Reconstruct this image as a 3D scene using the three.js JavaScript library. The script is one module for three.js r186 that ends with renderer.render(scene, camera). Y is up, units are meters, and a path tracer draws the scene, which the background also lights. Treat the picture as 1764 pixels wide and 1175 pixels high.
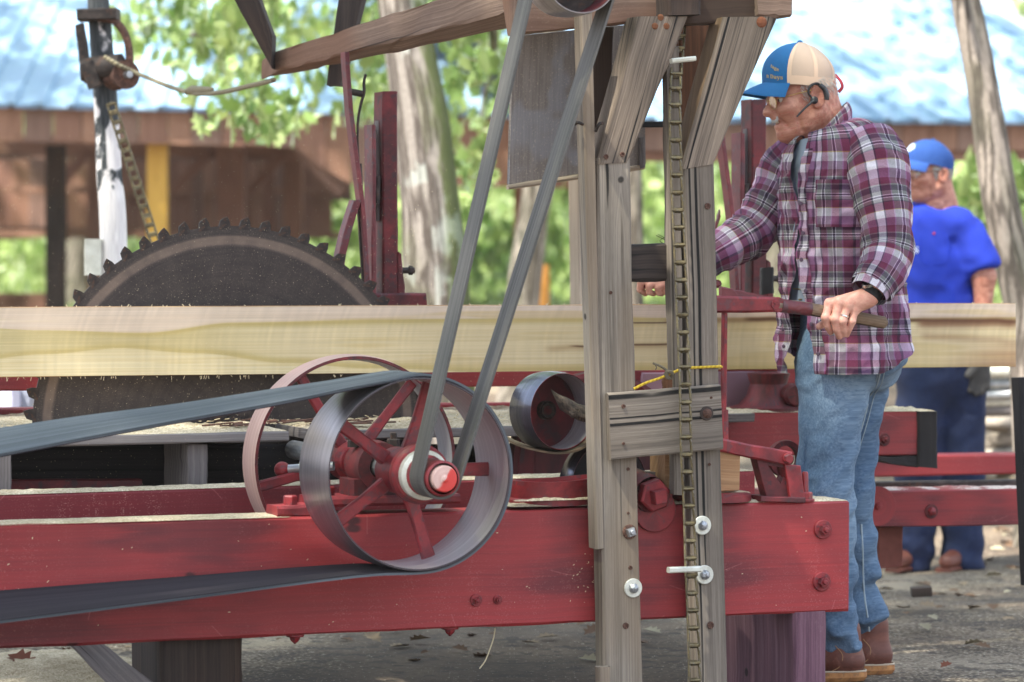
import * as THREE from 'three';
import { mergeGeometries, toCreasedNormals, mergeVertices } from 'three/addons/utils/BufferGeometryUtils.js';

import { FontLoader } from 'three/addons/loaders/FontLoader.js';
import { TextGeometry } from 'three/addons/geometries/TextGeometry.js';

// ---------------------------------------------------------------- camera, sky, sun, exposure
const PW = 1764, PH = 1175, F = 5500, CX = 882, CY = 435, EYE = 1.17;
const scene = new THREE.Scene();
const camera = new THREE.PerspectiveCamera(2 * Math.atan(PH / 2 / F) * 180 / Math.PI, PW / PH, 0.1, 900);
camera.position.set(0, EYE, 0);
camera.setViewOffset(PW, PH, 0, PH / 2 - CY, PW, PH);
camera.focus = 8.15; camera.userData.fStop = 4.0;
const renderer = new THREE.WebGLRenderer({ antialias: true });
renderer.toneMapping = THREE.LinearToneMapping;
renderer.toneMappingExposure = 2.85;
renderer.shadowMap.enabled = true;
{
  const w = 256, h = 128, d = new Float32Array(w * h * 4);
  for (let j = 0; j < h; j++) {
    const e = Math.sin(((j + 0.5) / h - 0.5) * Math.PI);
    const t = Math.pow(Math.max(0, e), 0.5);
    const c = e > 0 ? [1.2 - 0.42 * t, 1.22 - 0.26 * t, 1.26 + 0.0 * t] : [0.5, 0.48, 0.42];
    for (let i = 0; i < w; i++) for (let k = 0; k < 4; k++) d[(j * w + i) * 4 + k] = k < 3 ? c[k] * 0.6 : 1;
  }
  const sky = new THREE.DataTexture(d, w, h, THREE.RGBAFormat, THREE.FloatType);
  sky.mapping = THREE.EquirectangularReflectionMapping; sky.magFilter = THREE.LinearFilter; sky.needsUpdate = true;
  scene.background = sky; scene.environment = sky;
}
const SUN = new THREE.Vector3(-0.42, 1, 0.36).normalize();
{
  const sun = new THREE.DirectionalLight(new THREE.Color(1, 0.95, 0.86), 5);
  sun.name = 'sun'; sun.position.copy(SUN).multiplyScalar(60).add(new THREE.Vector3(0, 0, -15));
  sun.target.position.set(0, 0, -15); sun.castShadow = true; sun.shadow.radius = 2; sun.shadow.mapSize.set(4096, 4096);
  Object.assign(sun.shadow.camera, { left: -40, right: 40, top: 40, bottom: -40, near: 1, far: 160 });
  scene.add(sun, sun.target);
}

scene.fog = new THREE.FogExp2(0xe9e4da, 0.0006);                                     // fine sawdust hanging in the air

// ---------------------------------------------------------------- small maths
const V = (x, y, z) => new THREE.Vector3(x, y, z);
const rad = (d) => d * Math.PI / 180, lerp = (a, b, t) => a + (b - a) * t, clamp = (x, a = 0, b = 1) => Math.min(b, Math.max(a, x));
const smooth = (a, b, x) => { const t = clamp((x - a) / (b - a)); return t * t * (3 - 2 * t); };
const at = (px, py, d) => V((px - CX) / F * d, EYE - (py - CY) / F * d, -d);          // a point seen at (px, py), d metres deep
const TH = rad(20), CT = Math.cos(TH), ST = Math.sin(TH);
const UU = V(CT, 0, -ST), NN = V(ST, 0, CT), YY = V(0, 1, 0);                          // the mill's own axes: along it, out of its front, up
const dW = (px, w) => -w / (CT - (px - CX) / F * ST);
const on = (px, py, w) => at(px, py, dW(px, w));                                       // a point on the mill's plane w
let seed0 = 1;
function rng(seed = seed0++ * 7919) { let a = seed >>> 0; return () => { a = (a + 0x6D2B79F5) >>> 0; let t = a; t = Math.imul(t ^ (t >>> 15), t | 1); t ^= t + Math.imul(t ^ (t >>> 7), t | 61); return ((t ^ (t >>> 14)) >>> 0) / 4294967296; }; }
const RT = new Float32Array(4096), PT = new Uint16Array(8192);
{ const r = rng(4242); for (let i = 0; i < 4096; i++) { RT[i] = r(); PT[i] = i; } for (let i = 4095; i > 0; i--) { const j = Math.floor(r() * (i + 1)), t = PT[i]; PT[i] = PT[j]; PT[j] = t; } PT.copyWithin(4096, 0, 4096); }
function n3(x, y, z = 0) {
  const X = Math.floor(x), Y = Math.floor(y), Z = Math.floor(z); let u = x - X, v = y - Y, w = z - Z;
  u = u * u * (3 - 2 * u); v = v * v * (3 - 2 * v);
  const p = PT[Z & 4095], q0 = PT[p + (Y & 4095)], q1 = PT[p + ((Y + 1) & 4095)], xa = X & 4095, xb = (X + 1) & 4095;
  const r0 = RT[PT[q0 + xa]], r1 = RT[PT[q1 + xa]], c0 = r0 + (RT[PT[q0 + xb]] - r0) * u, a = c0 + (r1 + (RT[PT[q1 + xb]] - r1) * u - c0) * v;
  if (w === 0) return a;
  w = w * w * (3 - 2 * w); return a + (n3(x, y, Z + 1) - a) * w;
}
const fbm = (x, y, z = 0, o = 4) => { let s = 0, a = 0.5, t = 0; for (let i = 0; i < o; i++) { s += a * n3(x, y, z + i * 17); t += a; a *= 0.5; x = x * 2 + 3.1; y = y * 2 + 1.7; } return s / t; };

// ---------------------------------------------------------------- things and parts
const taken = {};
function numbered(n) { const k = taken[n] = (taken[n] ?? -1) + 1; return k ? n + '_' + String(k).padStart(3, '0') : n; }
function thing(name, label, category, base, group, kind) {
  const o = new THREE.Group(); o.name = numbered(name); o.position.copy(base); scene.add(o);
  o.userData = { label, category }; if (group) o.userData.group = group; if (kind) o.userData.kind = kind;
  return o;
}
function part(name, geo, mat, parent, label) {                                          // geo in world coordinates
  const m = new THREE.Mesh(geo, mat); m.name = name; m.castShadow = m.receiveShadow = true;
  const off = V(0, 0, 0); for (let p = parent; p && p !== scene; p = p.parent) off.add(p.position);
  geo.translate(-off.x, -off.y, -off.z); parent.add(m); if (label) m.userData.label = label;
  return m;
}
function solo(name, label, category, geo, mat, group, kind) {
  geo.computeBoundingBox(); const b = geo.boundingBox, p = b.getCenter(V(0, 0, 0)); p.y = b.min.y;
  geo.translate(-p.x, -p.y, -p.z);
  const m = new THREE.Mesh(geo, mat); m.name = numbered(name); m.position.copy(p); m.castShadow = m.receiveShadow = true;
  m.userData = { label, category }; if (group) m.userData.group = group; if (kind) m.userData.kind = kind;
  scene.add(m); return m;
}
function instances(name, geo, mat, mats, colors, parent) {
  const m = new THREE.InstancedMesh(geo, mat, mats.length); m.name = name; m.castShadow = m.receiveShadow = true;
  mats.forEach((x, i) => { m.setMatrixAt(i, x); if (colors) m.setColorAt(i, colors[i]); });
  m.userData.kind = 'stuff'; (parent ?? scene).add(m); return m;
}

// ---------------------------------------------------------------- geometry
function geom(pos, uv, idx) {
  const g = new THREE.BufferGeometry();
  g.setAttribute('position', new THREE.Float32BufferAttribute(pos, 3)); g.setAttribute('uv', new THREE.Float32BufferAttribute(uv, 2));
  if (idx) g.setIndex(idx); return g;
}
const flatten = (g) => (g.index ? g.toNonIndexed() : g);
const strip = (g) => { for (const k of Object.keys(g.attributes)) if (!['position', 'normal', 'uv'].includes(k)) g.deleteAttribute(k); return g; };
const merge = (...gs) => mergeGeometries(gs.flat().map((g) => strip(flatten(g))));
const crease = (g, a = 0.6) => toCreasedNormals(g, a);
// a solid from rings of points (every ring the same length), closed with fans; uv in metres
function loft(rings, { caps = true, closed = true, u0 = 0, v0 = 0, smoothAngle = 0.7, alongU = true, vNorm = false } = {}) {
  const n = rings[0].length, m = closed ? n + 1 : n, pos = [], uv = [], idx = [];
  let L = 0;
  rings.forEach((r, k) => {
    if (k) { const c0 = V(0, 0, 0), c1 = V(0, 0, 0); rings[k - 1].forEach((p) => c0.add(p)); r.forEach((p) => c1.add(p)); L += c0.distanceTo(c1) / n; }
    let per = 0;
    for (let i = 0; i < m; i++) { const p = r[i % n]; if (i) per += p.distanceTo(r[(i - 1) % n]); pos.push(p.x, p.y, p.z); uv.push(...(vNorm ? [u0 + L, i / n] : alongU ? [u0 + L, v0 + per] : [u0 + per, v0 + L])); }
  });
  for (let k = 0; k + 1 < rings.length; k++) for (let i = 0; i + 1 < m; i++) { const a = k * m + i, b = a + 1, c = a + m, d = c + 1; idx.push(a, c, b, b, c, d); }
  const gs = [geom(pos, uv, idx)];
  if (caps && closed) for (const k of [0, rings.length - 1]) {
    const r = rings[k], c = r.reduce((s, p) => s.add(p), V(0, 0, 0)).divideScalar(n), P = [], Q = [], I = [];
    const e1 = r[0].clone().sub(c).normalize(), nn = r[1 % n].clone().sub(c).cross(e1).normalize(), e2 = nn.clone().cross(e1);
    for (const p of [...r, c]) { const q = p.clone().sub(c); P.push(p.x, p.y, p.z); Q.push(u0 + 0.31 + q.dot(e1), v0 + 0.13 + q.dot(e2)); }
    for (let i = 0; i < n; i++) k ? I.push(n, i, (i + 1) % n) : I.push(n, (i + 1) % n, i);
    gs.push(geom(P, Q, I));
  }
  return crease(merge(gs), smoothAngle);
}
const chamfer = (q, c) => q.flatMap((p, i) => [q[(i + 3) % 4], q[(i + 1) % 4]].map((o) => { const l = p.distanceTo(o); return p.clone().lerp(o, Math.min(0.45, c / l)); }));
let uvSalt = 0;
// timber between two four-cornered ends, edges chamfered, a little uneven
function timber(q0, q1, { c = 0.004, seg = 10, jit = 0.0015, bow = 0 } = {}) {
  const a = chamfer(q0, c), b = chamfer(q1, c), rings = [], s = uvSalt++;
  const side = q0[0].clone().sub(q0[1]).normalize();
  for (let k = 0; k <= seg; k++) {
    const t = k / seg;
    rings.push(a.map((p, i) => { const q = p.clone().lerp(b[i], t); const j = jit; q.x += (n3(t * seg * 0.7, i * 3.3, s) - 0.5) * 2 * j; q.y += (n3(t * seg * 0.7, i * 3.3 + 50, s) - 0.5) * 2 * j; q.z += (n3(t * seg * 0.7, i * 3.3 + 90, s) - 0.5) * 2 * j; if (bow) q.addScaledVector(side, bow * 4 * t * (1 - t)); return q; }));
  }
  return loft(rings, { u0: (s * 0.737) % 2, v0: (s * 0.413) % 1, smoothAngle: 0.35 });
}
// straight bar with a rectangular section: h along up, t across
function bar(a, b, h, t, o = {}) {
  const dir = b.clone().sub(a).normalize(), up0 = o.up ?? YY, side = dir.clone().cross(up0).normalize(), up = side.clone().cross(dir);
  const q = (p) => [[1, -1], [1, 1], [-1, 1], [-1, -1]].map(([x, y]) => p.clone().addScaledVector(up, x * h / 2).addScaledVector(side, y * t / 2));
  return timber(q(a), q(b), { jit: 0.0006, seg: 4, c: Math.min(0.003, h * 0.15, t * 0.15), ...o });
}
// front face given by its corners (top left, top right, bottom right, bottom left), depth by a vector; grain along the longer edge or as told
function slab([tl, tr, br, bl], dep, o = {}) {
  const far = (p) => p.clone().add(dep);
  const vertical = o.vertical ?? (tl.distanceTo(bl) > tl.distanceTo(tr));
  return vertical ? timber([bl, br, far(br), far(bl)], [tl, tr, far(tr), far(tl)], o) : timber([tl, bl, far(bl), far(tl)], [tr, br, far(br), far(tr)], o);
}
// the same with the four corners given as pixels on the mill's plane w
const slabW = (c, w, thick, o) => slab(c.map(([x, y]) => on(x, y, w)), NN.clone().multiplyScalar(-thick), o);
function basis(axis, hint = YY) { const a = axis.clone().normalize(); if (Math.abs(a.dot(hint)) > 0.95) hint = V(1, 0, 0); const e1 = hint.clone().addScaledVector(a, -hint.dot(a)).normalize(); return [a, e1, e1.clone().cross(a)]; }
// body of revolution: profile [[r, h], ...] about an axis
function revolve(profile, c, axis, seg = 48, o = {}) {
  const [a, e1, e2] = basis(axis, o.hint), pos = [], uv = [], idx = [], n = profile.length; let L = 0;
  for (let k = 0; k < n; k++) {
    if (k) L += Math.hypot(profile[k][0] - profile[k - 1][0], profile[k][1] - profile[k - 1][1]);
    for (let i = 0; i <= seg; i++) {
      const f = i / seg * 2 * Math.PI, r = profile[k][0], p = c.clone().addScaledVector(a, profile[k][1]).addScaledVector(e1, r * Math.cos(f)).addScaledVector(e2, r * Math.sin(f));
      pos.push(p.x, p.y, p.z); uv.push(i / seg * (o.turns ?? 2 * Math.PI * (o.ru ?? profile[0][0] + 0.05)), L);
    }
  }
  for (let k = 0; k + 1 < n; k++) for (let i = 0; i < seg; i++) { const A = k * (seg + 1) + i, B = A + 1, C = A + seg + 1, D = C + 1; idx.push(A, B, C, B, D, C); }
  return crease(geom(pos, uv, idx), o.angle ?? 0.55);
}
function tube(pts, r, { seg = 40, rad: rr = 8, caps = true, tight = 0.5, flat = 1, vNorm = false } = {}) {
  const cv = new THREE.CatmullRomCurve3(pts, false, 'catmullrom', tight), rings = []; let ref = null;
  for (let k = 0; k <= seg; k++) {
    const t = k / seg, p = cv.getPoint(t), d = cv.getTangent(t);
    if (!ref) ref = Math.abs(d.y) > 0.9 ? V(0, 0, 1) : V(0, 1, 0);
    const e1 = ref.clone().addScaledVector(d, -ref.dot(d)).normalize(), e2 = d.clone().cross(e1); ref = e1;
    const R = typeof r === 'function' ? r(t) : r, ring = [];
    for (let i = 0; i < rr; i++) { const f = i / rr * 2 * Math.PI, q = typeof R === 'object' ? R : [R, R]; ring.push(p.clone().addScaledVector(e1, q[0] * Math.cos(f)).addScaledVector(e2, q[1] * flat * Math.sin(f))); }
    rings.push(ring);
  }
  return loft(rings, { caps, smoothAngle: 1.2, vNorm });
}
const nutGeo = (c, axis, r, h, sides = 6, turn = 0) => { const [a, e1, e2] = basis(axis), ring = (k, s) => Array.from({ length: sides }, (_, i) => { const f = (i + turn) / sides * 2 * Math.PI; return c.clone().addScaledVector(a, k).addScaledVector(e1, r * s * Math.cos(f)).addScaledVector(e2, r * s * Math.sin(f)); }); return loft([ring(0, 1), ring(h * 0.85, 1), ring(h, 0.88)], { smoothAngle: 0.3 }); };
const discGeo = (c, axis, r, h, seg = 32, b = 0.15) => revolve([[0.0001, 0], [r, 0], [r, h * (1 - b)], [r - h * b, h], [0.0001, h]], c, axis, seg);
const domeGeo = (c, axis, r, h, seg = 24) => revolve(Array.from({ length: 8 }, (_, i) => [Math.max(0.0001, r * Math.cos(i / 7 * Math.PI / 2)), h * Math.sin(i / 7 * Math.PI / 2)]), c, axis, seg, { angle: 1.2 });
// ribbon with thickness from two edge polylines
function ribbon(A, B, th, seg = 60) {
  const ca = new THREE.CatmullRomCurve3(A, false, 'centripetal'), cb = new THREE.CatmullRomCurve3(B, false, 'centripetal'), rings = [];
  for (let k = 0; k <= seg; k++) {
    const t = k / seg, a = ca.getPoint(t), b = cb.getPoint(t), d = ca.getTangent(t), n = b.clone().sub(a).cross(d).normalize().multiplyScalar(th / 2);
    rings.push([a.clone().add(n), b.clone().add(n), b.clone().sub(n), a.clone().sub(n)]);
  }
  return loft(rings, { smoothAngle: 0.5 });
}
// distance field meshed with surface nets
function nets(f, lo, hi, cell) {
  const nx = Math.ceil((hi.x - lo.x) / cell) + 1, ny = Math.ceil((hi.y - lo.y) / cell) + 1, nz = Math.ceil((hi.z - lo.z) / cell) + 1;
  const g = new Float32Array(nx * ny * nz), id = (i, j, k) => (k * ny + j) * nx + i;
  for (let k = 0; k < nz; k++) for (let j = 0; j < ny; j++) for (let i = 0; i < nx; i++) g[id(i, j, k)] = f(lo.x + i * cell, lo.y + j * cell, lo.z + k * cell);
  const vert = new Int32Array(nx * ny * nz).fill(-1), pos = [], idx = [];
  const E = [[0, 1], [2, 3], [4, 5], [6, 7], [0, 2], [1, 3], [4, 6], [5, 7], [0, 4], [1, 5], [2, 6], [3, 7]];
  const C = Array.from({ length: 8 }, (_, c) => [c & 1, (c >> 1) & 1, c >> 2]);
  for (let k = 0; k < nz - 1; k++) for (let j = 0; j < ny - 1; j++) for (let i = 0; i < nx - 1; i++) {
    const v = C.map((c) => g[id(i + c[0], j + c[1], k + c[2])]); let neg = 0; for (const x of v) if (x < 0) neg++;
    if (neg === 0 || neg === 8) continue;
    let sx = 0, sy = 0, sz = 0, n = 0;
    for (const [a, b] of E) if ((v[a] < 0) !== (v[b] < 0)) { const t = v[a] / (v[a] - v[b]); sx += lerp(C[a][0], C[b][0], t); sy += lerp(C[a][1], C[b][1], t); sz += lerp(C[a][2], C[b][2], t); n++; }
    vert[id(i, j, k)] = pos.length / 3; pos.push(lo.x + (i + sx / n) * cell, lo.y + (j + sy / n) * cell, lo.z + (k + sz / n) * cell);
  }
  const quad = (a, b, c, d, fl) => { if (a < 0 || b < 0 || c < 0 || d < 0) return; fl ? idx.push(a, b, c, a, c, d) : idx.push(a, c, b, a, d, c); };
  for (let k = 1; k < nz - 1; k++) for (let j = 1; j < ny - 1; j++) for (let i = 1; i < nx - 1; i++) {
    const s = g[id(i, j, k)] < 0;
    if (s !== g[id(i + 1, j, k)] < 0) quad(vert[id(i, j - 1, k - 1)], vert[id(i, j, k - 1)], vert[id(i, j, k)], vert[id(i, j - 1, k)], s);
    if (s !== g[id(i, j + 1, k)] < 0) quad(vert[id(i - 1, j, k - 1)], vert[id(i - 1, j, k)], vert[id(i, j, k)], vert[id(i, j, k - 1)], s);
    if (s !== g[id(i, j, k + 1)] < 0) quad(vert[id(i - 1, j - 1, k)], vert[id(i, j - 1, k)], vert[id(i, j, k)], vert[id(i - 1, j, k)], s);
  }
  const uv = []; for (let i = 0; i < pos.length; i += 3) uv.push(pos[i] * 0.8 + pos[i + 2], pos[i + 1]);
  const geo = geom(pos, uv, idx); geo.computeVertexNormals(); return geo;
}
const smin = (a, b, k) => { const h = Math.max(k - Math.abs(a - b), 0) / k; return Math.min(a, b) - h * h * k * 0.25; };
const smax = (a, b, k) => -smin(-a, -b, k);
const cap = (x, y, z, a, b, ra, rb) => { const bx = b.x - a.x, by = b.y - a.y, bz = b.z - a.z, qx = x - a.x, qy = y - a.y, qz = z - a.z; const t = clamp((qx * bx + qy * by + qz * bz) / (bx * bx + by * by + bz * bz + 1e-9)); return Math.hypot(qx - bx * t, qy - by * t, qz - bz * t) - lerp(ra, rb, t); };
const ell = (x, y, z, c, rx, ry, rz) => { const a = (x - c.x) / rx, b = (y - c.y) / ry, d = (z - c.z) / rz, k = Math.hypot(a, b, d); return (k - 1) * Math.min(rx, ry, rz) * (k < 1 ? 1 : 1); };
// ---------------------------------------------------------------- materials
function tex(w, h, fn, { rx = 1, ry = 1, wrap = THREE.MirroredRepeatWrapping } = {}) {   // fn(u, v) -> [r, g, b (sRGB 0..255), height 0..1]
  const col = new Uint8Array(w * h * 4); let bumpy = false;                            // the relief follows the same map
  for (let j = 0; j < h; j++) for (let i = 0; i < w; i++) {
    const c = fn((i + 0.5) / w, (j + 0.5) / h), o = (j * w + i) * 4;
    col[o] = clamp(c[0], 0, 255); col[o + 1] = clamp(c[1], 0, 255); col[o + 2] = clamp(c[2], 0, 255); col[o + 3] = 255;
    if (c[3] !== undefined) bumpy = true;
  }
  const map = new THREE.DataTexture(col, w, h); map.wrapS = map.wrapT = wrap; map.repeat.set(rx, ry); map.magFilter = THREE.LinearFilter; map.colorSpace = THREE.SRGBColorSpace; map.needsUpdate = true;
  return { map, bumpMap: bumpy ? map : undefined };
}
const S = (maps, roughness, bumpScale, o = {}) => new THREE.MeshStandardMaterial({ map: maps.map, ...(maps.bumpMap ? { bumpMap: maps.bumpMap, bumpScale } : {}), roughness, ...o });
const P = (hex, roughness, o = {}) => new THREE.MeshStandardMaterial({ color: new THREE.Color(hex), roughness, ...o });
const mix3 = (a, b, t) => [0, 1, 2].map((i) => lerp(a[i], b[i], t));
// sawn timber, 2 m x 0.5 m per tile: fibres along u, cathedral rings, knots, checks
function wood({ lo, hi, tint, seed = 0, cracks = 0.5, knots = 3, rings = 9, ringMix = 0.35, fibre = 1, dust = 0, w = 768, h = 288 }) {
  const R = rng(seed * 31 + 7), K = Array.from({ length: knots }, () => [R(), R(), 0.004 + R() * 0.008]);
  return tex(w, h, (u, v) => {
    let X = u * 2, Y = v * 0.5, kd = 0, warp = 0;
    for (const [a, b, r] of K) { const dx = (X - a * 2) * 0.35, dy = Y - b * 0.5, d = Math.hypot(dx, dy); warp += r * 1.6 * Math.exp(-d * d / (r * r * 14)) * Math.sign(dy || 1); kd = Math.max(kd, 1 - smooth(r * 0.7, r * 1.2, Math.hypot(X - a * 2, dy))); }
    const y = Y + warp + 0.007 * (fbm(X * 0.8, Y * 5, seed, 3) - 0.5) + 0.012 * (n3(X * 0.45, 3, seed) - 0.5);
    const ring = Math.pow(0.5 + 0.5 * Math.sin(2 * Math.PI * (y * rings * 4 + 1.2 * fbm(X * 0.5, y * 14, seed + 3, 2))), 1.6);
    const fib = n3(X * 6, y * 560, seed + 5) * 0.6 + n3(X * 2.2, y * 300, seed + 9) * 0.3 + n3(X * 1.1, y * 90, seed + 12) * 0.1, fine = n3(X * 60, Y * 1600, seed);
    const stain = fbm(X * 2.5, Y * 9, seed + 21, 3), crk = cracks * smooth(0.80, 0.86, n3(X * 1.1, y * 130, seed + 33)) * smooth(0.45, 0.7, n3(X * 1.7 + 9, y * 17, seed + 4));
    let t = clamp(0.4 + 0.36 * ringMix * (ring - 0.3) + fibre * 0.62 * (fib - 0.47) + 0.55 * (stain - 0.45) + 0.12 * (fine - 0.5));
    let c = mix3(lo, hi, t); if (tint) c = mix3(c, tint, 0.55 * smooth(0.5, 0.72, fbm(X * 1.6 + 5, Y * 5, seed + 41, 3)));
    c = mix3(c, lo.map((x) => x * 0.45), 0.75 * kd); c = mix3(c, lo.map((x) => x * 0.3), crk);
    if (dust) c = mix3(c, [190, 176, 150], 0.5 * dust * smooth(0.66, 0.9, n3(X * 380, Y * 560, 3)) * smooth(0.35, 0.75, fbm(X * 4, Y * 9, 8, 3)));
    return [...c, clamp(0.55 + 0.3 * (fib - 0.5) + 0.15 * ring - 0.55 * crk - 0.15 * kd)];
  }, { rx: 0.5, ry: 2 });
}
// paint over timber
function paint({ base, dark, seed = 0, wear = 0.3, dust = 0.5, grain = 1 }) {
  const R = rng(seed + 77), K = Array.from({ length: 5 }, () => [R() * 2, R() * 0.5, 0.006 + R() * 0.008]);
  const scr = Array.from({ length: 26 }, () => [R() * 2, R() * 0.5, 0.01 + R() * 0.03, R() * 3.1]);
  const mw = 1024, mh = 384, mask = new Uint8Array(mw * mh);
  for (const [a, b, l, f] of scr) for (let k = -l; k < l; k += 0.0008) { const i = Math.floor((a + k * Math.cos(f)) / 2 * mw), j = Math.floor((b + k * Math.sin(f)) / 0.5 * mh); if (i >= 0 && j >= 0 && i < mw && j < mh) mask[j * mw + i] = 1; }
  return tex(mw, mh, (u, v) => {
    const X = u * 2, Y = v * 0.5, fib = n3(X * 7, Y * 620, seed) * 0.6 + n3(X * 2.5, Y * 240, seed + 2) * 0.4;
    const big = fbm(X * 1.7, Y * 7, seed + 4, 4), scuff = smooth(0.52, 0.75, fbm(X * 2.2 + 4, Y * 12, seed + 8, 4));
    let c = mix3(base, dark, clamp(0.16 + 0.3 * grain * (fib - 0.4) + 0.7 * (big - 0.45) + wear * scuff)), hh = 0.5 + 0.28 * grain * (fib - 0.5), kd = 0;
    for (const [a, b, r] of K) kd = Math.max(kd, 1 - smooth(r * 0.4, r, Math.hypot((X - a) * 0.6, Y - b) + 0.006 * (n3(X * 90, Y * 90) - 0.5)));
    c = mix3(c, dark.map((x) => x * 0.5), 0.7 * kd); hh -= 0.3 * kd;
    if (mask[Math.floor(v * mh) * mw + Math.floor(u * mw)]) c = mix3(c, [196, 140, 130], 0.45);
    const sp = smooth(0.79, 0.9, n3(X * 500, Y * 700, seed + 30)) * (0.35 + 0.65 * smooth(0.4, 0.7, fbm(X * 3, Y * 6, seed + 12, 3)));
    c = mix3(c, [212, 196, 170], dust * sp);
    return [...c, clamp(hh)];
  }, { rx: 0.5, ry: 2 });
}
const grunge = ({ a, b, seed = 0, f = 14, spot, spotAmt = 0.5, size = 512, per = 1, bump = 0.5 }) => tex(size, size, (u, v) => {
  const n = fbm(u * f, v * f, seed, 5), m = fbm(u * f * 7, v * f * 7, seed + 3, 3); let c = mix3(a, b, clamp(1.6 * (n - 0.2) + 0.4 * (m - 0.5)));
  if (spot) c = mix3(c, spot, spotAmt * smooth(0.6, 0.72, fbm(u * f * 2 + 9, v * f * 2, seed + 5, 4)));
  return [...c, clamp(0.5 + (m - 0.5) * bump + (n - 0.5) * bump)];
}, { rx: 1 / per, ry: 1 / per });

const M = {};
M.grey = S(wood({ lo: [86, 77, 68], hi: [180, 168, 153], tint: [142, 121, 99], seed: 2, cracks: 0.9, knots: 6, fibre: 1.05, rings: 7, ringMix: 0.4 }), 0.92, 0.004);
M.grey2 = S(wood({ fibre: 1.0, lo: [78, 69, 61], hi: [168, 155, 140], tint: [118, 106, 98], seed: 8, cracks: 1, knots: 3, rings: 6, ringMix: 0.45 }), 0.92, 0.004);
M.brace = S(wood({ fibre: 1.3, lo: [72, 62, 54], hi: [166, 148, 130], tint: [128, 96, 64], seed: 5, cracks: 1, knots: 4, rings: 5, ringMix: 0.5 }), 0.9, 0.004);
M.brown = S(wood({ lo: [94, 74, 64], hi: [176, 150, 130], tint: [120, 82, 62], seed: 11, cracks: 0.5, knots: 5, rings: 6, dust: 0.6 }), 0.92, 0.003);
M.darkwood = S(wood({ lo: [34, 28, 26], hi: [88, 74, 66], tint: [74, 52, 38], seed: 14, cracks: 1, knots: 3, rings: 9 }), 0.9, 0.004);
M.orangewood = S(wood({ lo: [72, 44, 28], hi: [132, 88, 58], seed: 17, cracks: 0.4, rings: 10 }), 0.9, 0.003);
M.tan = S(wood({ lo: [146, 104, 70], hi: [206, 168, 126], seed: 19, cracks: 0.1, rings: 5, ringMix: 0.25, knots: 4 }), 0.85, 0.002);
M.pale = S(wood({ lo: [150, 130, 108], hi: [206, 190, 168], seed: 23, cracks: 0.4, rings: 6 }), 0.9, 0.002);
M.barn = ['a', 'b', 'c'].map((_, i) => S(wood({ lo: [[114, 80, 66], [126, 90, 72], [108, 82, 72]][i], hi: [[180, 138, 118], [190, 148, 124], [172, 140, 124]][i], seed: 27 + i, cracks: 0.6, rings: 4, w: 512, h: 256 }), 0.95, 0.004));
M.red = S(paint({ base: [168, 50, 52], dark: [80, 30, 38], seed: 1, wear: 0.45, dust: 0.34 }), 0.55, 0.0016);
M.redDull = S(paint({ base: [142, 44, 48], dark: [84, 34, 42], seed: 6, wear: 0.5, dust: 0.6 }), 0.75, 0.0016);
M.redIron = S(grunge({ a: [104, 28, 34], b: [160, 48, 52], seed: 4, f: 10, spot: [86, 62, 66], spotAmt: 0.5, per: 0.4 }), 0.5, 0.0015);
M.redIronShaded = S(grunge({ a: [66, 22, 26], b: [118, 34, 38], seed: 5, f: 9, spot: [52, 40, 44], spotAmt: 0.6, per: 0.4 }), 0.6, 0.0015);  // darker copy of the red iron paint, shade put into its colour
M.maroon = S(grunge({ a: [92, 40, 46], b: [134, 62, 64], seed: 15, f: 9, spot: [88, 74, 78], spotAmt: 0.6, per: 0.4 }), 0.55, 0.001);
M.iron = S(grunge({ a: [42, 36, 34], b: [84, 72, 66], seed: 7, f: 12, spot: [96, 62, 44], spotAmt: 0.5, per: 0.3 }), 0.7, 0.003, { metalness: 0.3 });
M.dirtyIron = S(grunge({ a: [58, 50, 44], b: [128, 112, 94], seed: 8, f: 16, spot: [40, 34, 32], spotAmt: 0.6, per: 0.25 }), 0.95, 0.008);
M.zinc = S(grunge({ a: [150, 152, 156], b: [196, 198, 200], seed: 10, f: 8, per: 0.2 }), 0.42, 0.0006, { metalness: 0.7 });
M.washer = S(grunge({ a: [196, 194, 180], b: [226, 224, 212], seed: 12, f: 8, per: 0.2 }), 0.5, 0.0006, { metalness: 0.25 });
M.rusty = S(grunge({ a: [70, 48, 40], b: [124, 88, 72], seed: 13, f: 18, spot: [60, 40, 34], per: 0.2 }), 0.9, 0.003);
// turned steel: fine rings across the face, v runs across it
const steel = (a, b, seed) => tex(256, 512, (u, v) => { const r = n3(3, v * 170, seed) * 0.5 + n3(9, v * 46, seed) * 0.5, s = fbm(u * 5, v * 40, seed, 3); return [...mix3(a, b, clamp(r * 0.8 + 0.4 * (s - 0.4))), r]; }, { rx: 1, ry: 3 });
M.steel = S(steel([136, 134, 142], [190, 186, 192], 3), 0.33, 0.0002, { metalness: 0.8 });
M.steelIn = S(steel([186, 182, 186], [226, 224, 226], 5), 0.38, 0.0003, { metalness: 0.6 });
M.pinkRim = S(steel([178, 140, 130], [204, 172, 162], 7), 0.6, 0.0003, { metalness: 0.1 });
M.blueSteel = S(steel([84, 88, 102], [134, 136, 148], 9), 0.22, 0.0002, { metalness: 0.8 });
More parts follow.
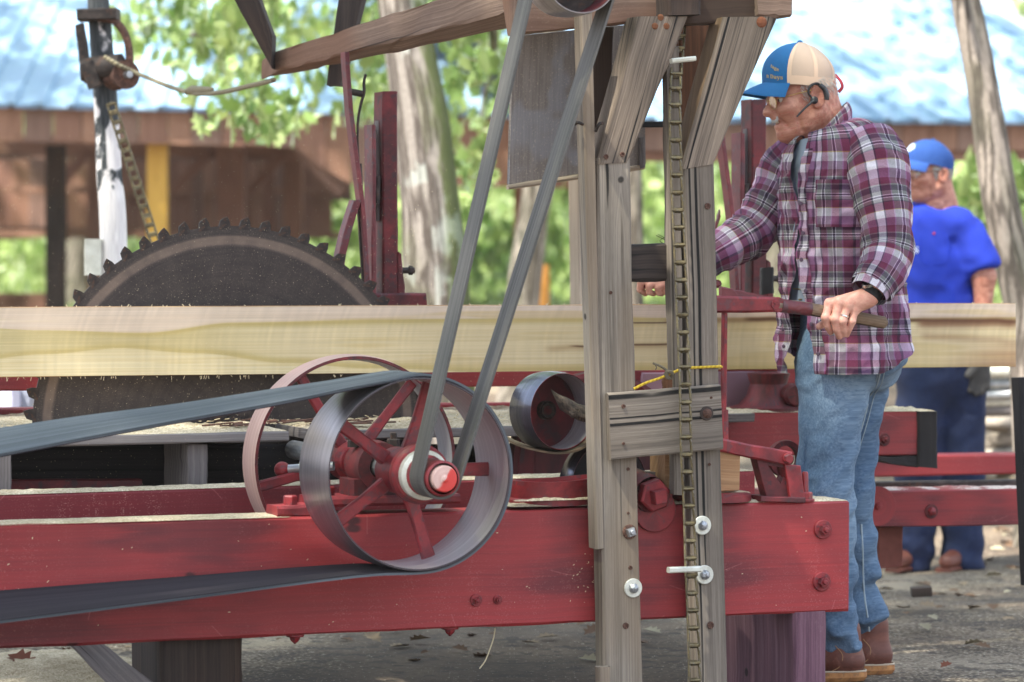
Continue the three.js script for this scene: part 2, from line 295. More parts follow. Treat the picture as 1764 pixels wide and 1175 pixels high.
// leather / canvas belting, streaks along u
const belting = (a, b, seed, st = 60) => tex(512, 128, (u, v) => { const s = n3(u * 5, v * st, seed) * 0.6 + n3(u * 1.2, v * st * 0.35, seed + 2) * 0.4, w = n3(u * 300, v * 90, seed); return [...mix3(a, b, clamp(1.5 * (s - 0.2) + 0.15 * (w - 0.5))), 0.5 + 0.3 * (w - 0.5)]; }, { rx: 0.6, ry: 4 });
M.belt = S(belting([46, 52, 58], [92, 98, 104], 1), 0.62, 0.0006);
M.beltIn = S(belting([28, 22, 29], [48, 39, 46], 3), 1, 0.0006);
M.belt2 = S(belting([78, 76, 73], [118, 114, 108], 4), 0.75, 0.0006);
M.beltTan = S(belting([104, 88, 68], [150, 128, 98], 6), 0.8, 0.0006);
M.blade = S(tex(1024, 256, (u, v) => {            // v runs out from the hub: mill scale, sawdust haze, arcs of scoring and a paler ring near the rim
  const r = n3(u * 3, v * 210, 2), s = fbm(u * 26, v * 9, 4, 4), d = smooth(0.74, 0.9, n3(u * 900, v * 240, 6));
  let c = mix3([56, 48, 46], [78, 68, 63], clamp(0.45 * r + 0.7 * (s - 0.3)));
  c = mix3(c, [150, 128, 112], 0.8 * smooth(0.895, 0.915, v) * (1 - smooth(0.945, 0.96, v)) * (0.75 + 0.5 * (s - 0.5))); c = mix3(c, [150, 134, 114], 0.35 * d);
  return [...c, 0.5 + 0.2 * (r - 0.5)];
}, { wrap: THREE.RepeatWrapping }), 0.62, 0.0006, { metalness: 0.25 });
M.ply = S(tex(512, 512, (u, v) => { const f = n3(u * 160, v * 9, 3) * 0.5 + fbm(u * 6, v * 4, 5, 4) * 0.5, p = smooth(0.66, 0.8, fbm(u * 5 + 3, v * 6, 9, 3)), d = smooth(0.78, 0.9, n3(u * 240, v * 240, 1)); let c = mix3([112, 102, 96], [158, 148, 140], f); c = mix3(c, [160, 166, 180], 0.35 * p); c = mix3(c, [200, 186, 164], 0.4 * d); return [...c, f]; }, { rx: 1.6, ry: 1.6 }), 0.9, 0.001);
M.dust = S(tex(512, 512, (u, v) => { const a = n3(u * 170, v * 170, 1), b = n3(u * 90, v * 70, 5), c = fbm(u * 8, v * 8, 3); return [...mix3([158, 140, 112], [232, 218, 192], clamp(0.25 + 0.6 * (a - 0.4) + 0.5 * (b - 0.4) + 0.7 * (c - 0.4))), 0.6 * a + 0.4 * b]; }, { rx: 2.5, ry: 2.5 }), 1, 0.004);
M.dustRed = S(tex(512, 512, (u, v) => { const a = n3(u * 170, v * 170, 1), c = fbm(u * 9, v * 9, 3, 5); return [...mix3([128, 60, 60], [206, 190, 182], smooth(0.3, 0.62, c + 0.35 * (a - 0.5))), a]; }, { rx: 2.5, ry: 2.5 }), 0.9, 0.002);
M.chip = P('#d9c8a4', 0.9);
M.rope = S(tex(256, 64, (u, v) => { const s = Math.sin((u * 60 + v * 2) * 2 * Math.PI), n = n3(u * 200, v * 40); return [...mix3([96, 88, 70], [176, 164, 132], clamp(0.5 + 0.4 * s + 0.4 * (n - 0.5))), 0.5 + 0.5 * s]; }, { rx: 1, ry: 10 }), 0.95, 0.004);
M.twine = S(tex(256, 64, (u, v) => { const s = Math.sin((u * 90 + v * 2) * 2 * Math.PI); return [...mix3([168, 132, 24], [232, 200, 66], clamp(0.5 + 0.4 * s)), 0.5 + 0.5 * s]; }, { rx: 1, ry: 20 }), 0.8, 0.002);
M.twineOld = P('#6d6453', 0.95);
M.chain = S(grunge({ a: [78, 68, 50], b: [140, 126, 92], seed: 16, f: 12, spot: [110, 108, 104], spotAmt: 0.7, per: 0.12 }), 0.45, 0.001, { metalness: 0.55 });
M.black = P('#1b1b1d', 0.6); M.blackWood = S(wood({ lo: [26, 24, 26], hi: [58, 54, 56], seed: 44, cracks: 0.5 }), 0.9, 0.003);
M.greyBoard = S(wood({ lo: [92, 86, 86], hi: [150, 142, 138], seed: 46, cracks: 0.6, dust: 0.5 }), 0.95, 0.003);
M.stain = S(wood({ lo: [74, 44, 58], hi: [150, 112, 124], tint: [134, 42, 52], seed: 48, cracks: 0.4, dust: 0.3, rings: 5 }), 0.9, 0.003);
M.rustBlock = S(grunge({ a: [104, 56, 48], b: [138, 82, 70], seed: 18, f: 6, per: 0.5 }), 0.9, 0.002);
M.yellow = S(wood({ lo: [190, 140, 52], hi: [228, 184, 88], seed: 52, cracks: 0.1, w: 512, h: 256 }), 0.7, 0.001);
M.blueRoof = S(tex(512, 512, (u, v) => { const n = fbm(u * 7, v * 7, 2, 5), s = fbm(u * 40, v * 3, 5, 3); return [...mix3([136, 170, 202], [172, 200, 224], clamp(n * 1.1 - 0.1)), 0.5]; }, { rx: 0.4, ry: 0.4 }), 0.42, 0.0, { metalness: 0.1 });
const barkTex = (a, b, moss, mossAmt, seed, lich, side = 0) => tex(1024, 512, (v, u) => {
  const X = u * 34, Y = v * 14, rdg = Math.abs(2 * fbm(X + 0.6 * (fbm(X * 0.5, Y, seed) - 0.5), Y * 0.5, seed, 4) - 1), f = n3(u * 160, v * 120, seed); const t = smooth(0.02, 0.4, rdg);
  let c = mix3(a, b, clamp(t * 0.85 + 0.3 * (f - 0.4))); if (side) c = mix3(c, moss, 0.9 * smooth(0.34, 0.6, 0.62 * Math.exp(-Math.pow((u - 0.165) / 0.115, 2)) + 0.7 * (fbm(u * 14, v * 9, seed + 31, 4) - 0.35)) * (0.7 + 0.5 * f)); c = mix3(c, moss, mossAmt * smooth(0.42, 0.62, fbm(u * 4 + 2, v * 5, seed + 9, 4)) * (0.6 + 0.6 * (f - 0.3)));
  if (lich) c = mix3(c, lich, 0.45 * smooth(0.58, 0.72, fbm(u * 9 + 5, v * 14, seed + 15, 4)));
  return [...c, t];
}, { rx: 0.5, ry: 0.9 });
M.bark = S(barkTex([76, 68, 62], [148, 140, 132], [78, 88, 46], 0.3, 1, [180, 192, 184], 1), 1, 0.02);
M.bark2 = S(barkTex([98, 90, 80], [168, 158, 146], [110, 112, 84], 0.4, 4), 1, 0.015);
M.bark3 = S(barkTex([84, 76, 68], [164, 152, 140], [98, 98, 74], 0.3, 7), 1, 0.015);
M.peelSunlit = S(tex(1024, 512, (v, u) => { const n = fbm(u * 5, v * 9, 3, 5), s = n3(u * 130, v * 30, 3), k = smooth(0.43, 0.5, n + 0.45 * (v - 0.6)); return [...mix3(mix3([44, 48, 50], [88, 90, 92], s), mix3([222, 214, 212], [250, 244, 240], s), k), k]; }, { rx: 0.9, ry: 2 }), 0.9, 0.004);  // peeling paint; the sunlit lower length is painted in as extra white
M.leaf = [[88, 122, 44], [112, 146, 58], [134, 164, 74], [72, 104, 40]].map((c) => new THREE.MeshPhysicalMaterial({ color: new THREE.Color().setRGB(...c.map((x) => Math.pow(x / 255, 2.2))), roughness: 0.75, transmission: 0.4, thickness: 0 }));
M.leafInst = new THREE.MeshPhysicalMaterial({ color: 0xffffff, roughness: 0.75, transmission: 0.5, thickness: 0 });
M.ground = S(tex(1536, 1536, (u, v) => {
  const X = u * 4, Y = v * 4, a = fbm(X * 3, Y * 3, 1, 5), b = n3(X * 70, Y * 70, 3), c = n3(X * 150, Y * 150, 5), e = fbm(X * 1.1 + 4, Y * 1.1, 9, 4), l = fbm(X * 22, Y * 22, 14, 3);
  let k = mix3([62, 51, 41], [124, 106, 87], clamp(0.3 + 1.3 * (a - 0.42) + 0.35 * (b - 0.5)));
  k = mix3(k, [176, 162, 140], 0.6 * smooth(0.55, 0.72, e + 0.35 * (c - 0.5))); k = mix3(k, [56, 48, 42], 0.7 * smooth(0.6, 0.72, l + 0.2 * (b - 0.5))); k = mix3(k, [224, 214, 194], 0.6 * smooth(0.86, 0.93, c));
  return [...k, clamp(0.4 * a + 0.35 * b + 0.25 * c)];
}, { rx: 0.25, ry: 0.25 }), 1, 0.012);
// people
M.skin = new THREE.MeshPhysicalMaterial({ ...(() => { const t = grunge({ a: [160, 102, 82], b: [206, 150, 126], seed: 31, f: 12, spot: [178, 96, 80], spotAmt: 0.5, per: 0.12, bump: 0.4 }); return { map: t.map, bumpMap: t.bumpMap }; })(), bumpScale: 0.0006, roughness: 0.55 });
M.skinHand = new THREE.MeshPhysicalMaterial({ ...(() => { const t = grunge({ a: [196, 136, 116], b: [228, 174, 152], seed: 33, f: 7, spot: [210, 132, 116], spotAmt: 0.4, per: 0.1, bump: 0.4 }); return { map: t.map, bumpMap: t.bumpMap }; })(), bumpScale: 0.0006, roughness: 0.5 });
const denim = (a, b, seed) => tex(1024, 1024, (u, v) => { const tw = 0.5 + 0.5 * Math.sin((u * 300 + v * 520) * 2 * Math.PI / 2), y = 0.5 * n3(u * 170, v * 120, seed) + 0.5 * n3(u * 330, v * 330, seed + 4), m = fbm(u * 5, v * 3, seed, 4); return [...mix3(a, b, clamp(0.3 + 0.75 * (m - 0.35) + 0.45 * (y - 0.5) + 0.2 * (n3(u * 200, v * 200, seed) - 0.5) + 0 * tw)), 0.5]; }, { rx: 1.6, ry: 1.6 });
M.jeans = S(denim([56, 80, 108], [142, 162, 178], 3), 0.95, 0.0006);
M.navy = S(denim([14, 24, 52], [38, 54, 92], 5), 0.95, 0.0006);
M.stitch = P('#9aa6ac', 0.95);
M.tshirt = P('#7c8696', 0.95); M.blueShirt = S(tex(256, 256, (u, v) => { const m = fbm(u * 4, v * 4, 3, 3), y = n3(u * 200, v * 200); return [...mix3([22, 46, 156], [30, 60, 186], m), y]; }, { rx: 1, ry: 1 }), 0.9, 0.0004);
// plaid flannel, one tile 0.15 m (u) x 0.128 m (v); warp and weft mixed thread by thread
{
  const bu = [98, 34, 62], wh = [214, 206, 216], gr = [112, 112, 110], pl = [44, 32, 52], lv = [138, 96, 132], ye = [186, 150, 80];
  const warp = [[0.13, wh], [0.03, pl], [0.13, bu], [0.02, lv], [0.10, gr], [0.015, wh], [0.05, pl], [0.015, wh], [0.10, gr], [0.02, lv], [0.13, bu], [0.05, pl], [0.16, lv], [0.05, pl]];
  const weft = [[0.17, wh], [0.015, ye], [0.15, bu], [0.02, pl], [0.06, gr], [0.018, wh], [0.035, pl], [0.018, wh], [0.07, gr], [0.10, pl], [0.03, gr], [0.14, bu], [0.174, lv]];
  const pick = (a, x) => { let s = 0; for (const [w, c] of a) { s += w; if (x < s) return c; } return a[a.length - 1][1]; };
  const T = 1024, t = tex(T, T, (u, v) => {
    const a = pick(warp, u), b = pick(weft, v), tw = (Math.floor(u * T / 3) + Math.floor(v * T / 3)) % 4 < 2 ? 0.64 : 0.36, f = n3(u * 300, v * 300, 2), g = n3(u * 90, v * 90, 6);
    return [...mix3(a, b, tw).map((x) => x * (0.88 + 0.16 * f + 0.1 * (g - 0.5))), 0.5 + 0.5 * (f - 0.5) + (tw - 0.5) * 0.6];
  }, { rx: 1 / 0.15, ry: 1 / 0.128, wrap: THREE.RepeatWrapping });
  M.plaid = S({ map: t.map }, 0.95, 0);
}
M.capBlue = S(tex(256, 256, (u, v) => { const w = n3(u * 240, v * 240, 2); return [...mix3([14, 80, 132], [26, 104, 156], w), w]; }, { rx: 4, ry: 4 }), 0.85, 0.0006);
M.capMesh = S(tex(512, 512, (u, v) => { const k = Math.max(0, Math.sin(u * 2 * Math.PI * 48)) * Math.max(0, Math.sin(v * 2 * Math.PI * 48)); return [...mix3([200, 174, 152], [128, 110, 98], smooth(0.3, 0.6, k)), 1 - k]; }, { rx: 10, ry: 10 }), 0.9, 0.001);
M.capBand = P('#d6b79c', 0.9); M.capRed = P('#b3303a', 0.7); M.thread = P('#b09a6a', 0.8);
M.capRoyal = S(tex(128, 128, (u, v) => { const w = n3(u * 100, v * 100, 2); return [...mix3([32, 66, 132], [46, 88, 156], w), w]; }, { rx: 4, ry: 4 }), 0.9, 0.0006);
M.glass = new THREE.MeshPhysicalMaterial({ color: 0xffffff, roughness: 0.02, transmission: 1, thickness: 0, ior: 1.5 });
M.chrome = P('#c9c6bd', 0.2, { metalness: 0.9 }); M.gold = P('#b89a5a', 0.3, { metalness: 0.8 });
M.boot = S(grunge({ a: [84, 42, 32], b: [122, 70, 54], seed: 61, f: 6, spot: [140, 92, 74], spotAmt: 0.4, per: 0.2, bump: 0.3 }), 0.55, 0.001);
M.sole = S(grunge({ a: [148, 98, 56], b: [186, 134, 82], seed: 63, f: 10, spot: [110, 84, 62], spotAmt: 0.5, per: 0.2 }), 0.85, 0.001);
M.hair = P('#b9b4ad', 0.8); M.teeth = P('#e8dfcc', 0.3); M.glove = P('#4a4745', 0.95); M.eye = P('#d8d2cc', 0.2); M.iris = P('#2c211b', 0.2);
// ---------------------------------------------------------------- ground and far hill
const groundY = (x, z) => {
  const d = -z; let y = 0.02 * (fbm(x * 0.8 + 7, z * 0.8, 1, 3) - 0.5) * smooth(9.2, 11, d);
  y += 0.035 * (fbm(x * 3 + 7, z * 3, 4, 3) - 0.5) * (1 - smooth(13, 20, d)) * smooth(8.9, 9.6, d);
  y -= 0.07 * smooth(10, 12.4, d) * (1 - smooth(16, 26, d));
  y += 6.5 * smooth(40, 105, d) * (0.85 + 0.3 * n3(x * 0.04, z * 0.04, 3)) + 10 * smooth(100, 260, d);
  return y;
};
{
  const xs = [], zs = [], pos = [], uv = [], idx = [];
  for (let i = -60; i <= 60; i++) xs.push(Math.sign(i) * Math.pow(Math.abs(i) / 60, 3) * 150 + i * 0.05);
  for (let j = 0; j <= 190; j++) zs.push(j < 120 ? 4 - j * 0.15 : -14 - Math.pow((j - 120) / 70, 2) * 320);
  for (const z of zs) for (const x of xs) { pos.push(x, groundY(x, z), z); uv.push(x, z); }
  const n = xs.length; for (let j = 0; j + 1 < zs.length; j++) for (let i = 0; i + 1 < n; i++) { const a = j * n + i; idx.push(a, a + 1, a + n, a + 1, a + n + 1, a + n); }
  const g = geom(pos, uv, idx); g.computeVertexNormals();
  const m = new THREE.Mesh(g, M.ground); m.name = 'ground'; m.receiveShadow = true; m.userData = { label: 'grey dirt ground strewn with sawdust under and behind the mill', category: 'ground', kind: 'structure' }; scene.add(m);
}
// ---------------------------------------------------------------- leaves
const leafShape = (() => {                                   // a lobed leaf, 1 m long, folded along the midrib
  const L = [[0, 0], [0.09, 0.16], [0.24, 0.2], [0.16, 0.34], [0.34, 0.46], [0.2, 0.56], [0.3, 0.72], [0.12, 0.78], [0, 1]];
  const pos = [], idx = [], uv = []; const z = (x) => Math.abs(x) * 0.35;
  for (const [x, y] of L) pos.push(-x, y, z(x)); for (const [x, y] of L) pos.push(x, y, z(x)); for (const [, y] of L) pos.push(0, y, 0);
  for (let i = 0; i + 1 < L.length; i++) { idx.push(i, 18 + i, i + 1, i + 1, 18 + i, 19 + i, 9 + i, 10 + i, 18 + i, 10 + i, 19 + i, 18 + i); }
  for (let i = 0; i < pos.length / 3; i++) uv.push(pos[i * 3], pos[i * 3 + 1]);
  const g = geom(pos, uv, idx); g.computeVertexNormals(); return g;
})();
const leafSimple = (() => { const g = geom([0, 0, 0, -0.3, 0.5, 0.1, 0, 1, 0, 0.3, 0.5, 0.1, 0, 0.5, 0], [0, 0, 0, 1, 1, 1, 1, 0, 0, 0], [0, 4, 1, 1, 4, 2, 2, 4, 3, 3, 4, 0]); g.computeVertexNormals(); return g; })();
const greens = [[0.12, 0.22, 0.04], [0.17, 0.29, 0.06], [0.24, 0.37, 0.09], [0.30, 0.43, 0.12], [0.38, 0.48, 0.16]];
// clumps: [centre, radius xyz, leaf count]
function leafMatrices(clumps, size, seed, parent, hang = 0.5) {
  const R = rng(seed), mats = [], cols = [], q = new THREE.Quaternion(), e = new THREE.Euler(), s = V(1, 1, 1);
  for (const [c, r, n, tone = 0] of clumps) for (let i = 0; i < n; i++) {
    let x, y, z, l; do { x = R() * 2 - 1; y = R() * 2 - 1; z = R() * 2 - 1; l = x * x + y * y + z * z; } while (l > 1 || (l < 0.2 && R() < 0.5));
    const p = V(c.x + x * r.x, c.y + y * r.y, c.z + z * r.z).sub(parent);
    e.set(Math.PI * (hang + (R() - 0.5) * 1.1), R() * 6.28, (R() - 0.5) * 1.6); q.setFromEuler(e); const k = size * (0.65 + R() * 0.7); s.set(k, k, k);
    mats.push(new THREE.Matrix4().compose(p, q, s)); const g = greens[Math.min(4, Math.floor(R() * 4 + tone))], b = 0.75 + R() * 0.5; cols.push(new THREE.Color().setRGB(g[0] * b, g[1] * b, g[2] * b));
  }
  return [mats, cols];
}
function tree(name, label, base, trunkPts, r0, r1, barkMat, limbs, clumps, leafSize, shape, seed, group) {
  const t = thing(name, label, 'tree', base, group);
  part('trunk', tube(trunkPts, (u) => lerp(r0, r1, Math.pow(u, 0.8)) * (1 + 0.1 * (n3(u * 9, seed) - 0.5) + 0.5 * Math.exp(-u * 22)), { seg: 40, rad: 18, vNorm: barkMat === M.bark }), barkMat, t);
  for (const [pts, ra] of limbs) part('limb', tube(pts, (u) => lerp(ra, ra * 0.25, u), { seg: 16, rad: 8 }), barkMat, t);
  const [m, c] = leafMatrices(clumps, leafSize, seed, base);
  instances('crown', shape, M.leafInst, m, c, t);
  return t;
}
// ---------------------------------------------------------------- the two open barns behind
function ribbedPanel(o, e, up, n, w, len) {                 // roofing sheet, ribs running up the slope
  const prof = [[0, 0], [0.014, 0.045], [0.06, 0.045], [0.075, 0], [w / 3, 0], [w / 3 + 0.014, 0.045], [w / 3 + 0.06, 0.045], [w / 3 + 0.075, 0], [w * 2 / 3, 0], [w * 2 / 3 + 0.014, 0.045], [w * 2 / 3 + 0.06, 0.045], [w * 2 / 3 + 0.075, 0], [w - 0.004, 0]];
  const ring = (l, k) => [...prof.map(([x, y]) => o.clone().addScaledVector(e, x).addScaledVector(n, y - k).addScaledVector(up, l))];
  const full = (l) => [...ring(l, 0), ...ring(l, 0.012).reverse()];
  return loft([full(-0.12), full(len)], { smoothAngle: 0.3 });
}
function barn({ label, e0, e1, pitch, len, back, boards, group }) {
  const t = thing('barn', label, 'barn', V((e0.x + e1.x) / 2, 0, (e0.z + e1.z) / 2));
  const e = e1.clone().sub(e0), L = e.length(); e.normalize();
  const inward = V(e.z, 0, -e.x).normalize().multiplyScalar(1); if (inward.z > 0) inward.multiplyScalar(-1);
  const up = inward.clone().multiplyScalar(Math.cos(pitch)).addScaledVector(YY, Math.sin(pitch)), n = e.clone().cross(up).normalize(); if (n.y < 0) n.multiplyScalar(-1);
  const roof = thing('x', '', '', V(0, 0, 0)); scene.remove(roof); roof.name = 'roof'; roof.userData = {}; roof.position.set(0, 0, 0); t.add(roof);
  const pw = 0.84, np = Math.ceil(L / pw);
  for (let i = 0; i < np; i++) part('roof_panel', ribbedPanel(e0.clone().addScaledVector(e, i * pw).addScaledVector(YY, 0.03 + 0.002 * (i % 2)), e, up, n, pw, len), M.blueRoof, roof);
  // the far slope and ridge close the roof
  const rg = e0.clone().addScaledVector(up, len), d2 = inward.clone().multiplyScalar(Math.cos(pitch)).addScaledVector(YY, -Math.sin(pitch));
  part('roof_deck', slab([rg, rg.clone().addScaledVector(e, L), rg.clone().addScaledVector(e, L).addScaledVector(d2, len), rg.clone().addScaledVector(d2, len)], V(0, -0.05, 0)), M.blueRoof, roof);
  part('roof_sheathing', slab([e0.clone().addScaledVector(YY, -0.05).addScaledVector(up, 0.1), e0.clone().addScaledVector(YY, -0.05).addScaledVector(up, 0.1).addScaledVector(e, L), rg.clone().addScaledVector(YY, -0.05).addScaledVector(e, L), rg.clone().addScaledVector(YY, -0.05)], V(0, -0.04, 0)), M.barn[1], roof);
  let x = 0, i = 0; const R = rng(group);
  while (x < L - 0.05) {                                     // fascia boards one by one
    const w = 0.2 + R() * 0.1, a = e0.clone().addScaledVector(e, x), b = e0.clone().addScaledVector(e, Math.min(L, x + w - 0.008)), h0 = boards(x), h1 = boards(x + w), off = (R() - 0.5) * 0.016;
    const q = [a.clone().add(V(0, -0.02, 0)), b.clone().add(V(0, -0.02, 0)), b.clone().add(V(0, -h1, 0)), a.clone().add(V(0, -h0, 0))].map((p) => p.addScaledVector(inward, off));
    part('fascia_board', slab(q, inward.clone().multiplyScalar(0.03), { vertical: true, seg: 2 }), M.barn[i++ % 3], t); x += w;
  }
  return { t, e, inward, L, up };
}
{
  const e0 = at(-190, 178, 30), e1 = at(1012, 203, 30), sx = 30 / F;
  const { t, inward } = barn({ label: 'long open barn with blue metal roof and brown board fascia behind the saw blade', e0, e1, pitch: rad(21), len: 7, group: 5,
    boards: (x) => { const px = -190 + x / sx; return (px < 508 ? 60 : px < 592 ? lerp(60, 122, (px - 508) / 84) : 122) * sx; } });
  const D = 30.2, gy = groundY(0, -30), post = (x0, x1, mat, d = D, top = 236) => { const a = at(x0, top, d), b = at(x1, top, d); part('post', slab([a, b, V(b.x, gy - 0.1, b.z), V(a.x, gy - 0.1, a.z)], V(0, 0, -(b.x - a.x)), { vertical: true, seg: 3 }), mat, t, mat === M.yellow ? 'yellow painted post' : undefined); };
  post(253, 287, M.yellow); post(78, 110, M.darkwood, 31.5, 250); post(372, 420, M.barn[0], 33, 240); post(150, 172, M.barn[1], 35, 240); post(330, 348, M.barn[2], 36, 240); post(455, 474, M.barn[0], 35, 240); part('tie_beam', bar(at(-190, 252, 33.5), at(600, 262, 33.5), 0.16, 0.12), M.barn[1], t); part('tie_beam', bar(at(-190, 262, 36), at(600, 268, 36), 0.14, 0.12), M.barn[2], t); for (const k of [90, 300, 430]) part('knee_brace', bar(at(k, 330, 33.4), at(k + 62, 262, 33.4), 0.1, 0.07), M.barn[0], t); post(488, 520, M.barn[1], 34, 240); post(-160, -120, M.barn[1], D); post(885, 915, M.barn[1], 31);
  // back wall, board by board, with light showing under it
  const R = rng(9); let px = -200, i = 0;
  while (px < 590) { const w = 26 + R() * 18, b = px < 540 ? 404 + R() * 10 : lerp(404, 300, (px - 540) / 55); const c = [[px, 232], [px + w, 232], [px + w, b], [px, b]].map(([x, y]) => at(x, y, 38)); part('wall_board', slab(c, V(0, 0, -0.03), { vertical: true, seg: 2 }), M.barn[i++ % 3], t); px += w - 1; }
  for (const y of [326, 402]) part('rail', bar(at(-200, y, 37.8), at(600, y + 3, 37.8), 0.08, 0.06), M.barn[1], t);
  part('low_wall', slab([at(-200, 505, 35), at(80, 505, 35), at(80, 590, 35), at(-200, 590, 35)], V(0, 0, -0.08)), M.barn[0], t);
  part('added_end_wall', slab([at(-196, 236, 30.3), at(-196, 236, 37), V(at(-196, 236, 37).x, gy, -37), V(at(-196, 0, 30.3).x, gy, -30.3)], V(-0.05, 0, 0)), M.barn[1], t);  // unseen end wall, added to keep the sun out of the barn
  // knee brace under the eave end
  part('brace', bar(at(505, 246, 30.4), at(592, 330, 30.4), 0.14, 0.08), M.barn[2], t);
}
{
  const e0 = at(1004, 208, 27), d = V(Math.cos(rad(21)), 0.012, -Math.sin(rad(21))), e1 = e0.clone().addScaledVector(d, 5.4), sx = 28 / F;
  const { t } = barn({ label: 'open shed with pale blue ribbed roof behind the two men', e0, e1, pitch: rad(20), len: 7.5, group: 6, boards: () => 50 * sx });
  const gy = groundY(0, -28), o = V(0, -50 * sx + 0.03, -0.14);
  part('lower_beam', bar(e0.clone().add(o), e1.clone().add(o), 0.24, 0.12), M.barn[0], t);
  for (const k of [0.15, 5.2]) { const a = e0.clone().addScaledVector(d, k); part('post', bar(V(a.x, gy - 0.1, a.z - 0.2), V(a.x, a.y - 0.1, a.z - 0.2), 0.16, 0.16, { up: V(1, 0, 0) }), M.barn[1], t); }
}
// ---------------------------------------------------------------- trees
{
  const P = (px, py, d) => at(px, py, d), g = (p) => V(p.x, groundY(p.x, p.z), p.z);
  const b1 = P(765, 860, 15); b1.y = groundY(b1.x, b1.z) - 0.1;
  const cl = []; const R = rng(77);
  // low hanging sprays seen under the frame top
  const spray = [[300, 40, 60, 50], [350, 95, 60, 45], [400, 60, 60, 60], [420, 160, 50, 40], [460, 200, 60, 36], [520, 60, 70, 60], [500, 195, 45, 30], [560, 110, 50, 40], [620, 60, 50, 60], [640, 130, 36, 50], [640, 175, 30, 40], [800, 60, 50, 40], [820, 110, 60, 40], [850, 150, 40, 30], [800, 230, 46, 50], [860, 80, 40, 60], [760, 20, 40, 40], [330, 10, 80, 26], [240, 40, 40, 30], [215, 80, 20, 24], [600, 190, 26, 26], [820, 300, 34, 40], [360, 190, 24, 20], [440, 20, 60, 30]];
  for (const [x, y, rx, ry] of spray) { const d = 15.5 + R() * 7; const c = P(x, y, d); cl.push([c, V(rx / F * d * 1.1, ry / F * d * 1.1, 0.6), Math.round(rx * ry / 34), 0.5 + R() * 2]); }
  for (let i = 0; i < 16; i++) cl.push([V(-5 + R() * 9, 4.6 + R() * 3.5, -13 - R() * 9), V(1.5, 0.8, 1.5), 620, R()]);
  const top = P(690, -260, 15.6);
  tree('oak_tree', 'mossy grey barked tree in the middle behind the red standard with lobed leaves', b1, [b1, P(752, 520, 15), P(744, 380, 15), P(728, 230, 15.05), P(708, 100, 15.1), P(690, -20, 15.2), P(684, -150, 15.4), top], 0.168, 0.1, M.bark,
    [[[P(700, -40, 15.2), P(560, -90, 16), P(420, 40, 17), P(330, 60, 18)], 0.06], [[P(690, -60, 15.2), P(800, -80, 16), P(850, 60, 17), P(830, 200, 17.5)], 0.05], [[P(690, 20, 15.2), P(655, -10, 15.3), P(600, -80, 15.5)], 0.055], [[top, top.clone().add(V(-2.5, 2, 2))], 0.08]], cl, 0.12, leafShape, 5);
  const b2 = P(885, 760, 22); b2.y = groundY(b2.x, b2.z) - 0.1;
  const c2 = []; for (let i = 0; i < 22; i++) c2.push([V(-2 + R() * 6, 6 + R() * 4, -20 - R() * 6), V(1.4, 0.8, 1.4), 420, R()]);
  tree('ash_tree', 'smooth grey trunk leaning behind the two slanting belts', b2, [b2, P(900, 530, 22), P(915, 400, 22), P(932, 280, 22), P(950, 60, 22), P(960, -200, 22)], 0.125, 0.09, M.bark2, [[[P(955, -100, 22), P(1080, -400, 21)], 0.05]], c2, 0.16, leafSimple, 6);
  const b3 = P(1800, 860, 13.5); b3.y = groundY(b3.x, b3.z) - 0.1;
  const c3 = []; for (let i = 0; i < 24; i++) c3.push([V(-1 + R() * 8, 5 + R() * 4, -12 - R() * 10), V(1.5, 0.8, 1.5), 520, R()]);
  for (const [x, y] of [[1700, 300], [1758, 330], [1690, 360]]) c3.push([P(x, y, 20), V(0.12, 0.08, 0.1), 22, 1]);
  tree('maple_tree', 'slim brown tree trunk leaning at the right behind the second man', b3, [b3, P(1775, 600, 13.5), P(1752, 480, 13.5), P(1722, 340, 13.5), P(1704, 220, 13.5), P(1684, 100, 13.5), P(1660, -20, 13.5), P(1630, -220, 13.5)], 0.098, 0.055, M.bark3, [[[P(1640, -150, 13.5), P(1500, -420, 13)], 0.04]], c3, 0.16, leafSimple, 7);
  const b4 = P(1094, 800, 19); b4.y = groundY(b4.x, b4.z) - 0.1;
  tree('sapling', 'thin dark trunk seen between the two leaning grey posts', b4, [b4, P(1094, 520, 19), P(1092, 300, 19), P(1090, 100, 19), P(1086, -200, 19)], 0.06, 0.04, M.bark3, [], [[V(0.9, 5.4, -19), V(1, 1, 1), 300, 0]], 0.16, leafSimple, 8);
  // tall trees behind the barns, their crowns over the roofs
  for (const [x, z, sd, lab] of [[-5.5, -41, 21, 'tall leafy tree behind the long barn'], [3.5, -42, 22, 'tall leafy tree behind the open shed']]) {
    const b = V(x, groundY(x, z) - 0.1, z), cr = []; for (let i = 0; i < (sd === 21 ? 105 : 66); i++) { const a = R() * 6.28, r = Math.sqrt(R()); cr.push([V(x - 1.2 + Math.cos(a) * r * 6, 8 + R() * 3, -30.5 + Math.sin(a) * r * 5.5), V(0.85, 0.4, 0.85), 95, R() * 2]); }
    tree('forest_tree', lab, b, [b, V(x, 3, z + 1), V(x - 0.4, 6.5, z + 4), V(x - 0.8, 9.5, z + 8)], 0.3, 0.1, M.bark2, [[[V(x - 0.4, 6.5, z + 4), V(x - 3, 8.5, z + 7), V(x - 5, 9.5, z + 10)], 0.1]], cr, 0.3, leafSimple, sd);
  }
  // the tree out of frame to the left in front whose crown shades the mill
  const b5 = V(-6.2, 0, -3.2), c5 = []; for (let i = 0; i < 60; i++) { const a = R() * 6.28, r = Math.sqrt(R()); c5.push([V(-3.3 + Math.cos(a) * r * 3.6, 7.6 + R() * 2.4, -5.6 + Math.sin(a) * r * 3.8), V(1.1, 0.6, 1.1), 330, R()]); }
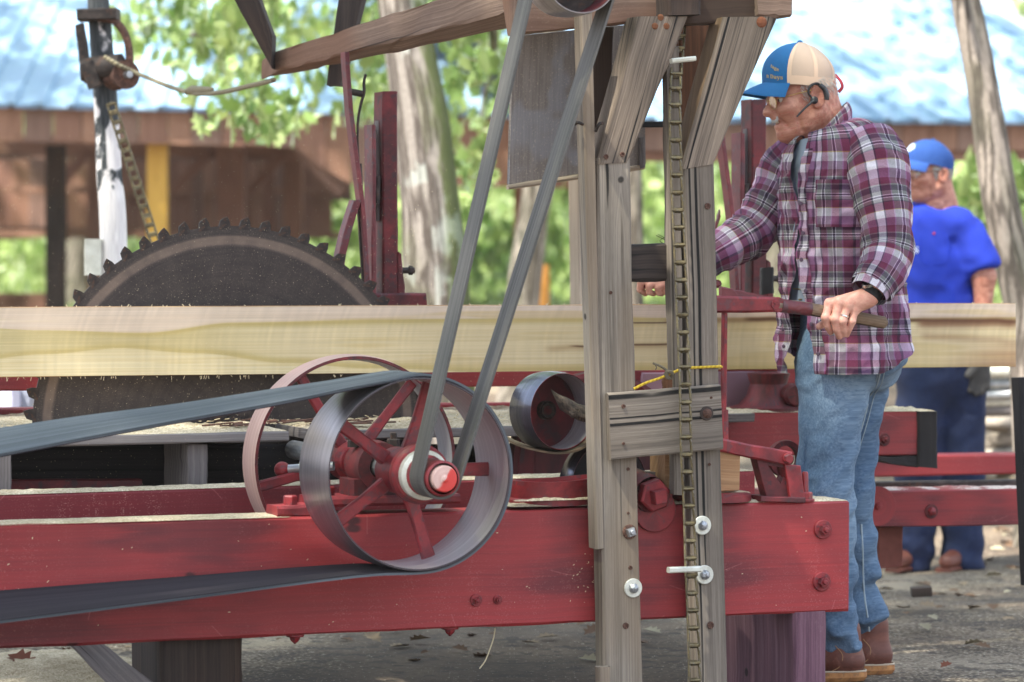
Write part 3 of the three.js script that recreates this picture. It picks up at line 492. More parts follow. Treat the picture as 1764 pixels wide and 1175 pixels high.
  tree('oak_tree', 'broad shade tree standing left of the mill in front of it', b5, [b5, V(-6, 2, -3.4), V(-5.4, 4.5, -4), V(-4.2, 7.4, -5), V(-3.4, 9.5, -5.5)], 0.3, 0.1, M.bark, [[[V(-5.2, 4.8, -4.1), V(-4, 7, -3), V(-2, 8.4, -2.6)], 0.1], [[V(-4.6, 6.4, -4.7), V(-2.8, 7.6, -6.4), V(-0.8, 8.4, -7.4)], 0.09]], c5, 0.2, leafSimple, 9);
}
// ---------------------------------------------------------------- woodland on the hill, one mass
{
  const R = rng(301), cl = [];
  for (let i = 0; i < 250; i++) { const d = 41 + R() * 34, x = (R() * 2 - 1) * d * 0.2, y = groundY(x, -d) + R() * R() * 5.5; cl.push([V(x, y, -d), V(0.9, 0.5 + R() * 0.5, 0.8), 110, 1.6 + R() * 3.4]); }
  const [m, c] = leafMatrices(cl, 0.3, 302, V(0, 0, 0), 0.4);
  const w = instances('woodland', leafSimple, M.leafInst, m, c); w.userData = { label: 'sunlit green woodland on the slope beyond the barns', category: 'woodland', kind: 'stuff' };
  const g = [], gr = rng(303), e = new THREE.Euler(), q = new THREE.Quaternion(), gc = [];
  for (let i = 0; i < 60000; i++) { const d = 37 + Math.pow(gr(), 1.5) * 60, x = (gr() * 2 - 1) * d * 0.19; e.set((gr() - 0.5) * 0.9, gr() * 6.28, (gr() - 0.5) * 0.9); q.setFromEuler(e); const s = 0.3 + gr() * 0.35; g.push(new THREE.Matrix4().compose(V(x, groundY(x, -d) - 0.02, -d), q, V(s * 0.5, s, s))); const b = 0.8 + gr() * 0.5; gc.push(new THREE.Color().setRGB(0.42 * b, 0.52 * b, 0.18 * b)); }
  const gm = instances('grass', leafSimple, M.leafInst, g, gc); gm.userData = { label: 'bright sunlit grass and weeds on the slope below the woodland', category: 'grass', kind: 'stuff' };
}
// ================================================================ THE SAWMILL
const wBeam = -7.32, wPost = -7.245, wBoard = -8.25, wBlade = -8.36;
const mid = (...p) => p.reduce((s, q) => s.add(q), V(0, 0, 0)).divideScalar(p.length);
const baseOf = (p, y) => V(p.x, y, p.z);
const PSI = rad(21), PA = V(Math.sin(PSI), 0, Math.cos(PSI));
// sawdust lying along an edge: from a to b, reaching back by vector r
function dustBed(a, b, r, hgt, seed, nx = 160, ny = 12) {
  const pos = [], uv = [], idx = [];
  for (let j = 0; j <= ny; j++) for (let i = 0; i <= nx; i++) {
    const u = i / nx, v = j / ny, p = a.clone().lerp(b, u).addScaledVector(r, v); const L = a.distanceTo(b), W2 = r.length(), edge = Math.min(1, 5 * Math.min(u, 1 - u) * L / 0.2, 6 * v, 6 * (1 - v));
    const n = fbm(u * L * 9, v * W2 * 9, seed, 3) * 0.7 + 0.5 * n3(u * L * 60, v * W2 * 60, seed) - 0.25; p.y += 0.0015 + hgt * Math.max(-0.02, n) * Math.max(0, edge) - (edge <= 0 ? 0.002 : 0);
    pos.push(p.x, p.y, p.z); uv.push(u * L, v * W2);
  }
  for (let j = 0; j < ny; j++) for (let i = 0; i < nx; i++) { const k = j * (nx + 1) + i; idx.push(k, k + 1, k + nx + 1, k + 1, k + nx + 2, k + nx + 1); }
  const g = geom(pos, uv, idx); g.computeVertexNormals(); return g;
}
const back = (w) => NN.clone().multiplyScalar(-w);
function hexBolt(parent, c, axis, rw, rn, h, mw, mn, { dome = false, sides = 6, turn = 0.3 } = {}) {
  const b = part('bolt', discGeo(c, axis, rw, h * 0.3, 28, 0.3), mw, parent);
  const c2 = c.clone().addScaledVector(axis, h * 0.3);
  part('nut', dome ? merge(domeGeo(c2, axis, rn, h * 0.8), domeGeo(c2.clone().addScaledVector(axis, h * 0.72), axis, rn * 0.35, h * 0.25)) : merge(nutGeo(c2, axis, rn, h * 0.7, sides, turn), discGeo(c2.clone().addScaledVector(axis, h * 0.68), axis, rn * 0.5, h * 0.35, 14, 0.3)), mn, b);
  return b;
}
// ---- front timber
{
  const c = [[-120, 909], [1462, 862], [1462, 1053], [-120, 1123]], t = thing('mill_timber', 'long red painted front timber of the sawmill carrying the big pulley', 'timber', baseOf(on(700, 1080, wBeam), 0.33));
  part('timber', slabW(c, wBeam, 0.14, { c: 0.006, seg: 40, jit: 0.002 }), M.red, t);
  for (const [x, y] of [[1417, 912], [1415, 1002]]) hexBolt(t, on(x, y, wBeam), NN, 0.0245, 0.014, 0.022, M.redIron, M.redIron);
  hexBolt(t, on(820, 1034, wBeam), NN, 0.0155, 0.0095, 0.014, M.redIron, M.redIron, { sides: 4 }); hexBolt(t, on(857, 1033, wBeam), NN, 0.0115, 0.0075, 0.013, M.redIron, M.redIron, { sides: 6 });
  for (const [x, y] of [[508, 1093], [775, 1080]]) { const p = on(x, y, wBeam - 0.03); hexBolt(t, p, V(0, -1, 0), 0.022, 0.013, 0.018, M.redIron, M.redIron, { dome: true }); }
  const dl = part('sawdust', dustBed(on(880, 873, wBeam - 0.004), on(1461, 862.5, wBeam - 0.004), back(0.132), 0.012, 3, 220, 16), M.dust, t); dl.userData.kind = 'stuff';
  const d2 = part('sawdust', dustBed(on(-118, 908.5, wBeam - 0.002), on(500, 890.5, wBeam - 0.002), back(0.136), 0.0025, 5, 220, 10), M.dust, t); d2.userData.kind = 'stuff';
  const ch = []; const R = rng(55); for (let i = 0; i < 70; i++) { const near = i < 30; const x = near ? 985 + R() * 60 : R() * 1450, y = near ? 950 + R() * 70 : lerp(915, 875, x / 1450) + R() * 180; const p = on(x, y, wBeam + 0.0012), s = 0.0012 + R() * 0.0022; ch.push(bar(p, p.clone().addScaledVector(UU, s * (R() - 0.3) * 2 + 0.001).addScaledVector(YY, s * (R() - 0.3) * 2), s * 0.6, s * 0.5, { seg: 1 })); }
  part('wood_chips', merge(ch), M.chip, t).userData.kind = 'stuff';
  const f = on(498, 880, wBeam + 0.0);                            // bearing keeper with a hexagon bolt
  const kp = part('keeper_block', slab([on(478, 873, wBeam - 0.005), on(562, 870, wBeam - 0.005), on(562, 892, wBeam - 0.005), on(478, 890, wBeam - 0.005)].map((p, i) => p), back(0.1), { c: 0.005 }), M.redIron, t);
  const np = on(500, 872, wBeam - 0.05); part('nut', merge(discGeo(np, YY, 0.022, 0.004), nutGeo(np.clone().addScaledVector(YY, 0.004), YY, 0.0175, 0.022, 6, 0.2)), M.redIron, kp);
}
// ---- blocks under it
solo('sill_block', 'purple stained timber block under the right end of the red front timber', 'timber block', slabW([[1367, 1054.5], [1424, 1052], [1424, 1262], [1369, 1262]], wBeam - 0.002, 0.55, { vertical: true, c: 0.006 }), M.stain);
solo('sill_block', 'dark timber block under the left half of the red front timber', 'timber block', slabW([[277, 1104], [418, 1098], [418, 1262], [277, 1262]], wBeam - 0.06, 0.3, { vertical: true, c: 0.006 }), M.darkwood);
solo('grey_plank', 'weathered grey plank leaning against the dark block at bottom left', 'plank', slab([on(122, 1112, -7.5), on(178, 1108, -7.5), on(300, 1205, -7.35), on(222, 1215, -7.35)], back(0.03), { vertical: true }), M.greyBoard);
// ---- second rail and the sawdust table
{
  const t = thing('mill_rail', 'dull red dusty rail running behind the front timber at left', 'rail', on(300, 900, -7.76));
  part('rail', slabW([[-160, 858], [1300, 811], [1300, 880], [-160, 916]], -7.76, 0.12, { seg: 20, c: 0.006 }), M.redDull, t);
  part('sawdust', dustBed(on(-158, 857.5, -7.763), on(1298, 811, -7.763), back(0.11), 0.007, 8, 300, 10), M.dust, t).userData.kind = 'stuff';
}
{
  const t = thing('sawdust_table', 'grey plank table covered in sawdust under the saw blade', 'table', on(300, 850, -7.95)), Y0 = on(300, 747, -7.95).y;
  const L = (px, w, dy = 0) => { const p = on(px, 700, w); return V(p.x, Y0 + dy, p.z); };
  const top = (x0, x1, w0, w1) => slab([L(x0, w0), L(x1, w0), L(x1, w0, -0.026), L(x0, w0, -0.026)], back(w0 - w1), { seg: 16 });
  part('tabletop_board', top(-260, 498, -7.95, -8.33), M.greyBoard, t); part('tabletop_board', top(540, 1240, -7.97, -8.33), M.greyBoard, t); part('tabletop_board', top(-260, 1300, -8.4, -8.95), M.greyBoard, t);
  const d = [[-258, 496, -7.955, 0.37, 11], [544, 1236, -7.975, 0.35, 12], [-258, 1296, -8.405, 0.54, 13]].map(([a, b, w, r, s]) => dustBed(L(a, w), L(b, w), back(r), 0.022, s, 220, 20));
  part('sawdust', merge(d), M.dust, t).userData.kind = 'stuff';
  const R = rng(91), ch = []; for (let i = 0; i < 260; i++) { const p = L(lerp(-60, 1100, R()), -7.98 - R() * 0.3, 0.012 + R() * 0.006), a = R() * 3.1, l = 0.004 + R() * 0.014; ch.push(bar(p, p.clone().add(V(Math.cos(a) * l, (R() - 0.3) * 0.006, Math.sin(a) * l)), 0.0015, 0.003, { seg: 1 })); }
  part('wood_chips', merge(ch), M.chip, t).userData.kind = 'stuff';
  const bk = []; for (let i = 0; i < 26; i++) { const p = L(lerp(330, 620, R()), -8.0 - R() * 0.25, 0.014), a = R() * 0.6 - 0.3, l = 0.03 + R() * 0.09; bk.push(bar(p, p.clone().addScaledVector(UU, l * Math.cos(a)).addScaledVector(NN, l * Math.sin(a)).add(V(0, R() * 0.01, 0)), 0.004, 0.008 + R() * 0.01, { seg: 2 })); }
  part('bark_scraps', merge(bk), M.rusty, t).userData.kind = 'stuff';
  const leg = (x0, x1, y1, w, dep) => part('leg', slabW([[x0, 766], [x1, 766], [x1, y1], [x0, y1]], w, dep, { vertical: true }), M.greyBoard, t);
  leg(-60, 20, 858, -7.93, 0.1); leg(324, 358, 852, -7.98, 0.26); leg(700, 740, 840, -7.98, 0.2);
  part('dark_backing', slabW([[-260, 766], [1240, 766], [1240, 905], [-260, 905]], -8.3, 0.03), M.blackWood, t);  // added black panel filling in the dark under the table
  part('apron_rail', slabW([[-200, 829], [245, 826], [245, 860], [-200, 860]], -8.1, 0.05), M.redIronShaded, t);
}
// ---- the saw blade
{
  const c = on(397, 734, wBlade), d0 = dW(397, wBlade), R = 361 / F * d0, Ri = R * 0.955, t = thing('saw_blade', 'large dark circular saw blade rising behind the pale board', 'saw blade', c.clone());
  const seg = 160, ring = (z) => { const pos = [], uv = [], idx = [], rs = [0.03, 0.12, 0.3, 0.5, 0.7, 0.85, 1]; rs.forEach((r, k) => { for (let i = 0; i <= seg; i++) { const f = i / seg * 2 * Math.PI, p = c.clone().addScaledVector(UU, Math.cos(f) * Ri * r).addScaledVector(YY, Math.sin(f) * Ri * r).addScaledVector(NN, z); pos.push(p.x, p.y, p.z); uv.push(i / seg * 4, r); } }); for (let k = 0; k + 1 < rs.length; k++) for (let i = 0; i < seg; i++) { const a = k * (seg + 1) + i; idx.push(a, a + 1, a + seg + 1, a + 1, a + seg + 2, a + seg + 1); } const g = geom(pos, uv, idx); g.computeVertexNormals(); return g; };
  const edge = revolve([[Ri, -0.0035], [Ri, 0.0035]], c, NN, seg, { turns: 4 });
  part('plate', merge(ring(0.0035), ring(-0.0035), edge), M.blade, t);
  const n = 60, e2 = (f, r, z = 0) => c.clone().addScaledVector(UU, Math.cos(f) * r).addScaledVector(YY, Math.sin(f) * r).addScaledVector(NN, z);
  for (let i = 0; i < n; i++) {                                     // inserted teeth standing out of the rim, gullets between them
    const f = i / n * 2 * Math.PI, s = 2 * Math.PI / n, pts = [[0, 0.985], [0.05, 1.02], [0.16, R / Ri], [0.3, R / Ri - 0.006], [0.5, 1.028], [0.62, 0.985]].map(([a, r]) => [f + a * s, r * Ri]);
    part('tooth', loft([pts.map(([a, r]) => e2(a, r, 0.0042)), pts.map(([a, r]) => e2(a, r, -0.0042))], { smoothAngle: 0.3 }), M.iron, t);
  }
  part('collar', merge(discGeo(c.clone().addScaledVector(NN, 0.0036), NN, 0.07, 0.02), nutGeo(c.clone().addScaledVector(NN, 0.02), NN, 0.035, 0.03)), M.iron, t);
}
// ---- the board coming off the log
{
  const c = [[-70, 529.5], [1750, 522.5], [1750, 632], [-70, 650.5]], t = thing('sawn_board', 'long freshly sawn pale yellow board lying across the whole picture', 'board', baseOf(on(840, 640, wBoard), on(840, 640, wBoard).y));
  part('board', slabW(c, wBoard, 0.05, { seg: 30, c: 0.003, jit: 0.0015 }), M.tan, t);
  const face = tex(2048, 256, (u, v) => {
    const x = -70 + u * 1820, tt = 1 - v, wob = 0.05 * (fbm(x / 260, tt * 2, 3, 3) - 0.5);
    const iv = (P) => { for (let i = 0; i + 1 < P.length; i++) if (x <= P[i + 1][0]) { const k = clamp((x - P[i][0]) / (P[i + 1][0] - P[i][0])), s = k * k * (3 - 2 * k); return lerp(P[i][1], P[i + 1][1], s); } return P[P.length - 1][1]; };
    const hi = iv([[-70, 0.26], [60, 0.33], [220, 0.38], [360, 0.24], [620, 0.2], [900, 0.2], [1760, 0.22]]) + wob * 0.5, lo = iv([[-70, 0.78], [60, 0.68], [180, 0.6], [300, 0.68], [450, 0.84], [580, 0.93], [800, 1.0], [1760, 1.05]]) + wob * 0.4;
    const g1 = n3(x / 190, tt * 60, 2), g2 = n3(x / 130, tt * 150, 5), m = fbm(x / 200, tt * 9, 8, 3);
    const sap = mix3([234, 214, 194], [220, 196, 170], g1 * 0.6 + m * 0.5), heart = mix3([214, 196, 148], [198, 178, 124], clamp(0.25 + 0.7 * (m - 0.3) + 0.3 * (g1 - 0.5))), pale = mix3([234, 214, 172], [222, 200, 154], g1);
    let c = tt < hi ? sap : tt > lo ? mix3([232, 216, 176], [222, 202, 156], g1) : heart;
    const core = smooth(300, 520, x + 240 * (Math.abs(tt - 0.55) < 0.25 ? 0.2 : -0.4)) * smooth(hi + 0.02, hi + 0.14, tt) * (1 - smooth(lo - 0.14, lo - 0.02, tt)); c = mix3(c, pale, 0.9 * core);
    c = mix3(c, [194, 170, 104], 0.7 * (Math.exp(-Math.pow((tt - hi - 0.02) / 0.035, 2)) * smooth(-70, 260, x)) * (1 - 0.6 * smooth(900, 1200, x)) + 0.55 * Math.exp(-Math.pow((tt - lo + 0.03) / 0.04, 2)));
    c = mix3(c, [206, 178, 116], 0.4 * smooth(0.55, 0.7, fbm(x / 300 + 9, tt * 6, 12, 3)));
    const ln = (x0, x1, y0, y1, wd, k, col = [70, 46, 34]) => { const s = clamp((x - x0) / (x1 - x0)), y = lerp(y0, y1, s) + 0.02 * (n3(x / 30, 3) - 0.5), a = Math.exp(-Math.pow((tt - y) / wd, 2)) * smooth(x0 - 4, x0 + 20, x) * (1 - smooth(x1 - 20, x1 + 4, x)); c = mix3(c, col, k * a); };
    ln(965, 1180, 0.28, 0.25, 0.012, 0.7); ln(925, 1180, 0.63, 0.58, 0.014, 0.85); ln(880, 1180, 0.66, 0.6, 0.05, 0.35, [150, 112, 70]); ln(1090, 1440, 0.24, 0.22, 0.045, 0.5, [136, 92, 62]); ln(1235, 1760, 0.22, 0.28, 0.03, 0.9, [92, 62, 38]); ln(1150, 1172, 0.3, 0.42, 0.012, 0.6);
    ln(1555, 1760, 0.3, 0.3, 0.08, 0.75, [116, 74, 48]); ln(1560, 1765, 0.5, 0.62, 0.07, 0.3, [120, 78, 56]);
    c = mix3(c, [140, 92, 66], 0.55 * smooth(1560, 1740, x) * smooth(0.55, 0.95, tt + 0.2 * (m - 0.5)));
    const q = n3((x + tt * 22 + 5 * Math.sin(tt * 4)) / 5.3, tt * 2.2, 31); c = c.map((k) => k * (0.965 + 0.05 * (q - 0.5) * (0.4 + n3(x / 70, tt * 3, 7)) + 0.05 * (g2 - 0.5)));
    return [...c, 0.5];
  });
  const P4 = c.map(([x, y]) => on(x, y, wBoard + 0.002)), pos = [], uv = [], idx = [];
  for (let j = 0; j <= 4; j++) for (let i = 0; i <= 40; i++) { const u = i / 40, v = j / 4, p = P4[3].clone().lerp(P4[2], u).lerp(P4[0].clone().lerp(P4[1], u), v * 0.985 + 0.008); pos.push(p.x, p.y, p.z); uv.push(u, v); }
  for (let j = 0; j < 4; j++) for (let i = 0; i < 40; i++) { const k = j * 41 + i; idx.push(k, k + 1, k + 41, k + 1, k + 42, k + 41); }
  const g = geom(pos, uv, idx); g.computeVertexNormals(); part('sawn_face', g, S({ map: face.map }, 0.75, 0), t);
  const R = rng(17), sp = [];
  for (let i = 0; i < 46; i++) { const x = R() * 620, y = lerp(650, 645, x / 620), p = on(x, y, wBoard - 0.004), l = 0.003 + R() * 0.009; sp.push(bar(p, p.clone().add(V((R() - 0.5) * 0.008, -l, 0.002)), 0.0016, 0.0012, { up: V(0, 0, 1), seg: 1 })); }
  for (let i = 0; i < 60; i++) { const x = R() * 1740, p = on(x, lerp(529.5, 523, x / 1740), wBoard - R() * 0.04), l = 0.002 + R() * 0.005; sp.push(bar(p, p.clone().add(V((R() - 0.5) * 0.012, l, 0)), 0.002, 0.002, { up: V(0, 0, 1), seg: 1 })); }
  part('splinters', merge(sp), M.chip, t).userData.kind = 'stuff';
}
// ---- carriage timbers behind the board
const redBar = (label, c, w, th, mat, name = 'carriage_timber', cat = 'timber') => solo(name, label, cat, slabW(c, w, th, { seg: 12, c: 0.005 }), mat);
redBar('dark red carriage timber directly below the pale board', [[-260, 648], [1372, 634], [1372, 662], [-260, 676]], -8.75, 0.12, M.red);
redBar('thin dark red rail low behind the small pulley', [[-260, 706], [1262, 690], [1262, 702], [-260, 720]], -8.97, 0.06, M.red);
{
  const t = thing('headblock_timber', 'red headblock timber with black end cap behind the first man', 'timber', on(1420, 785, -8.5));
  part('timber', slabW([[1180, 712], [1580, 708], [1582, 784], [1180, 786]], -8.5, 0.2, { seg: 6 }), M.red, t);
  part('end_cap', slabW([[1582, 708.5], [1616, 709.5], [1616, 807], [1582, 804]], -8.49, 0.22, { c: 0.006, vertical: true }), M.blackWood, t);
  part('sawdust', dustBed(on(1182, 711.5, -8.5), on(1612, 708, -8.5), back(0.19), 0.02, 31, 120, 14), M.dust, t).userData.kind = 'stuff';
  hexBolt(t, on(1522, 757, -8.5), NN, 0.02, 0.012, 0.02, M.redIronShaded, M.redIronShaded);
  part('foot', slabW([[1500, 787], [1582, 785], [1582, 806], [1540, 800]], -8.5, 0.1), M.blackWood, t);
}
{
  const t = thing('track_timber', 'red track timber on the ground side behind the first man', 'timber', on(1640, 905, -8.72));
  part('timber', slabW([[1330, 848], [1830, 841], [1830, 903], [1330, 912]], -8.72, 0.18, { seg: 10 }), M.red, t);
  part('rail', slabW([[1330, 833], [1830, 826], [1830, 838], [1330, 845]], -8.84, 0.05), M.iron, t, 'dark iron rail along its top');
  hexBolt(t, on(1604, 881, -8.72), NN, 0.022, 0.014, 0.016, M.redIronShaded, M.redIron, { dome: true }); hexBolt(t, on(1512, 872, -8.72), NN, 0.06, 0.012, 0.012, M.red, M.red);
  part('sawdust', dustBed(on(1330, 847.5, -8.725), on(1828, 840.5, -8.725), back(0.09), 0.008, 37, 120, 8), M.dustRed, t).userData.kind = 'stuff';
}
redBar('second red track timber farther back with a pale top edge', [[1480, 785], [1830, 783], [1830, 815], [1480, 822]], -9.5, 0.15, M.red, 'track_timber');
solo('sill_block', 'rust brown block standing under the red track timber', 'timber block', slabW([[1513, 909], [1556, 908], [1556, 976], [1513, 980]], -8.8, 0.2, { vertical: true }), M.rustBlock);
solo('dark_post', 'dark timber post cut off by the right edge of the frame', 'post', slabW([[1755, 651], [1806, 650], [1810, 1010], [1772, 1010]], -8.35, 0.05, { vertical: true }), M.blackWood);
// pedestal casting under the board
{
  const t = thing('pedestal_casting', 'dark red bell shaped iron pedestal standing on the headblock timber', 'casting', on(1325, 708, -8.55));
  const prof = [[0.118, 0], [0.118, 0.012], [0.09, 0.02], [0.066, 0.045], [0.055, 0.08], [0.064, 0.112], [0.03, 0.118]];
  const pts = prof.map(([r, h]) => [r, h]); const c = on(1324, 708, -8.62);
  part('pedestal', revolve(pts, c, YY, 40), M.redIronShaded, t);
  part('lug', merge(discGeo(on(1362, 680, -8.56), NN, 0.034, 0.04), tube([on(1346, 690, -8.58), on(1360, 698, -8.58), on(1384, 704, -8.58)], 0.012, { seg: 8 })), M.redIronShaded, t);
}
solo('guard_plate', 'dull mauve sheet metal plate between the right post and the pedestal', 'plate', slabW([[1108, 642], [1302, 640], [1288, 704], [1100, 706]], -8.7, 0.012), P('#7e5f6c', 0.6));
// red friction disc, lower pulley
{
  const c = on(1030, 800, -8.12), t = thing('friction_disc', 'large dark red iron disc half hidden behind the small pulley', 'disc', c.clone()), R = 160 / F * dW(1030, -8.12);
  part('disc', revolve([[0.0001, 0.006], [R * 0.3, 0.012], [R * 0.34, 0], [R * 0.72, 0.002], [R * 0.76, 0.012], [R * 0.92, 0.012], [R * 0.95, 0.022], [R, 0.02], [R, -0.03], [0.0001, -0.03]], c, NN, 80), M.redIronShaded, t);
}
function pulley(name, label, c, axis, R, b, rimT, o) {
  const t = thing(name, label, 'pulley', c.clone()), A = axis.clone().normalize(), Ri = R - rimT;
  part('rim', revolve([[Ri, -b + 0.0004], [R - 0.004, -b], [R - 0.0008, -b * 0.75], [R, -b / 2], [R - 0.0008, -b * 0.25], [R - 0.004, 0]], c, A, 96, { ru: R }), o.rim, t);
  part('rim_lip', revolve([[R - 0.004, 0.0003], [Ri + 0.001, 0.0006], [Ri, -0.002]], c, A, 96), o.lip ?? o.rim, t);
  part('rim_lining', revolve([[Ri, -0.0015], [Ri - 0.001, -b * 0.3], [Ri - 0.004, -b * 0.55], [Ri - 0.001, -b * 0.7], [Ri, -b + 0.002]], c, A, 96, { ru: R }), o.inner, t);
  const [, e1, e2] = basis(A), hub = c.clone().addScaledVector(A, o.web ?? -b * 0.55);
  for (let i = 0; i < (o.spokes ?? 0); i++) { const f = i / o.spokes * 2 * Math.PI + (o.turn ?? 0), d = e1.clone().multiplyScalar(Math.cos(f)).addScaledVector(e2, Math.sin(f)), s = d.clone().cross(A);
    const q = (r, w, k) => { const p = hub.clone().addScaledVector(d, r); return [[1, 1], [1, -1], [-1, -1], [-1, 1]].map(([x, y]) => p.clone().addScaledVector(s, x * w).addScaledVector(A, y * k)); };
    part('spoke', loft([q(o.hubR * 0.8, o.sw * 1.25, 0.013), q(Ri * 0.55, o.sw, 0.009), q(Ri - 0.002, o.sw * 1.15, 0.008)].map((r) => chamfer(r, 0.004)), { smoothAngle: 0.7 }), o.spokeMat, t); }
  if (o.plate) part('web', revolve([[0.0001, 0.004], [Ri, 0.004], [Ri, -0.004], [0.0001, -0.004]], hub, A, 64), o.plate, t);
  if (o.hubR) part('hub', revolve([[0.012, o.hubF], [o.hubR * 0.75, o.hubF], [o.hubR * 0.8, o.hubF * 0.7], [o.hubR, 0.02], [o.hubR, -0.04]], hub, A, 40), o.spokeMat, t);
  return t;
}
const cF = at(724, 817, 7.42);
pulley('drive_pulley', 'big steel belt pulley with red spokes in front of the red timber', cF, PA, 0.2285, 0.225, 0.008, { rim: M.steel, inner: M.steelIn, lip: P('#4a4146', 0.5), spokes: 5, turn: 0.32, hubR: 0.055, hubF: 0.1, sw: 0.0145, spokeMat: M.redIron, web: -0.13 });
pulley('flat_pulley', 'larger pale pink rimmed pulley behind the big steel pulley', cF.clone().addScaledVector(PA, -0.475), PA, 0.264, 0.108, 0.012, { rim: M.pinkRim, inner: M.steelIn, lip: M.redIronShaded, spokes: 5, turn: 0.7, hubR: 0.05, hubF: 0.04, sw: 0.012, spokeMat: M.redIron, web: -0.045 });
{ // shaft with stepped collars and the end drum
  const t = thing('drive_shaft', 'red ringed drive shaft end sticking out of the big pulley', 'shaft', cF.clone());
  const c = cF.clone();
  part('shaft', revolve([[0.024, -1.0], [0.024, 0.17]], c, PA, 32), M.zinc, t);
  part('collar', revolve([[0.02, -0.03], [0.066, -0.03], [0.07, -0.02], [0.07, 0.002], [0.064, 0.01], [0.05, 0.012]], c, PA, 48), M.redIron, t);
  part('collar', revolve([[0.05, 0.012], [0.058, 0.012], [0.058, 0.034], [0.046, 0.04]], c, PA, 48), M.washer, t, 'bare bright ring');
  part('drum', revolve([[0.03, 0.034], [0.048, 0.036], [0.048, 0.046], [0.041, 0.05], [0.041, 0.155], [0.036, 0.158]], c, PA, 48), M.redIron, t);
  part('end_disc', revolve([[0.0001, 0.176], [0.006, 0.174], [0.008, 0.171], [0.028, 0.17], [0.0305, 0.166], [0.0305, 0.14]], c, PA, 48), S(tex(256, 128, (u, v) => { const k = smooth(0.42, 0.58, 0.5 + 0.5 * Math.sin(u * 6.283 + 2.4) + 0.5 * (fbm(Math.cos(u * 6.283) * 2 + 5, Math.sin(u * 6.283) * 2 + v * 2, 4, 3) - 0.5)), r = n3(2, v * 60, 3); return mix3([206, 60, 54], mix3([196, 150, 140], [226, 196, 186], r), k); }, { wrap: THREE.RepeatWrapping, rx: 1 / (2 * Math.PI * 0.0501), ry: 24 }), 0.45, 0), t, 'worn red and bare metal end face');
}
{ // bearing stands for the shaft
  const t = thing('shaft_bearing', 'red iron bearing stand seen through the big pulley spokes', 'bearing', on(650, 872, wBeam - 0.07)), c = cF.clone().addScaledVector(PA, -0.34);
  part('housing', merge(revolve([[0.03, -0.06], [0.058, -0.055], [0.062, 0], [0.058, 0.055], [0.03, 0.06]], c, PA, 36)), M.redIronShaded, t);
  part('pedestal', bar(V(c.x, on(640, 872, wBeam).y, c.z), V(c.x, c.y - 0.03, c.z), 0.15, 0.1, { up: UU, c: 0.01 }), M.redIronShaded, t);
  part('base_plate', bar(V(c.x, on(640, 872, wBeam).y + 0.012, c.z).addScaledVector(UU, -0.17), V(c.x, on(640, 872, wBeam).y + 0.012, c.z).addScaledVector(UU, 0.2), 0.024, 0.13, { c: 0.006 }), M.redIron, t);
  for (const s of [-0.12, 0.13]) { const p = V(c.x, on(640, 872, wBeam).y + 0.024, c.z).addScaledVector(UU, s); part('nut', merge(nutGeo(p, YY, 0.02, 0.022), discGeo(p.clone().addScaledVector(YY, 0.02), YY, 0.01, 0.02)), M.redIron, t); }
  for (const k of [-0.05, 0.05]) { const p = c.clone().addScaledVector(UU, k).add(V(0, 0.045, 0)); part('cap_bolt', merge(nutGeo(p, YY, 0.016, 0.018), discGeo(p.clone().add(V(0, 0.018, 0)), YY, 0.008, 0.016)), M.iron, t); }
}
{ const c = at(486, 809, 7.86), a = V(0.96, 0.08, 0.2).normalize(); const t = thing('set_screw', 'dusty red ball headed set screw inside the pink rimmed pulley', 'screw', c.clone()); part('ball_head', merge(revolve(Array.from({ length: 12 }, (_, i) => { const f = i / 11 * Math.PI; return [Math.max(0.0001, 0.02 * Math.sin(f)), -0.02 * Math.cos(f)]; }), c, a, 24, { angle: 1.2 })), M.redIron, t); part('thread', revolve([[0.011, 0], [0.011, 0.035], [0.019, 0.036], [0.019, 0.05], [0.011, 0.05], [0.011, 0.12]], c.clone().addScaledVector(a, 0.012), a, 20), M.zinc, t); }
// belts
{
  const dn = (px) => dW(px, -7.045), df = (px) => dW(px, -7.25), A = [], B = [];
  for (const [x, y] of [[-330, 842], [-60, 795], [0, 784], [150, 755], [300, 727], [500, 691], [600, 670], [672, 656]]) A.push(at(x, y, dn(x)));
  for (const [x, y] of [[-330, 792], [-60, 748], [0, 739], [150, 717], [300, 698], [500, 667], [580, 655], [626, 647]]) B.push(at(x, y, df(x)));
  const [, e1, e2] = basis(PA), r = 0.231; const sgn = e2.dot(UU) > 0 ? 1 : -1;
  for (let i = 0; i <= 18; i++) { const f = i / 18 * Math.PI, d = e1.clone().multiplyScalar(Math.cos(f)).addScaledVector(e2, sgn * Math.sin(f)); A.push(cF.clone().addScaledVector(PA, -0.008).addScaledVector(d, r)); B.push(cF.clone().addScaledVector(PA, -0.212).addScaledVector(d, r)); }
  for (const [x, y] of [[640, 991], [300, 1034], [0, 1072], [-60, 1080], [-330, 1114]]) A.push(at(x, y, dn(x)));
  for (const [x, y] of [[600, 975], [300, 998], [0, 1021], [-60, 1026], [-330, 1047]]) B.push(at(x, y, df(x)));
  const db = thing('drive_belt', 'wide grey drive belt running left from the big steel pulley', 'belt', cF.clone());
  part('belt', ribbon(A, B, 0.006, 160), M.belt, db);
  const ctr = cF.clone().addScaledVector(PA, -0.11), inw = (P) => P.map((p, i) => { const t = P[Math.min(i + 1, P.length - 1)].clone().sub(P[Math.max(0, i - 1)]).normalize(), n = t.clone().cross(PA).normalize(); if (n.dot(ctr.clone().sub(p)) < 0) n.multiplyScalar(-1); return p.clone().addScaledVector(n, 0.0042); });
  part('inner_face', ribbon(inw(A), inw(B), 0.002, 160), M.beltIn, db, 'dark inner side of the belt');
}
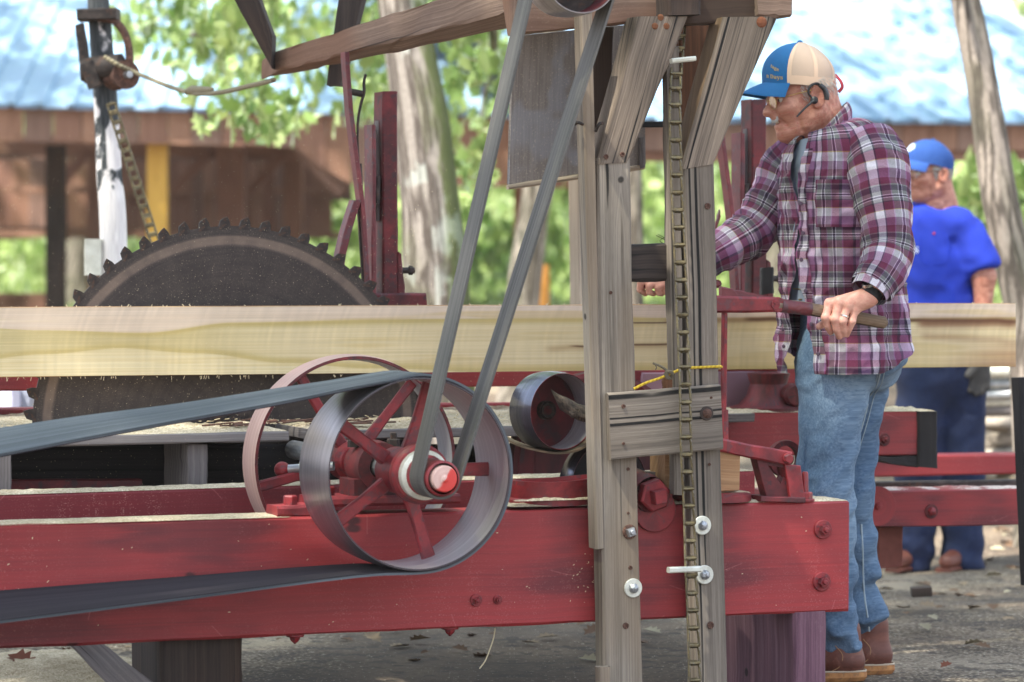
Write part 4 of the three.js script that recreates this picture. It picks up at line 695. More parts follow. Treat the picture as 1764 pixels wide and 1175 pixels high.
function beltLoop(c1, r1, c2, r2, axis, o0, o1, th) {
  const [, e1, e2] = basis(axis), d = c2.clone().sub(c1), x = d.dot(e1), y = d.dot(e2), L = Math.hypot(x, y), a = Math.atan2(y, x), b = Math.acos((r1 - r2) / L), A = [], B = [];
  const put = (c, r, f) => { const p = c.clone().addScaledVector(e1, r * Math.cos(f)).addScaledVector(e2, r * Math.sin(f)); A.push(p.clone().addScaledVector(axis, o0)); B.push(p.clone().addScaledVector(axis, o1)); };
  for (let i = 0; i <= 14; i++) put(c1, r1, a + b + (2 * Math.PI - 2 * b) * i / 14);
  const q1 = A[A.length - 1].clone(), n = 7; for (let i = 0; i <= 14; i++) put(c2, r2, a - b + 2 * b * i / 14);
  put(c1, r1, a + b);
  const ins = (P, k, m) => { const s = P[k], e = P[k + 1], add = []; for (let i = 1; i < m; i++) add.push(s.clone().lerp(e, i / m)); P.splice(k + 1, 0, ...add); };
  for (const P of [A, B]) { ins(P, P.length - 2, 9); ins(P, 14, 9); }
  return ribbon(A, B, th, 150);
}
const cU = at(1030, -52, 7.3).addScaledVector(PA, -0.02); const cD = cF.clone();
const cUp = (() => { const k = cU.clone().sub(cD).dot(PA); return cU.clone().addScaledVector(PA, -k); })();
solo('flat_belt', 'narrow grey belt slanting up from the shaft end to the upper pulley', 'belt', beltLoop(cD, 0.0455, cUp, 0.1, PA, 0.145, 0.062, 0.006), M.belt2);
pulley('upper_pulley', 'brown steel pulley cut by the top edge above the slanting belts', cUp.clone().addScaledVector(PA, 0.16), PA, 0.0965, 0.13, 0.007, { rim: M.steel, inner: M.maroon, plate: M.iron, hubR: 0.03, hubF: 0.07, spokes: 0, spokeMat: M.redIronShaded, web: -0.08 });
solo('pulley_shaft', 'short iron shaft behind the upper pulley', 'shaft', revolve([[0.0001, -0.3], [0.022, -0.3], [0.022, 0.1], [0.0001, 0.1]], cUp, PA, 24), M.iron);
// small belt pulley at right
{
  const ax = V(Math.sin(rad(32)), 0.0, Math.cos(rad(32))), c = at(970, 709, 7.98);
  pulley('small_pulley', 'small blue black steel pulley with red edge left of the leaning posts', c, ax, 0.1, 0.1, 0.006, { rim: M.blueSteel, inner: M.steelIn, lip: M.redIron, plate: M.redIronShaded, hubR: 0.024, hubF: 0.02, spokes: 0, spokeMat: M.iron, web: -0.09 });
  const t = thing('iron_crank', 'dirt caked iron crank arm inside the small pulley', 'arm', at(985, 705, 7.98));
  part('arm', loft([[[956, 687, 7.99], 0.024], [[970, 696, 7.96], 0.025], [[988, 706, 7.93], 0.026], [[1004, 712, 7.94], 0.021], [[1028, 717, 7.96], 0.021]].map(([p, r], k) => Array.from({ length: 12 }, (_, i) => { const f = i / 12 * 6.283, rr = r * (0.85 + 0.35 * n3(i * 1.7, k * 2.3, 5)); return at(...p).add(V(-0.45 * rr * Math.sin(f), rr * Math.sin(f), rr * 0.9 * Math.cos(f))); })), { smoothAngle: 0.9 }), M.dirtyIron, t);
  part('pin', merge(discGeo(at(988, 710, 7.925), ax, 0.011, 0.016, 24, 0.1), revolve([[0.011, 0], [0.0145, 0.002], [0.0145, 0.006], [0.0125, 0.008]], at(988, 710, 7.93), ax, 24)), M.dirtyIron, t);
  const A = [[778, 690, 8.02], [842, 738, 8.0], [885, 764, 7.99], [925, 776, 7.985], [965, 781, 7.975], [1000, 774, 7.97], [1028, 752, 7.98], [1060, 722, 8.0], [1120, 680, 8.05]].map((p) => at(...p)), B = [[770, 680, 8.09], [836, 727, 8.1], [872, 752, 8.09], [900, 765, 8.09], [935, 774, 8.09], [975, 769, 8.08], [1010, 746, 8.08], [1045, 716, 8.1], [1105, 674, 8.15]].map((p) => at(...p));
  solo('tan_belt', 'thin tan leather belt passing under the small pulley', 'belt', ribbon(A, B, 0.005, 80), M.beltTan);
  pulley('lower_pulley', 'dark blue pulley edge low behind the left leaning post', at(1050, 838, 8.06), ax, 0.118, 0.06, 0.006, { rim: M.blueSteel, inner: M.steelIn, lip: M.redIronShaded, plate: M.black, hubR: 0.03, hubF: 0.02, spokes: 0, spokeMat: M.iron, web: -0.03 });
}
// red castings on the timber
{
  const y0 = on(950, 873, wBeam).y, c = on(955, 873, wBeam - 0.075); c.y = y0;
  const t = thing('oval_casting', 'red oval iron housing caked in sawdust left of the leaning post', 'casting', c.clone());
  const oval = (a, b, h, tilt = 0) => Array.from({ length: 48 }, (_, i) => { const f = i / 48 * 2 * Math.PI, sx = Math.sign(Math.cos(f)) * Math.pow(Math.abs(Math.cos(f)), 0.75), sz = Math.sin(f); return c.clone().addScaledVector(UU, a * sx).addScaledVector(NN, b * sz).add(V(0, h + tilt * (0.6 * sx + 0.9 * sx * sx), 0)); });
  part('base_flange', loft([oval(0.118, 0.072, 0), oval(0.118, 0.072, 0.014), oval(0.112, 0.068, 0.019)], { smoothAngle: 0.6 }), M.redIron, t);
  const wall = [oval(0.11, 0.066, 0.019), oval(0.112, 0.068, 0.045, 0.004), oval(0.113, 0.07, 0.06, 0.007), oval(0.102, 0.06, 0.06, 0.007), oval(0.1, 0.056, 0.019)];
  part('wall', loft(wall, { caps: false, smoothAngle: 0.6 }), M.redIron, t);
  const d = []; for (const s of [1, 0.9, 0.8]) d.push(oval(0.121 * s, 0.075 * s, 0.021 + (1 - s) * 0.03));
  part('sawdust', dustBed(c.clone().addScaledVector(UU, -0.13).addScaledVector(NN, 0.078).add(V(0, 0.016, 0)), c.clone().addScaledVector(UU, 0.13).addScaledVector(NN, 0.078).add(V(0, 0.016, 0)), NN.clone().multiplyScalar(-0.02), 0.014, 41, 90, 8), M.dust, t).userData.kind = 'stuff';
}
{
  const ax = V(0.42, -0.06, 0.9).normalize(), c = on(1122, 852, wBeam + 0.02), t = thing('bearing_nut', 'big red hexagon nut and bolt on a dusty bearing between the two posts', 'bearing', c.clone());
  part('face_plate', discGeo(on(1126, 878, wBeam), NN, 0.055, 0.012, 48), M.redIron, t);
  part('neck', revolve([[0.0001, -0.16], [0.05, -0.16], [0.054, -0.1], [0.046, -0.07], [0.05, -0.03], [0.044, 0.0]], c, ax, 36), M.redIronShaded, t);
  part('neck_lug', bar(on(1118, 846, wBeam - 0.1), on(1120, 812, wBeam - 0.1), 0.05, 0.05, { up: UU, c: 0.008 }), M.greyBoard, t);
  const nn = part('nut', nutGeo(c, ax, 0.042, 0.028, 6, 0.2), M.redIron, t); part('bolt', nutGeo(c.clone().addScaledVector(ax, 0.028), ax, 0.024, 0.026, 4, 0.4), M.redIron, nn);
}
{
  const y0 = on(1225, 866, wBeam).y, c = on(1226, 866, wBeam - 0.07); c.y = y0; const t = thing('round_flange', 'flat round red flange under the tan wood block', 'flange', c.clone());
  part('flange', revolve([[0.0001, 0.022], [0.09, 0.022], [0.1, 0.016], [0.1, 0]], c, YY, 56), M.redIron, t);
  part('sawdust', dustBed(c.clone().addScaledVector(UU, -0.085).addScaledVector(NN, 0.05).add(V(0, 0.021, 0)), c.clone().addScaledVector(UU, 0.085).addScaledVector(NN, 0.05).add(V(0, 0.021, 0)), back(0.1), 0.006, 43, 60, 20), M.dust, t).userData.kind = 'stuff';
  solo('wood_block', 'tan softwood block wedged behind the right leaning post', 'wood block', slabW([[1146, 756], [1275, 763], [1274, 846], [1146, 852]], wBeam - 0.012, 0.1, { vertical: false }), M.tan);
}
{ // linkage
  const w = wBeam - 0.05, t = thing('pivot_bracket', 'red forked pivot bracket with stud at the right end of the front timber', 'bracket', on(1335, 862, w));
  const s2 = (p, h) => { const o = on(1330, 830, w), f = ([x, y]) => { const q = on(x, y, w).sub(o); return [q.dot(UU), q.y]; }; const S2 = new THREE.Shape(p.map((q) => new THREE.Vector2(...f(q)))); if (h) S2.holes.push(new THREE.Path(h.map((q) => new THREE.Vector2(...f(q))))); const g = new THREE.ExtrudeGeometry(S2, { depth: 0.034, bevelEnabled: true, bevelSize: 0.003, bevelThickness: 0.003, bevelSegments: 2 }); g.applyMatrix4(new THREE.Matrix4().makeBasis(UU, YY, NN).setPosition(o)); return g; };
  part('fork', s2([[1294, 790], [1350, 800], [1367, 806], [1374, 860], [1346, 861], [1311, 852]], [[1312, 800], [1338, 804], [1341, 818], [1334, 832]]), M.redIronShaded, t);
  part('leg', s2([[1340, 800], [1364, 802], [1372, 860], [1350, 861]]).translate(...NN.clone().multiplyScalar(0.012).toArray()), M.redIron, t);
  const arm = part('arm', slab([on(1200, 748, w + 0.05), on(1366, 779, w + 0.05), on(1362, 803, w + 0.05), on(1200, 770, w + 0.05)], back(0.014), { c: 0.004 }), M.redIron, t);
  part('bolt', merge(discGeo(on(1357, 790, w + 0.051), NN, 0.014, 0.006), nutGeo(on(1357, 790, w + 0.057), NN, 0.012, 0.012)), M.redIron, arm);
  part('base', bar(on(1300, 858, w + 0.02), on(1376, 860, w + 0.02), 0.014, 0.08), M.redIronShaded, t);
  const p = on(1387, 863, wBeam - 0.02), s = thing('stud_bolt', 'upright red threaded stud with nut on top of the front timber', 'bolt', p.clone());
  part('nut', merge(discGeo(p, YY, 0.024, 0.005), nutGeo(p.clone().add(V(0, 0.005, 0)), YY, 0.019, 0.018)), M.redIron, s); part('stud', revolve([[0.0001, 0.074], [0.006, 0.074], [0.008, 0.07], [0.009, 0.02], [0.014, 0.018]], p, YY, 16), M.redIron, s);
}
{ const p = on(1320, 775, -8.0), t = thing('crank_wheel', 'dark red spoked wheel half hidden behind the pivot bracket', 'wheel', at(1352, 790, 8.75)); const c = at(1352, 790, 8.75); part('rim', revolve([[0.036, -0.012], [0.05, -0.012], [0.052, 0], [0.05, 0.012], [0.036, 0.012], [0.036, -0.012]], c, NN, 40), M.redIronShaded, t); part('hub', discGeo(c, NN, 0.016, 0.03), M.iron, t); }  // small red crank wheel near the linkage
// ================================================================ leaning timber frame in front
{
  const t = thing('timber_frame', 'weathered grey frame of two leaning posts with slanting braces', 'timber frame', baseOf(on(1150, 1175, wPost), 0));
  const postA = part('post', slabW([[1029, 272], [1085, 268], [1110, 1262], [1042, 1262]], wPost, 0.06, { vertical: true, seg: 9, jit: 0.0022, c: 0.005 }), M.grey, t);
  part('post', slabW([[1177, 276], [1230, 276], [1255, 1262], [1202, 1262]], wPost - 0.002, 0.06, { vertical: true, seg: 9, jit: 0.0022, c: 0.005 }), M.grey2, t);
  part('side_strip', slabW([[1000, 22], [1021, 20], [1042, 944], [1027, 946]], wPost + 0.004, 0.05, { vertical: true, seg: 7, jit: 0.0015 }), M.grey, t);
  part('side_strip', slabW([[1149, 84], [1171, 80], [1180, 852], [1163, 852]], wPost - 0.006, 0.04, { vertical: true, seg: 20, jit: 0.002 }), M.grey2, t);
  part('brace', slabW([[1100, 28], [1186, 28], [1083, 280], [1029, 284]], wPost + 0.003, 0.085, { vertical: true, seg: 6, jit: 0.002, c: 0.006 }), M.brace, t);
  part('brace', slabW([[1246, 30], [1342, 28], [1229, 282], [1174, 292]], wPost + 0.002, 0.085, { vertical: true, seg: 6, jit: 0.002, c: 0.006 }), M.brace, t);
  part('header_beam', slabW([[880, -60], [1196, -60], [1200, 27], [896, 58]], wPost - 0.07, 0.09, { seg: 12, jit: 0.003 }), M.brown, t);
  part('beam_end', slabW([[1150, -40], [1208, -42], [1209, 25], [1152, 26]], wPost + 0.012, 0.3, { c: 0.008 }), M.darkwood, t);
  part('header_beam', slab([on(1180, -30, wPost - 0.05), on(1310, -36, wPost - 0.02), on(1312, 30, wPost - 0.02), on(1180, 44, wPost - 0.05)], back(0.1), { seg: 6, jit: 0.004 }), M.darkwood, t);
  part('beam_end', slab([on(1306, -30, wPost), on(1365, -30, wPost + 0.02), on(1362, 28, wPost + 0.02), on(1308, 29, wPost)], back(0.1), { c: 0.006, jit: 0.005, seg: 6 }), M.brown, t, 'split brown beam end');
  part('back_post', slabW([[1170, 40], [1228, 40], [1224, 330], [1176, 330]], wPost - 0.26, 0.06, { vertical: true }), M.orangewood, t, 'orange brown post behind the braces');
  part('back_panel', slabW([[1020, 46], [1058, 46], [1050, 270], [1022, 270]], wPost - 0.2, 0.03, { vertical: true }), M.darkwood, t);
  part('cross_rail', slabW([[1080, 422], [1186, 417], [1186, 484], [1082, 485]], wPost - 0.03, 0.12, { seg: 8, jit: 0.003, c: 0.007 }), M.darkwood, t, 'dark wet looking cross rail between the posts');
  part('cross_board', slabW([[1048, 678], [1241, 662], [1247, 774], [1053, 792]], wPost + 0.026, 0.022, { seg: 10, jit: 0.0015 }), M.grey2, t, 'wide board nailed across both posts');
  // fixings
  const zn = [[1090, 1013], [1209, 905], [1213, 990]];
  for (const [x, y] of zn) hexBolt(t, on(x, y, wPost), NN, 0.0235, 0.0125, 0.017, M.washer, M.zinc, { dome: true });
  hexBolt(t, on(1084, 916, wPost), NN, 0.018, 0.0135, 0.02, M.rusty, M.zinc, { sides: 4 });
  hexBolt(t, on(1217, 712, wPost + 0.026), NN, 0.0175, 0.012, 0.014, M.darkwood, M.rusty, { dome: true });
  for (const [x, y, w, r] of [[1074, 700, wPost + 0.026, 0.005], [1074, 764, wPost + 0.026, 0.0035], [1225, 685, wPost + 0.026, 0.003], [1082, 808, wPost, 0.004], [1222, 800, wPost, 0.0035], [1078, 1078, wPost, 0.0075], [1224, 1077, wPost, 0.0085], [1086, 978, wPost, 0.005], [1082, 884, wPost, 0.003], [1219, 355, wPost, 0.0075], [1044, 270, wPost + 0.003, 0.006], [1072, 266, wPost + 0.003, 0.006], [1052, 504, wPost, 0.004]]) part('nail', merge(revolve([[0.0001, 0.0012], [r * 0.55, 0.0014], [r * 0.6, 0.003], [r, 0.0026], [r * 1.1, 0.0002]], on(x, y, w), NN, 16)), M.rusty, t);
  part('knot_bracket', merge(...[[1138, 30], [1128, 45], [1148, 45]].map(([x, y]) => domeGeo(on(x, y, wPost + 0.003), NN, 0.0085, 0.004))), P('#74492f', 0.95), t, 'orange fungus like resin knobs');
  part('resin_knob', domeGeo(on(1312, 38, wPost + 0.002), NN, 0.014, 0.006), P('#7d4a30', 0.9), t);
  part('nail_spike', tube([on(988, 212, wPost + 0.0), on(996, 211, wPost + 0.02), on(1004, 214, wPost + 0.01)], (u) => (u < 0.3 ? 0.007 : 0.004), { seg: 10 }), M.iron, t); part('nail_spike', tube([on(1026, 226, wPost + 0.01), on(1032, 214, wPost + 0.03), on(1038, 212, wPost + 0.02)], 0.004, { seg: 8 }), M.iron, t);
  part('tie_rod', bar(on(1070, 215, wPost - 0.12), on(1176, 214, wPost - 0.12), 0.014, 0.014), M.black, t);
  part('foot_peg', slabW([[1031, 1150], [1052, 1149], [1054, 1262], [1033, 1262]], wPost + 0.03, 0.03, { vertical: true }), M.grey, t);
  const tw = []; const R = rng(4); for (let i = 0; i < 9; i++) { const p = on(1135 + R() * 25, 419, wPost - 0.06 - R() * 0.05); tw.push(tube([p, p.clone().add(V(-0.01 + R() * 0.02, 0.008, 0)), p.clone().add(V((R() - 0.5) * 0.05, 0.01 + R() * 0.015, 0.01))], 0.0009, { seg: 5, rad: 4 })); }
  part('twigs', merge(tw), M.darkwood, t).userData.kind = 'stuff';
}
// plywood sheet behind the belts
{
  const t = thing('plywood_sheet', 'dusty grey plywood sheet hanging behind the two slanting belts', 'plywood sheet', on(990, 325, -7.5));
  part('sheet', slab([on(884, 62, -7.5), on(1108, 40, -7.62), on(1112, 282, -7.62), on(877, 318, -7.5)], back(0.012), { vertical: false, seg: 4, c: 0.001 }), M.ply, t);
  part('edge_strip', slab([on(876, 318, -7.49), on(1112, 283, -7.61), on(1112, 291, -7.61), on(877, 327, -7.49)], back(0.02), { seg: 8, jit: 0.002 }), M.pale, t);
  part('edge_strip', slab([on(1102, 238, -7.6), on(1111, 236, -7.6), on(1113, 288, -7.6), on(1104, 290, -7.6)], back(0.03), { vertical: true }), M.greyBoard, t);
}
// long beam going back overhead, boards standing on it
{
  const t = thing('overhead_beam', 'rough brown overhead beam slanting up from the left to the frame', 'beam', at(470, 137, 9.4));
  const q0 = [at(468, 92, 9.4), at(468, 126, 9.4), at(449, 137, 9.55), at(452, 104, 9.55)], q1 = [at(1000, -80, 7.9), at(1000, -14, 7.9), at(1000, 26, 8.05), at(1000, -44, 8.05)];
  part('beam', timber(q0, q1, { c: 0.006, seg: 30, jit: 0.004 }), M.brown, t);
  part('cleat', slab([at(880, 22, 8.2), at(916, 34, 8.2), at(912, 58, 8.2), at(882, 50, 8.2)], V(0, 0, -0.06)), M.greyBoard, t);
  solo('roof_brace', 'dark board slanting down to the left end of the overhead beam', 'board', slab([at(388, -30, 9.3), at(436, -30, 9.3), at(469, 60, 9.3), at(467, 118, 9.3)].map((p, i) => p), V(0.005, 0, -0.09), { vertical: true, seg: 6 }), M.darkwood);
  solo('roof_brace', 'short brown board crossing behind the middle of the overhead beam', 'board', slab([at(588, -40, 9.25), at(634, -40, 9.25), at(585, 147, 9.25), at(562, 147, 9.25)], V(0.01, 0, -0.07), { vertical: true, seg: 6 }), M.darkwood);
}
solo('pale_post', 'pale square timber post standing behind the two belts', 'post', slab([at(979, 308, 10.4), at(998, 306, 10.4), at(1003, 900, 10.4), at(984, 900, 10.4)], V(0.02, 0, -0.1), { vertical: true }), M.pale);
solo('dark_post', 'dark post right beside the pale square post', 'post', slab([at(999, 308, 10.6), at(1012, 306, 10.6), at(1016, 900, 10.6), at(1003, 900, 10.6)], V(0.0, 0, -0.08), { vertical: true }), M.darkwood);
// ---- flat steel chain hanging down past the right post
{
  const t = thing('drag_chain', 'worn brass coloured link chain hanging down the right post', 'chain', baseOf(on(1196, 1175, wPost), 0));
  const path = new THREE.CatmullRomCurve3([[1174, 20, -0.12], [1168, 90, -0.04], [1163, 170, 0.03], [1165, 300, 0.03], [1171, 440, 0.028], [1176, 560, 0.03], [1180, 660, 0.05], [1182, 780, 0.05], [1186, 860, 0.035], [1190, 980, 0.032], [1194, 1080, 0.03], [1199, 1262, 0.03]].map(([x, y, k]) => on(x, y, wPost + k)));
  const pitch = 0.042, L = path.getLength(), n = Math.floor(L / pitch); const R = rng(12);
  for (let i = 0; i < n; i++) {
    const p = path.getPointAt((i + 0.5) / n), d = path.getTangentAt((i + 0.5) / n), tilt = (R() - 0.5) * 0.16, x = UU.clone().multiplyScalar(Math.cos(tilt)).addScaledVector(NN, Math.sin(tilt)), z = x.clone().cross(d).normalize();
    const w = 0.0135, h = pitch * 0.56, g = (k, a, b) => p.clone().addScaledVector(d, b).addScaledVector(x, a).addScaledVector(z, k);
    const rail = (s) => tube([g(0.003, s * w * 0.86, -h * 0.95), g(0.0, s * w * 0.98, -h * 0.3), g(-0.002, s * w * 1.05, h * 0.95)], 0.0041, { seg: 5, rad: 6, flat: 0.9 });
    const l = part('link', merge(rail(-1), rail(1), tube([g(-0.002, -w * 1.05, h * 0.9), g(-0.003, 0, h * 0.92), g(-0.002, w * 1.05, h * 0.9)], 0.0044, { seg: 4, rad: 6 }), tube([g(0.004, -w * 0.72, -h * 0.86), g(0.005, 0, -h * 0.86), g(0.004, w * 0.72, -h * 0.86)], 0.0068, { seg: 3, rad: 8 })), M.chain, t);
    void l;
  }
  part('paddle', bar(on(1151, 982, wPost + 0.05), on(1206, 980, wPost + 0.05), 0.014, 0.02, { c: 0.003 }), M.washer, t); part('paddle', bar(on(1156, 105, wPost + 0.07), on(1197, 101, wPost + 0.07), 0.012, 0.02, { c: 0.003 }), M.washer, t);
}
{
  const t = thing('yellow_twine', 'yellow twine tied round the right post with a frayed knot', 'twine', on(1170, 640, wPost + 0.01));
  part('cord', merge(tube([[1092, 670, 0.0], [1112, 660, 0.01], [1135, 652, 0.015], [1152, 645, 0.02], [1164, 640, 0.012], [1178, 634, 0.006], [1200, 633, 0.004], [1236, 631.5, 0.004], [1243, 632, -0.02]].map(([x, y, k]) => on(x, y, wPost + k)), 0.0034, { seg: 50, rad: 8 })), M.twine, t);
  part('knot', merge(tube([[1146, 646, 0.02], [1150, 640, 0.03], [1158, 643, 0.03], [1156, 651, 0.02], [1149, 650, 0.025], [1150, 641, 0.028]].map(([x, y, k]) => on(x, y, wPost + k)), 0.0045, { seg: 30, rad: 7 }), tube([[1152, 644, 0.02], [1146, 636, 0.02], [1136, 630, 0.02], [1125, 626, 0.02]].map(([x, y, k]) => on(x, y, wPost + k)), (u) => 0.0038 - u * 0.001, { seg: 16, rad: 7 }), tube([[1128, 627, 0.02], [1131, 633, 0.022], [1129, 637, 0.02]].map(([x, y, k]) => on(x, y, wPost + k)), 0.0016, { seg: 6, rad: 5 })), M.twineOld, t);
  solo('wood_peg', 'short upright wooden peg under the twine knot', 'peg', slabW([[1144, 648], [1161, 648], [1162, 680], [1146, 681]], wPost - 0.01, 0.02, { vertical: true }), M.orangewood);
}
// ---- sawyer's lever
{
  const w = -7.66, t = thing('control_lever', 'red iron lever with a worn wooden handle held by the first man', 'lever', on(1248, 640, w));
  const P3 = (x, y, k = 0) => on(x, y, w + k);
  part('bracket', slab([P3(1180, 508, 0.012), P3(1336, 511.5, 0.012), P3(1336, 538, 0.012), P3(1180, 540, 0.012)], back(0.024), { c: 0.006, seg: 6 }), M.redIron, t);
  part('bracket_end', discGeo(P3(1334, 524.7, -0.012), NN, 0.0202, 0.0245, 36, 0.08), M.redIron, t);
  part('pin', merge(discGeo(P3(1336, 524.5, 0.0142), NN, 0.0125, 0.0015, 30), discGeo(P3(1336, 521, 0.014), NN, 0.006, 0.004)), M.redIron, t);
  part('wedge', slab([P3(1244, 494), P3(1300, 506), P3(1345, 514), P3(1243, 512)], back(0.02), { c: 0.003 }), M.maroon, t);
  const hp = [[1338, 526], [1380, 530], [1430, 539], [1480, 548], [1528, 557]].map(([x, y]) => P3(x, y, 0.0));
  part('handle', tube(hp, (u) => { const r = lerp(0.0175, 0.0165, u) * (1 - 0.5 * smooth(0.985, 1, u)); return [r, r * 0.8]; }, { seg: 40, rad: 14 }), M.brace, t, 'worn bare wooden grip');
  part('handle_socket', tube([[1345, 526.5], [1366, 529], [1396, 533]].map(([x, y]) => P3(x, y)), (u) => lerp(0.0182, 0.0176, u), { seg: 10, rad: 14 }), M.maroon, t);
  part('rod', tube([P3(1248, 536, -0.012), P3(1247, 640, -0.012), P3(1246, 712, -0.012)], 0.0082, { seg: 10, rad: 12 }), M.redIron, t);
  part('rod_sleeve', tube([P3(1246, 706, -0.012), P3(1247, 900, -0.012)], 0.0135, { seg: 6, rad: 14 }), M.redIron, t);
}
{
  const d = 8.72, t = thing('feed_lever', 'short red lever under the dark rail gripped by the first man', 'lever', at(1170, 500, d));
  part('bar', slab([at(1101, 485, d), at(1236, 486, d), at(1236, 496, d), at(1112, 498, d)], V(0, 0, -0.03), { c: 0.004 }), M.redIron, t);
  part('trigger', tube([at(1138, 494, d), at(1150, 503, d), at(1166, 506, d), at(1190, 505, d)], 0.007, { seg: 14 }), M.maroon, t);
  part('knob', revolve(Array.from({ length: 10 }, (_, i) => { const f = i / 9 * Math.PI; return [Math.max(0.0001, 0.0115 * Math.sin(f)), -0.0115 * Math.cos(f)]; }), at(1236, 489, d), V(1, 0, 0), 20, { angle: 1.2 }), M.maroon, t);
  part('pin', discGeo(at(1157, 513, d), V(0, 0, 1), 0.008, 0.02), M.iron, t);
  part('stem', tube([at(1200, 494, d + 0.02), at(1200, 620, d + 0.05)], 0.01, { seg: 4 }), M.redIron, t);
}
// ---- log carriage standards (knees)
function standard(label, dx, dy, w, lever) {
  const o = (x, y, k = 0) => on(x + dx, y + dy, w + k), t = thing('carriage_standard', label, 'standard', on(665 + dx, 525 + dy, w), 'carriage standards');
  part('upright', slab([o(659, 157), o(685, 157), o(686, 560), o(660, 560)], back(0.085), { vertical: true, c: 0.004 }), M.redIronShaded, t);
  part('guide', slab([o(641, 214, 0.02), o(648, 216, 0.02), o(648, 560, 0.02), o(640, 560, 0.02)], back(0.075), { vertical: true, c: 0.003 }), M.maroon, t);
  part('slide', slab([o(650, 208, -0.03), o(657, 208, -0.03), o(656, 380, -0.03), o(648, 380, -0.03)], back(0.03), { vertical: true }), M.greyBoard, t);
  part('clamp', slab([o(646, 304, 0.004), o(656, 302, 0.004), o(655, 350, 0.004), o(645, 352, 0.004)], back(0.06), { vertical: true, c: 0.006 }), M.iron, t);
  part('bracket', merge(slab([o(684, 432), o(693, 440), o(701, 528), o(684, 528)], back(0.09), { vertical: true, c: 0.005 }), tube([o(690, 520, -0.02), o(712, 522, -0.02), o(733, 526, -0.02)], (u) => lerp(0.02, 0.012, u), { seg: 8 })), M.redIronShaded, t);
  part('bolt', merge(revolve([[0.0001, 0.02], [0.009, 0.02], [0.009, -0.02]], o(702, 466, -0.03), UU, 16), nutGeo(o(704, 466, -0.03), UU, 0.013, 0.012)), M.iron, t);
  const bent = (pts, wd, th, mat, name) => part(name, loft(pts.map(([x, y]) => { const p = o(x, y, 0.05); return [[-1, 1], [1, 1], [1, -1], [-1, -1]].map(([a, b]) => p.clone().addScaledVector(UU, a * wd / 2).addScaledVector(NN, b * th / 2)); }).map((r) => chamfer(r, 0.002)), { smoothAngle: 0.5 }), mat, t);
  bent([[594, 90], [595, 110], [601, 190], [608, 250], [616, 310], [622, 360], [626, 420], [631, 500]], 0.013, 0.045, M.maroon, 'lever');
  if (lever) {
    bent([[612, 345], [603, 372], [594, 402], [586, 436], [581, 470]], 0.022, 0.05, M.maroon, 'quadrant');
    part('latch', tube([o(604, 158, 0.06), o(615, 160, 0.06), o(624, 162, 0.06)], 0.0095, { seg: 8 }), M.iron, t);
    part('trigger', tube([[630, 128], [627, 142], [627, 160], [622, 178], [617, 205], [616, 240], [618, 285]].map(([x, y]) => o(x, y, 0.06)), (u) => 0.0045 - 0.002 * Math.abs(u - 0.3), { seg: 24 }), M.iron, t);
    part('catch', tube([o(618, 282, 0.05), o(620, 320, 0.05), o(624, 420, 0.05), o(629, 500, 0.05)], 0.0085, { seg: 16 }), M.iron, t);
  }
  part('foot', slab([o(612, 505, 0.03), o(735, 505, 0.03), o(740, 600, 0.03), o(600, 600, 0.03)], back(0.14), { c: 0.006 }), M.redIronShaded, t);
  return t;
}
standard('red iron standard with latch lever standing right of the saw blade', 0, 0, -8.62, true);
standard('red iron standard partly hidden behind the right leaning post and the first man', 636, 14, -8.72, false);
{
  const t = thing('dog_bracket', 'black iron block and brace bars beside the red standard by the man', 'bracket', at(1325, 510, 9.3));
  part('block', slab([at(1312, 462, 9.3), at(1333, 460, 9.3), at(1333, 506, 9.3), at(1312, 508, 9.3)], V(0, 0, -0.08)), M.black, t); part('arm', slab([at(1228, 400, 9.3), at(1240, 360, 9.3), at(1242, 372, 9.3), at(1230, 412, 9.3)], V(0, 0, -0.05)), M.maroon, t);
}
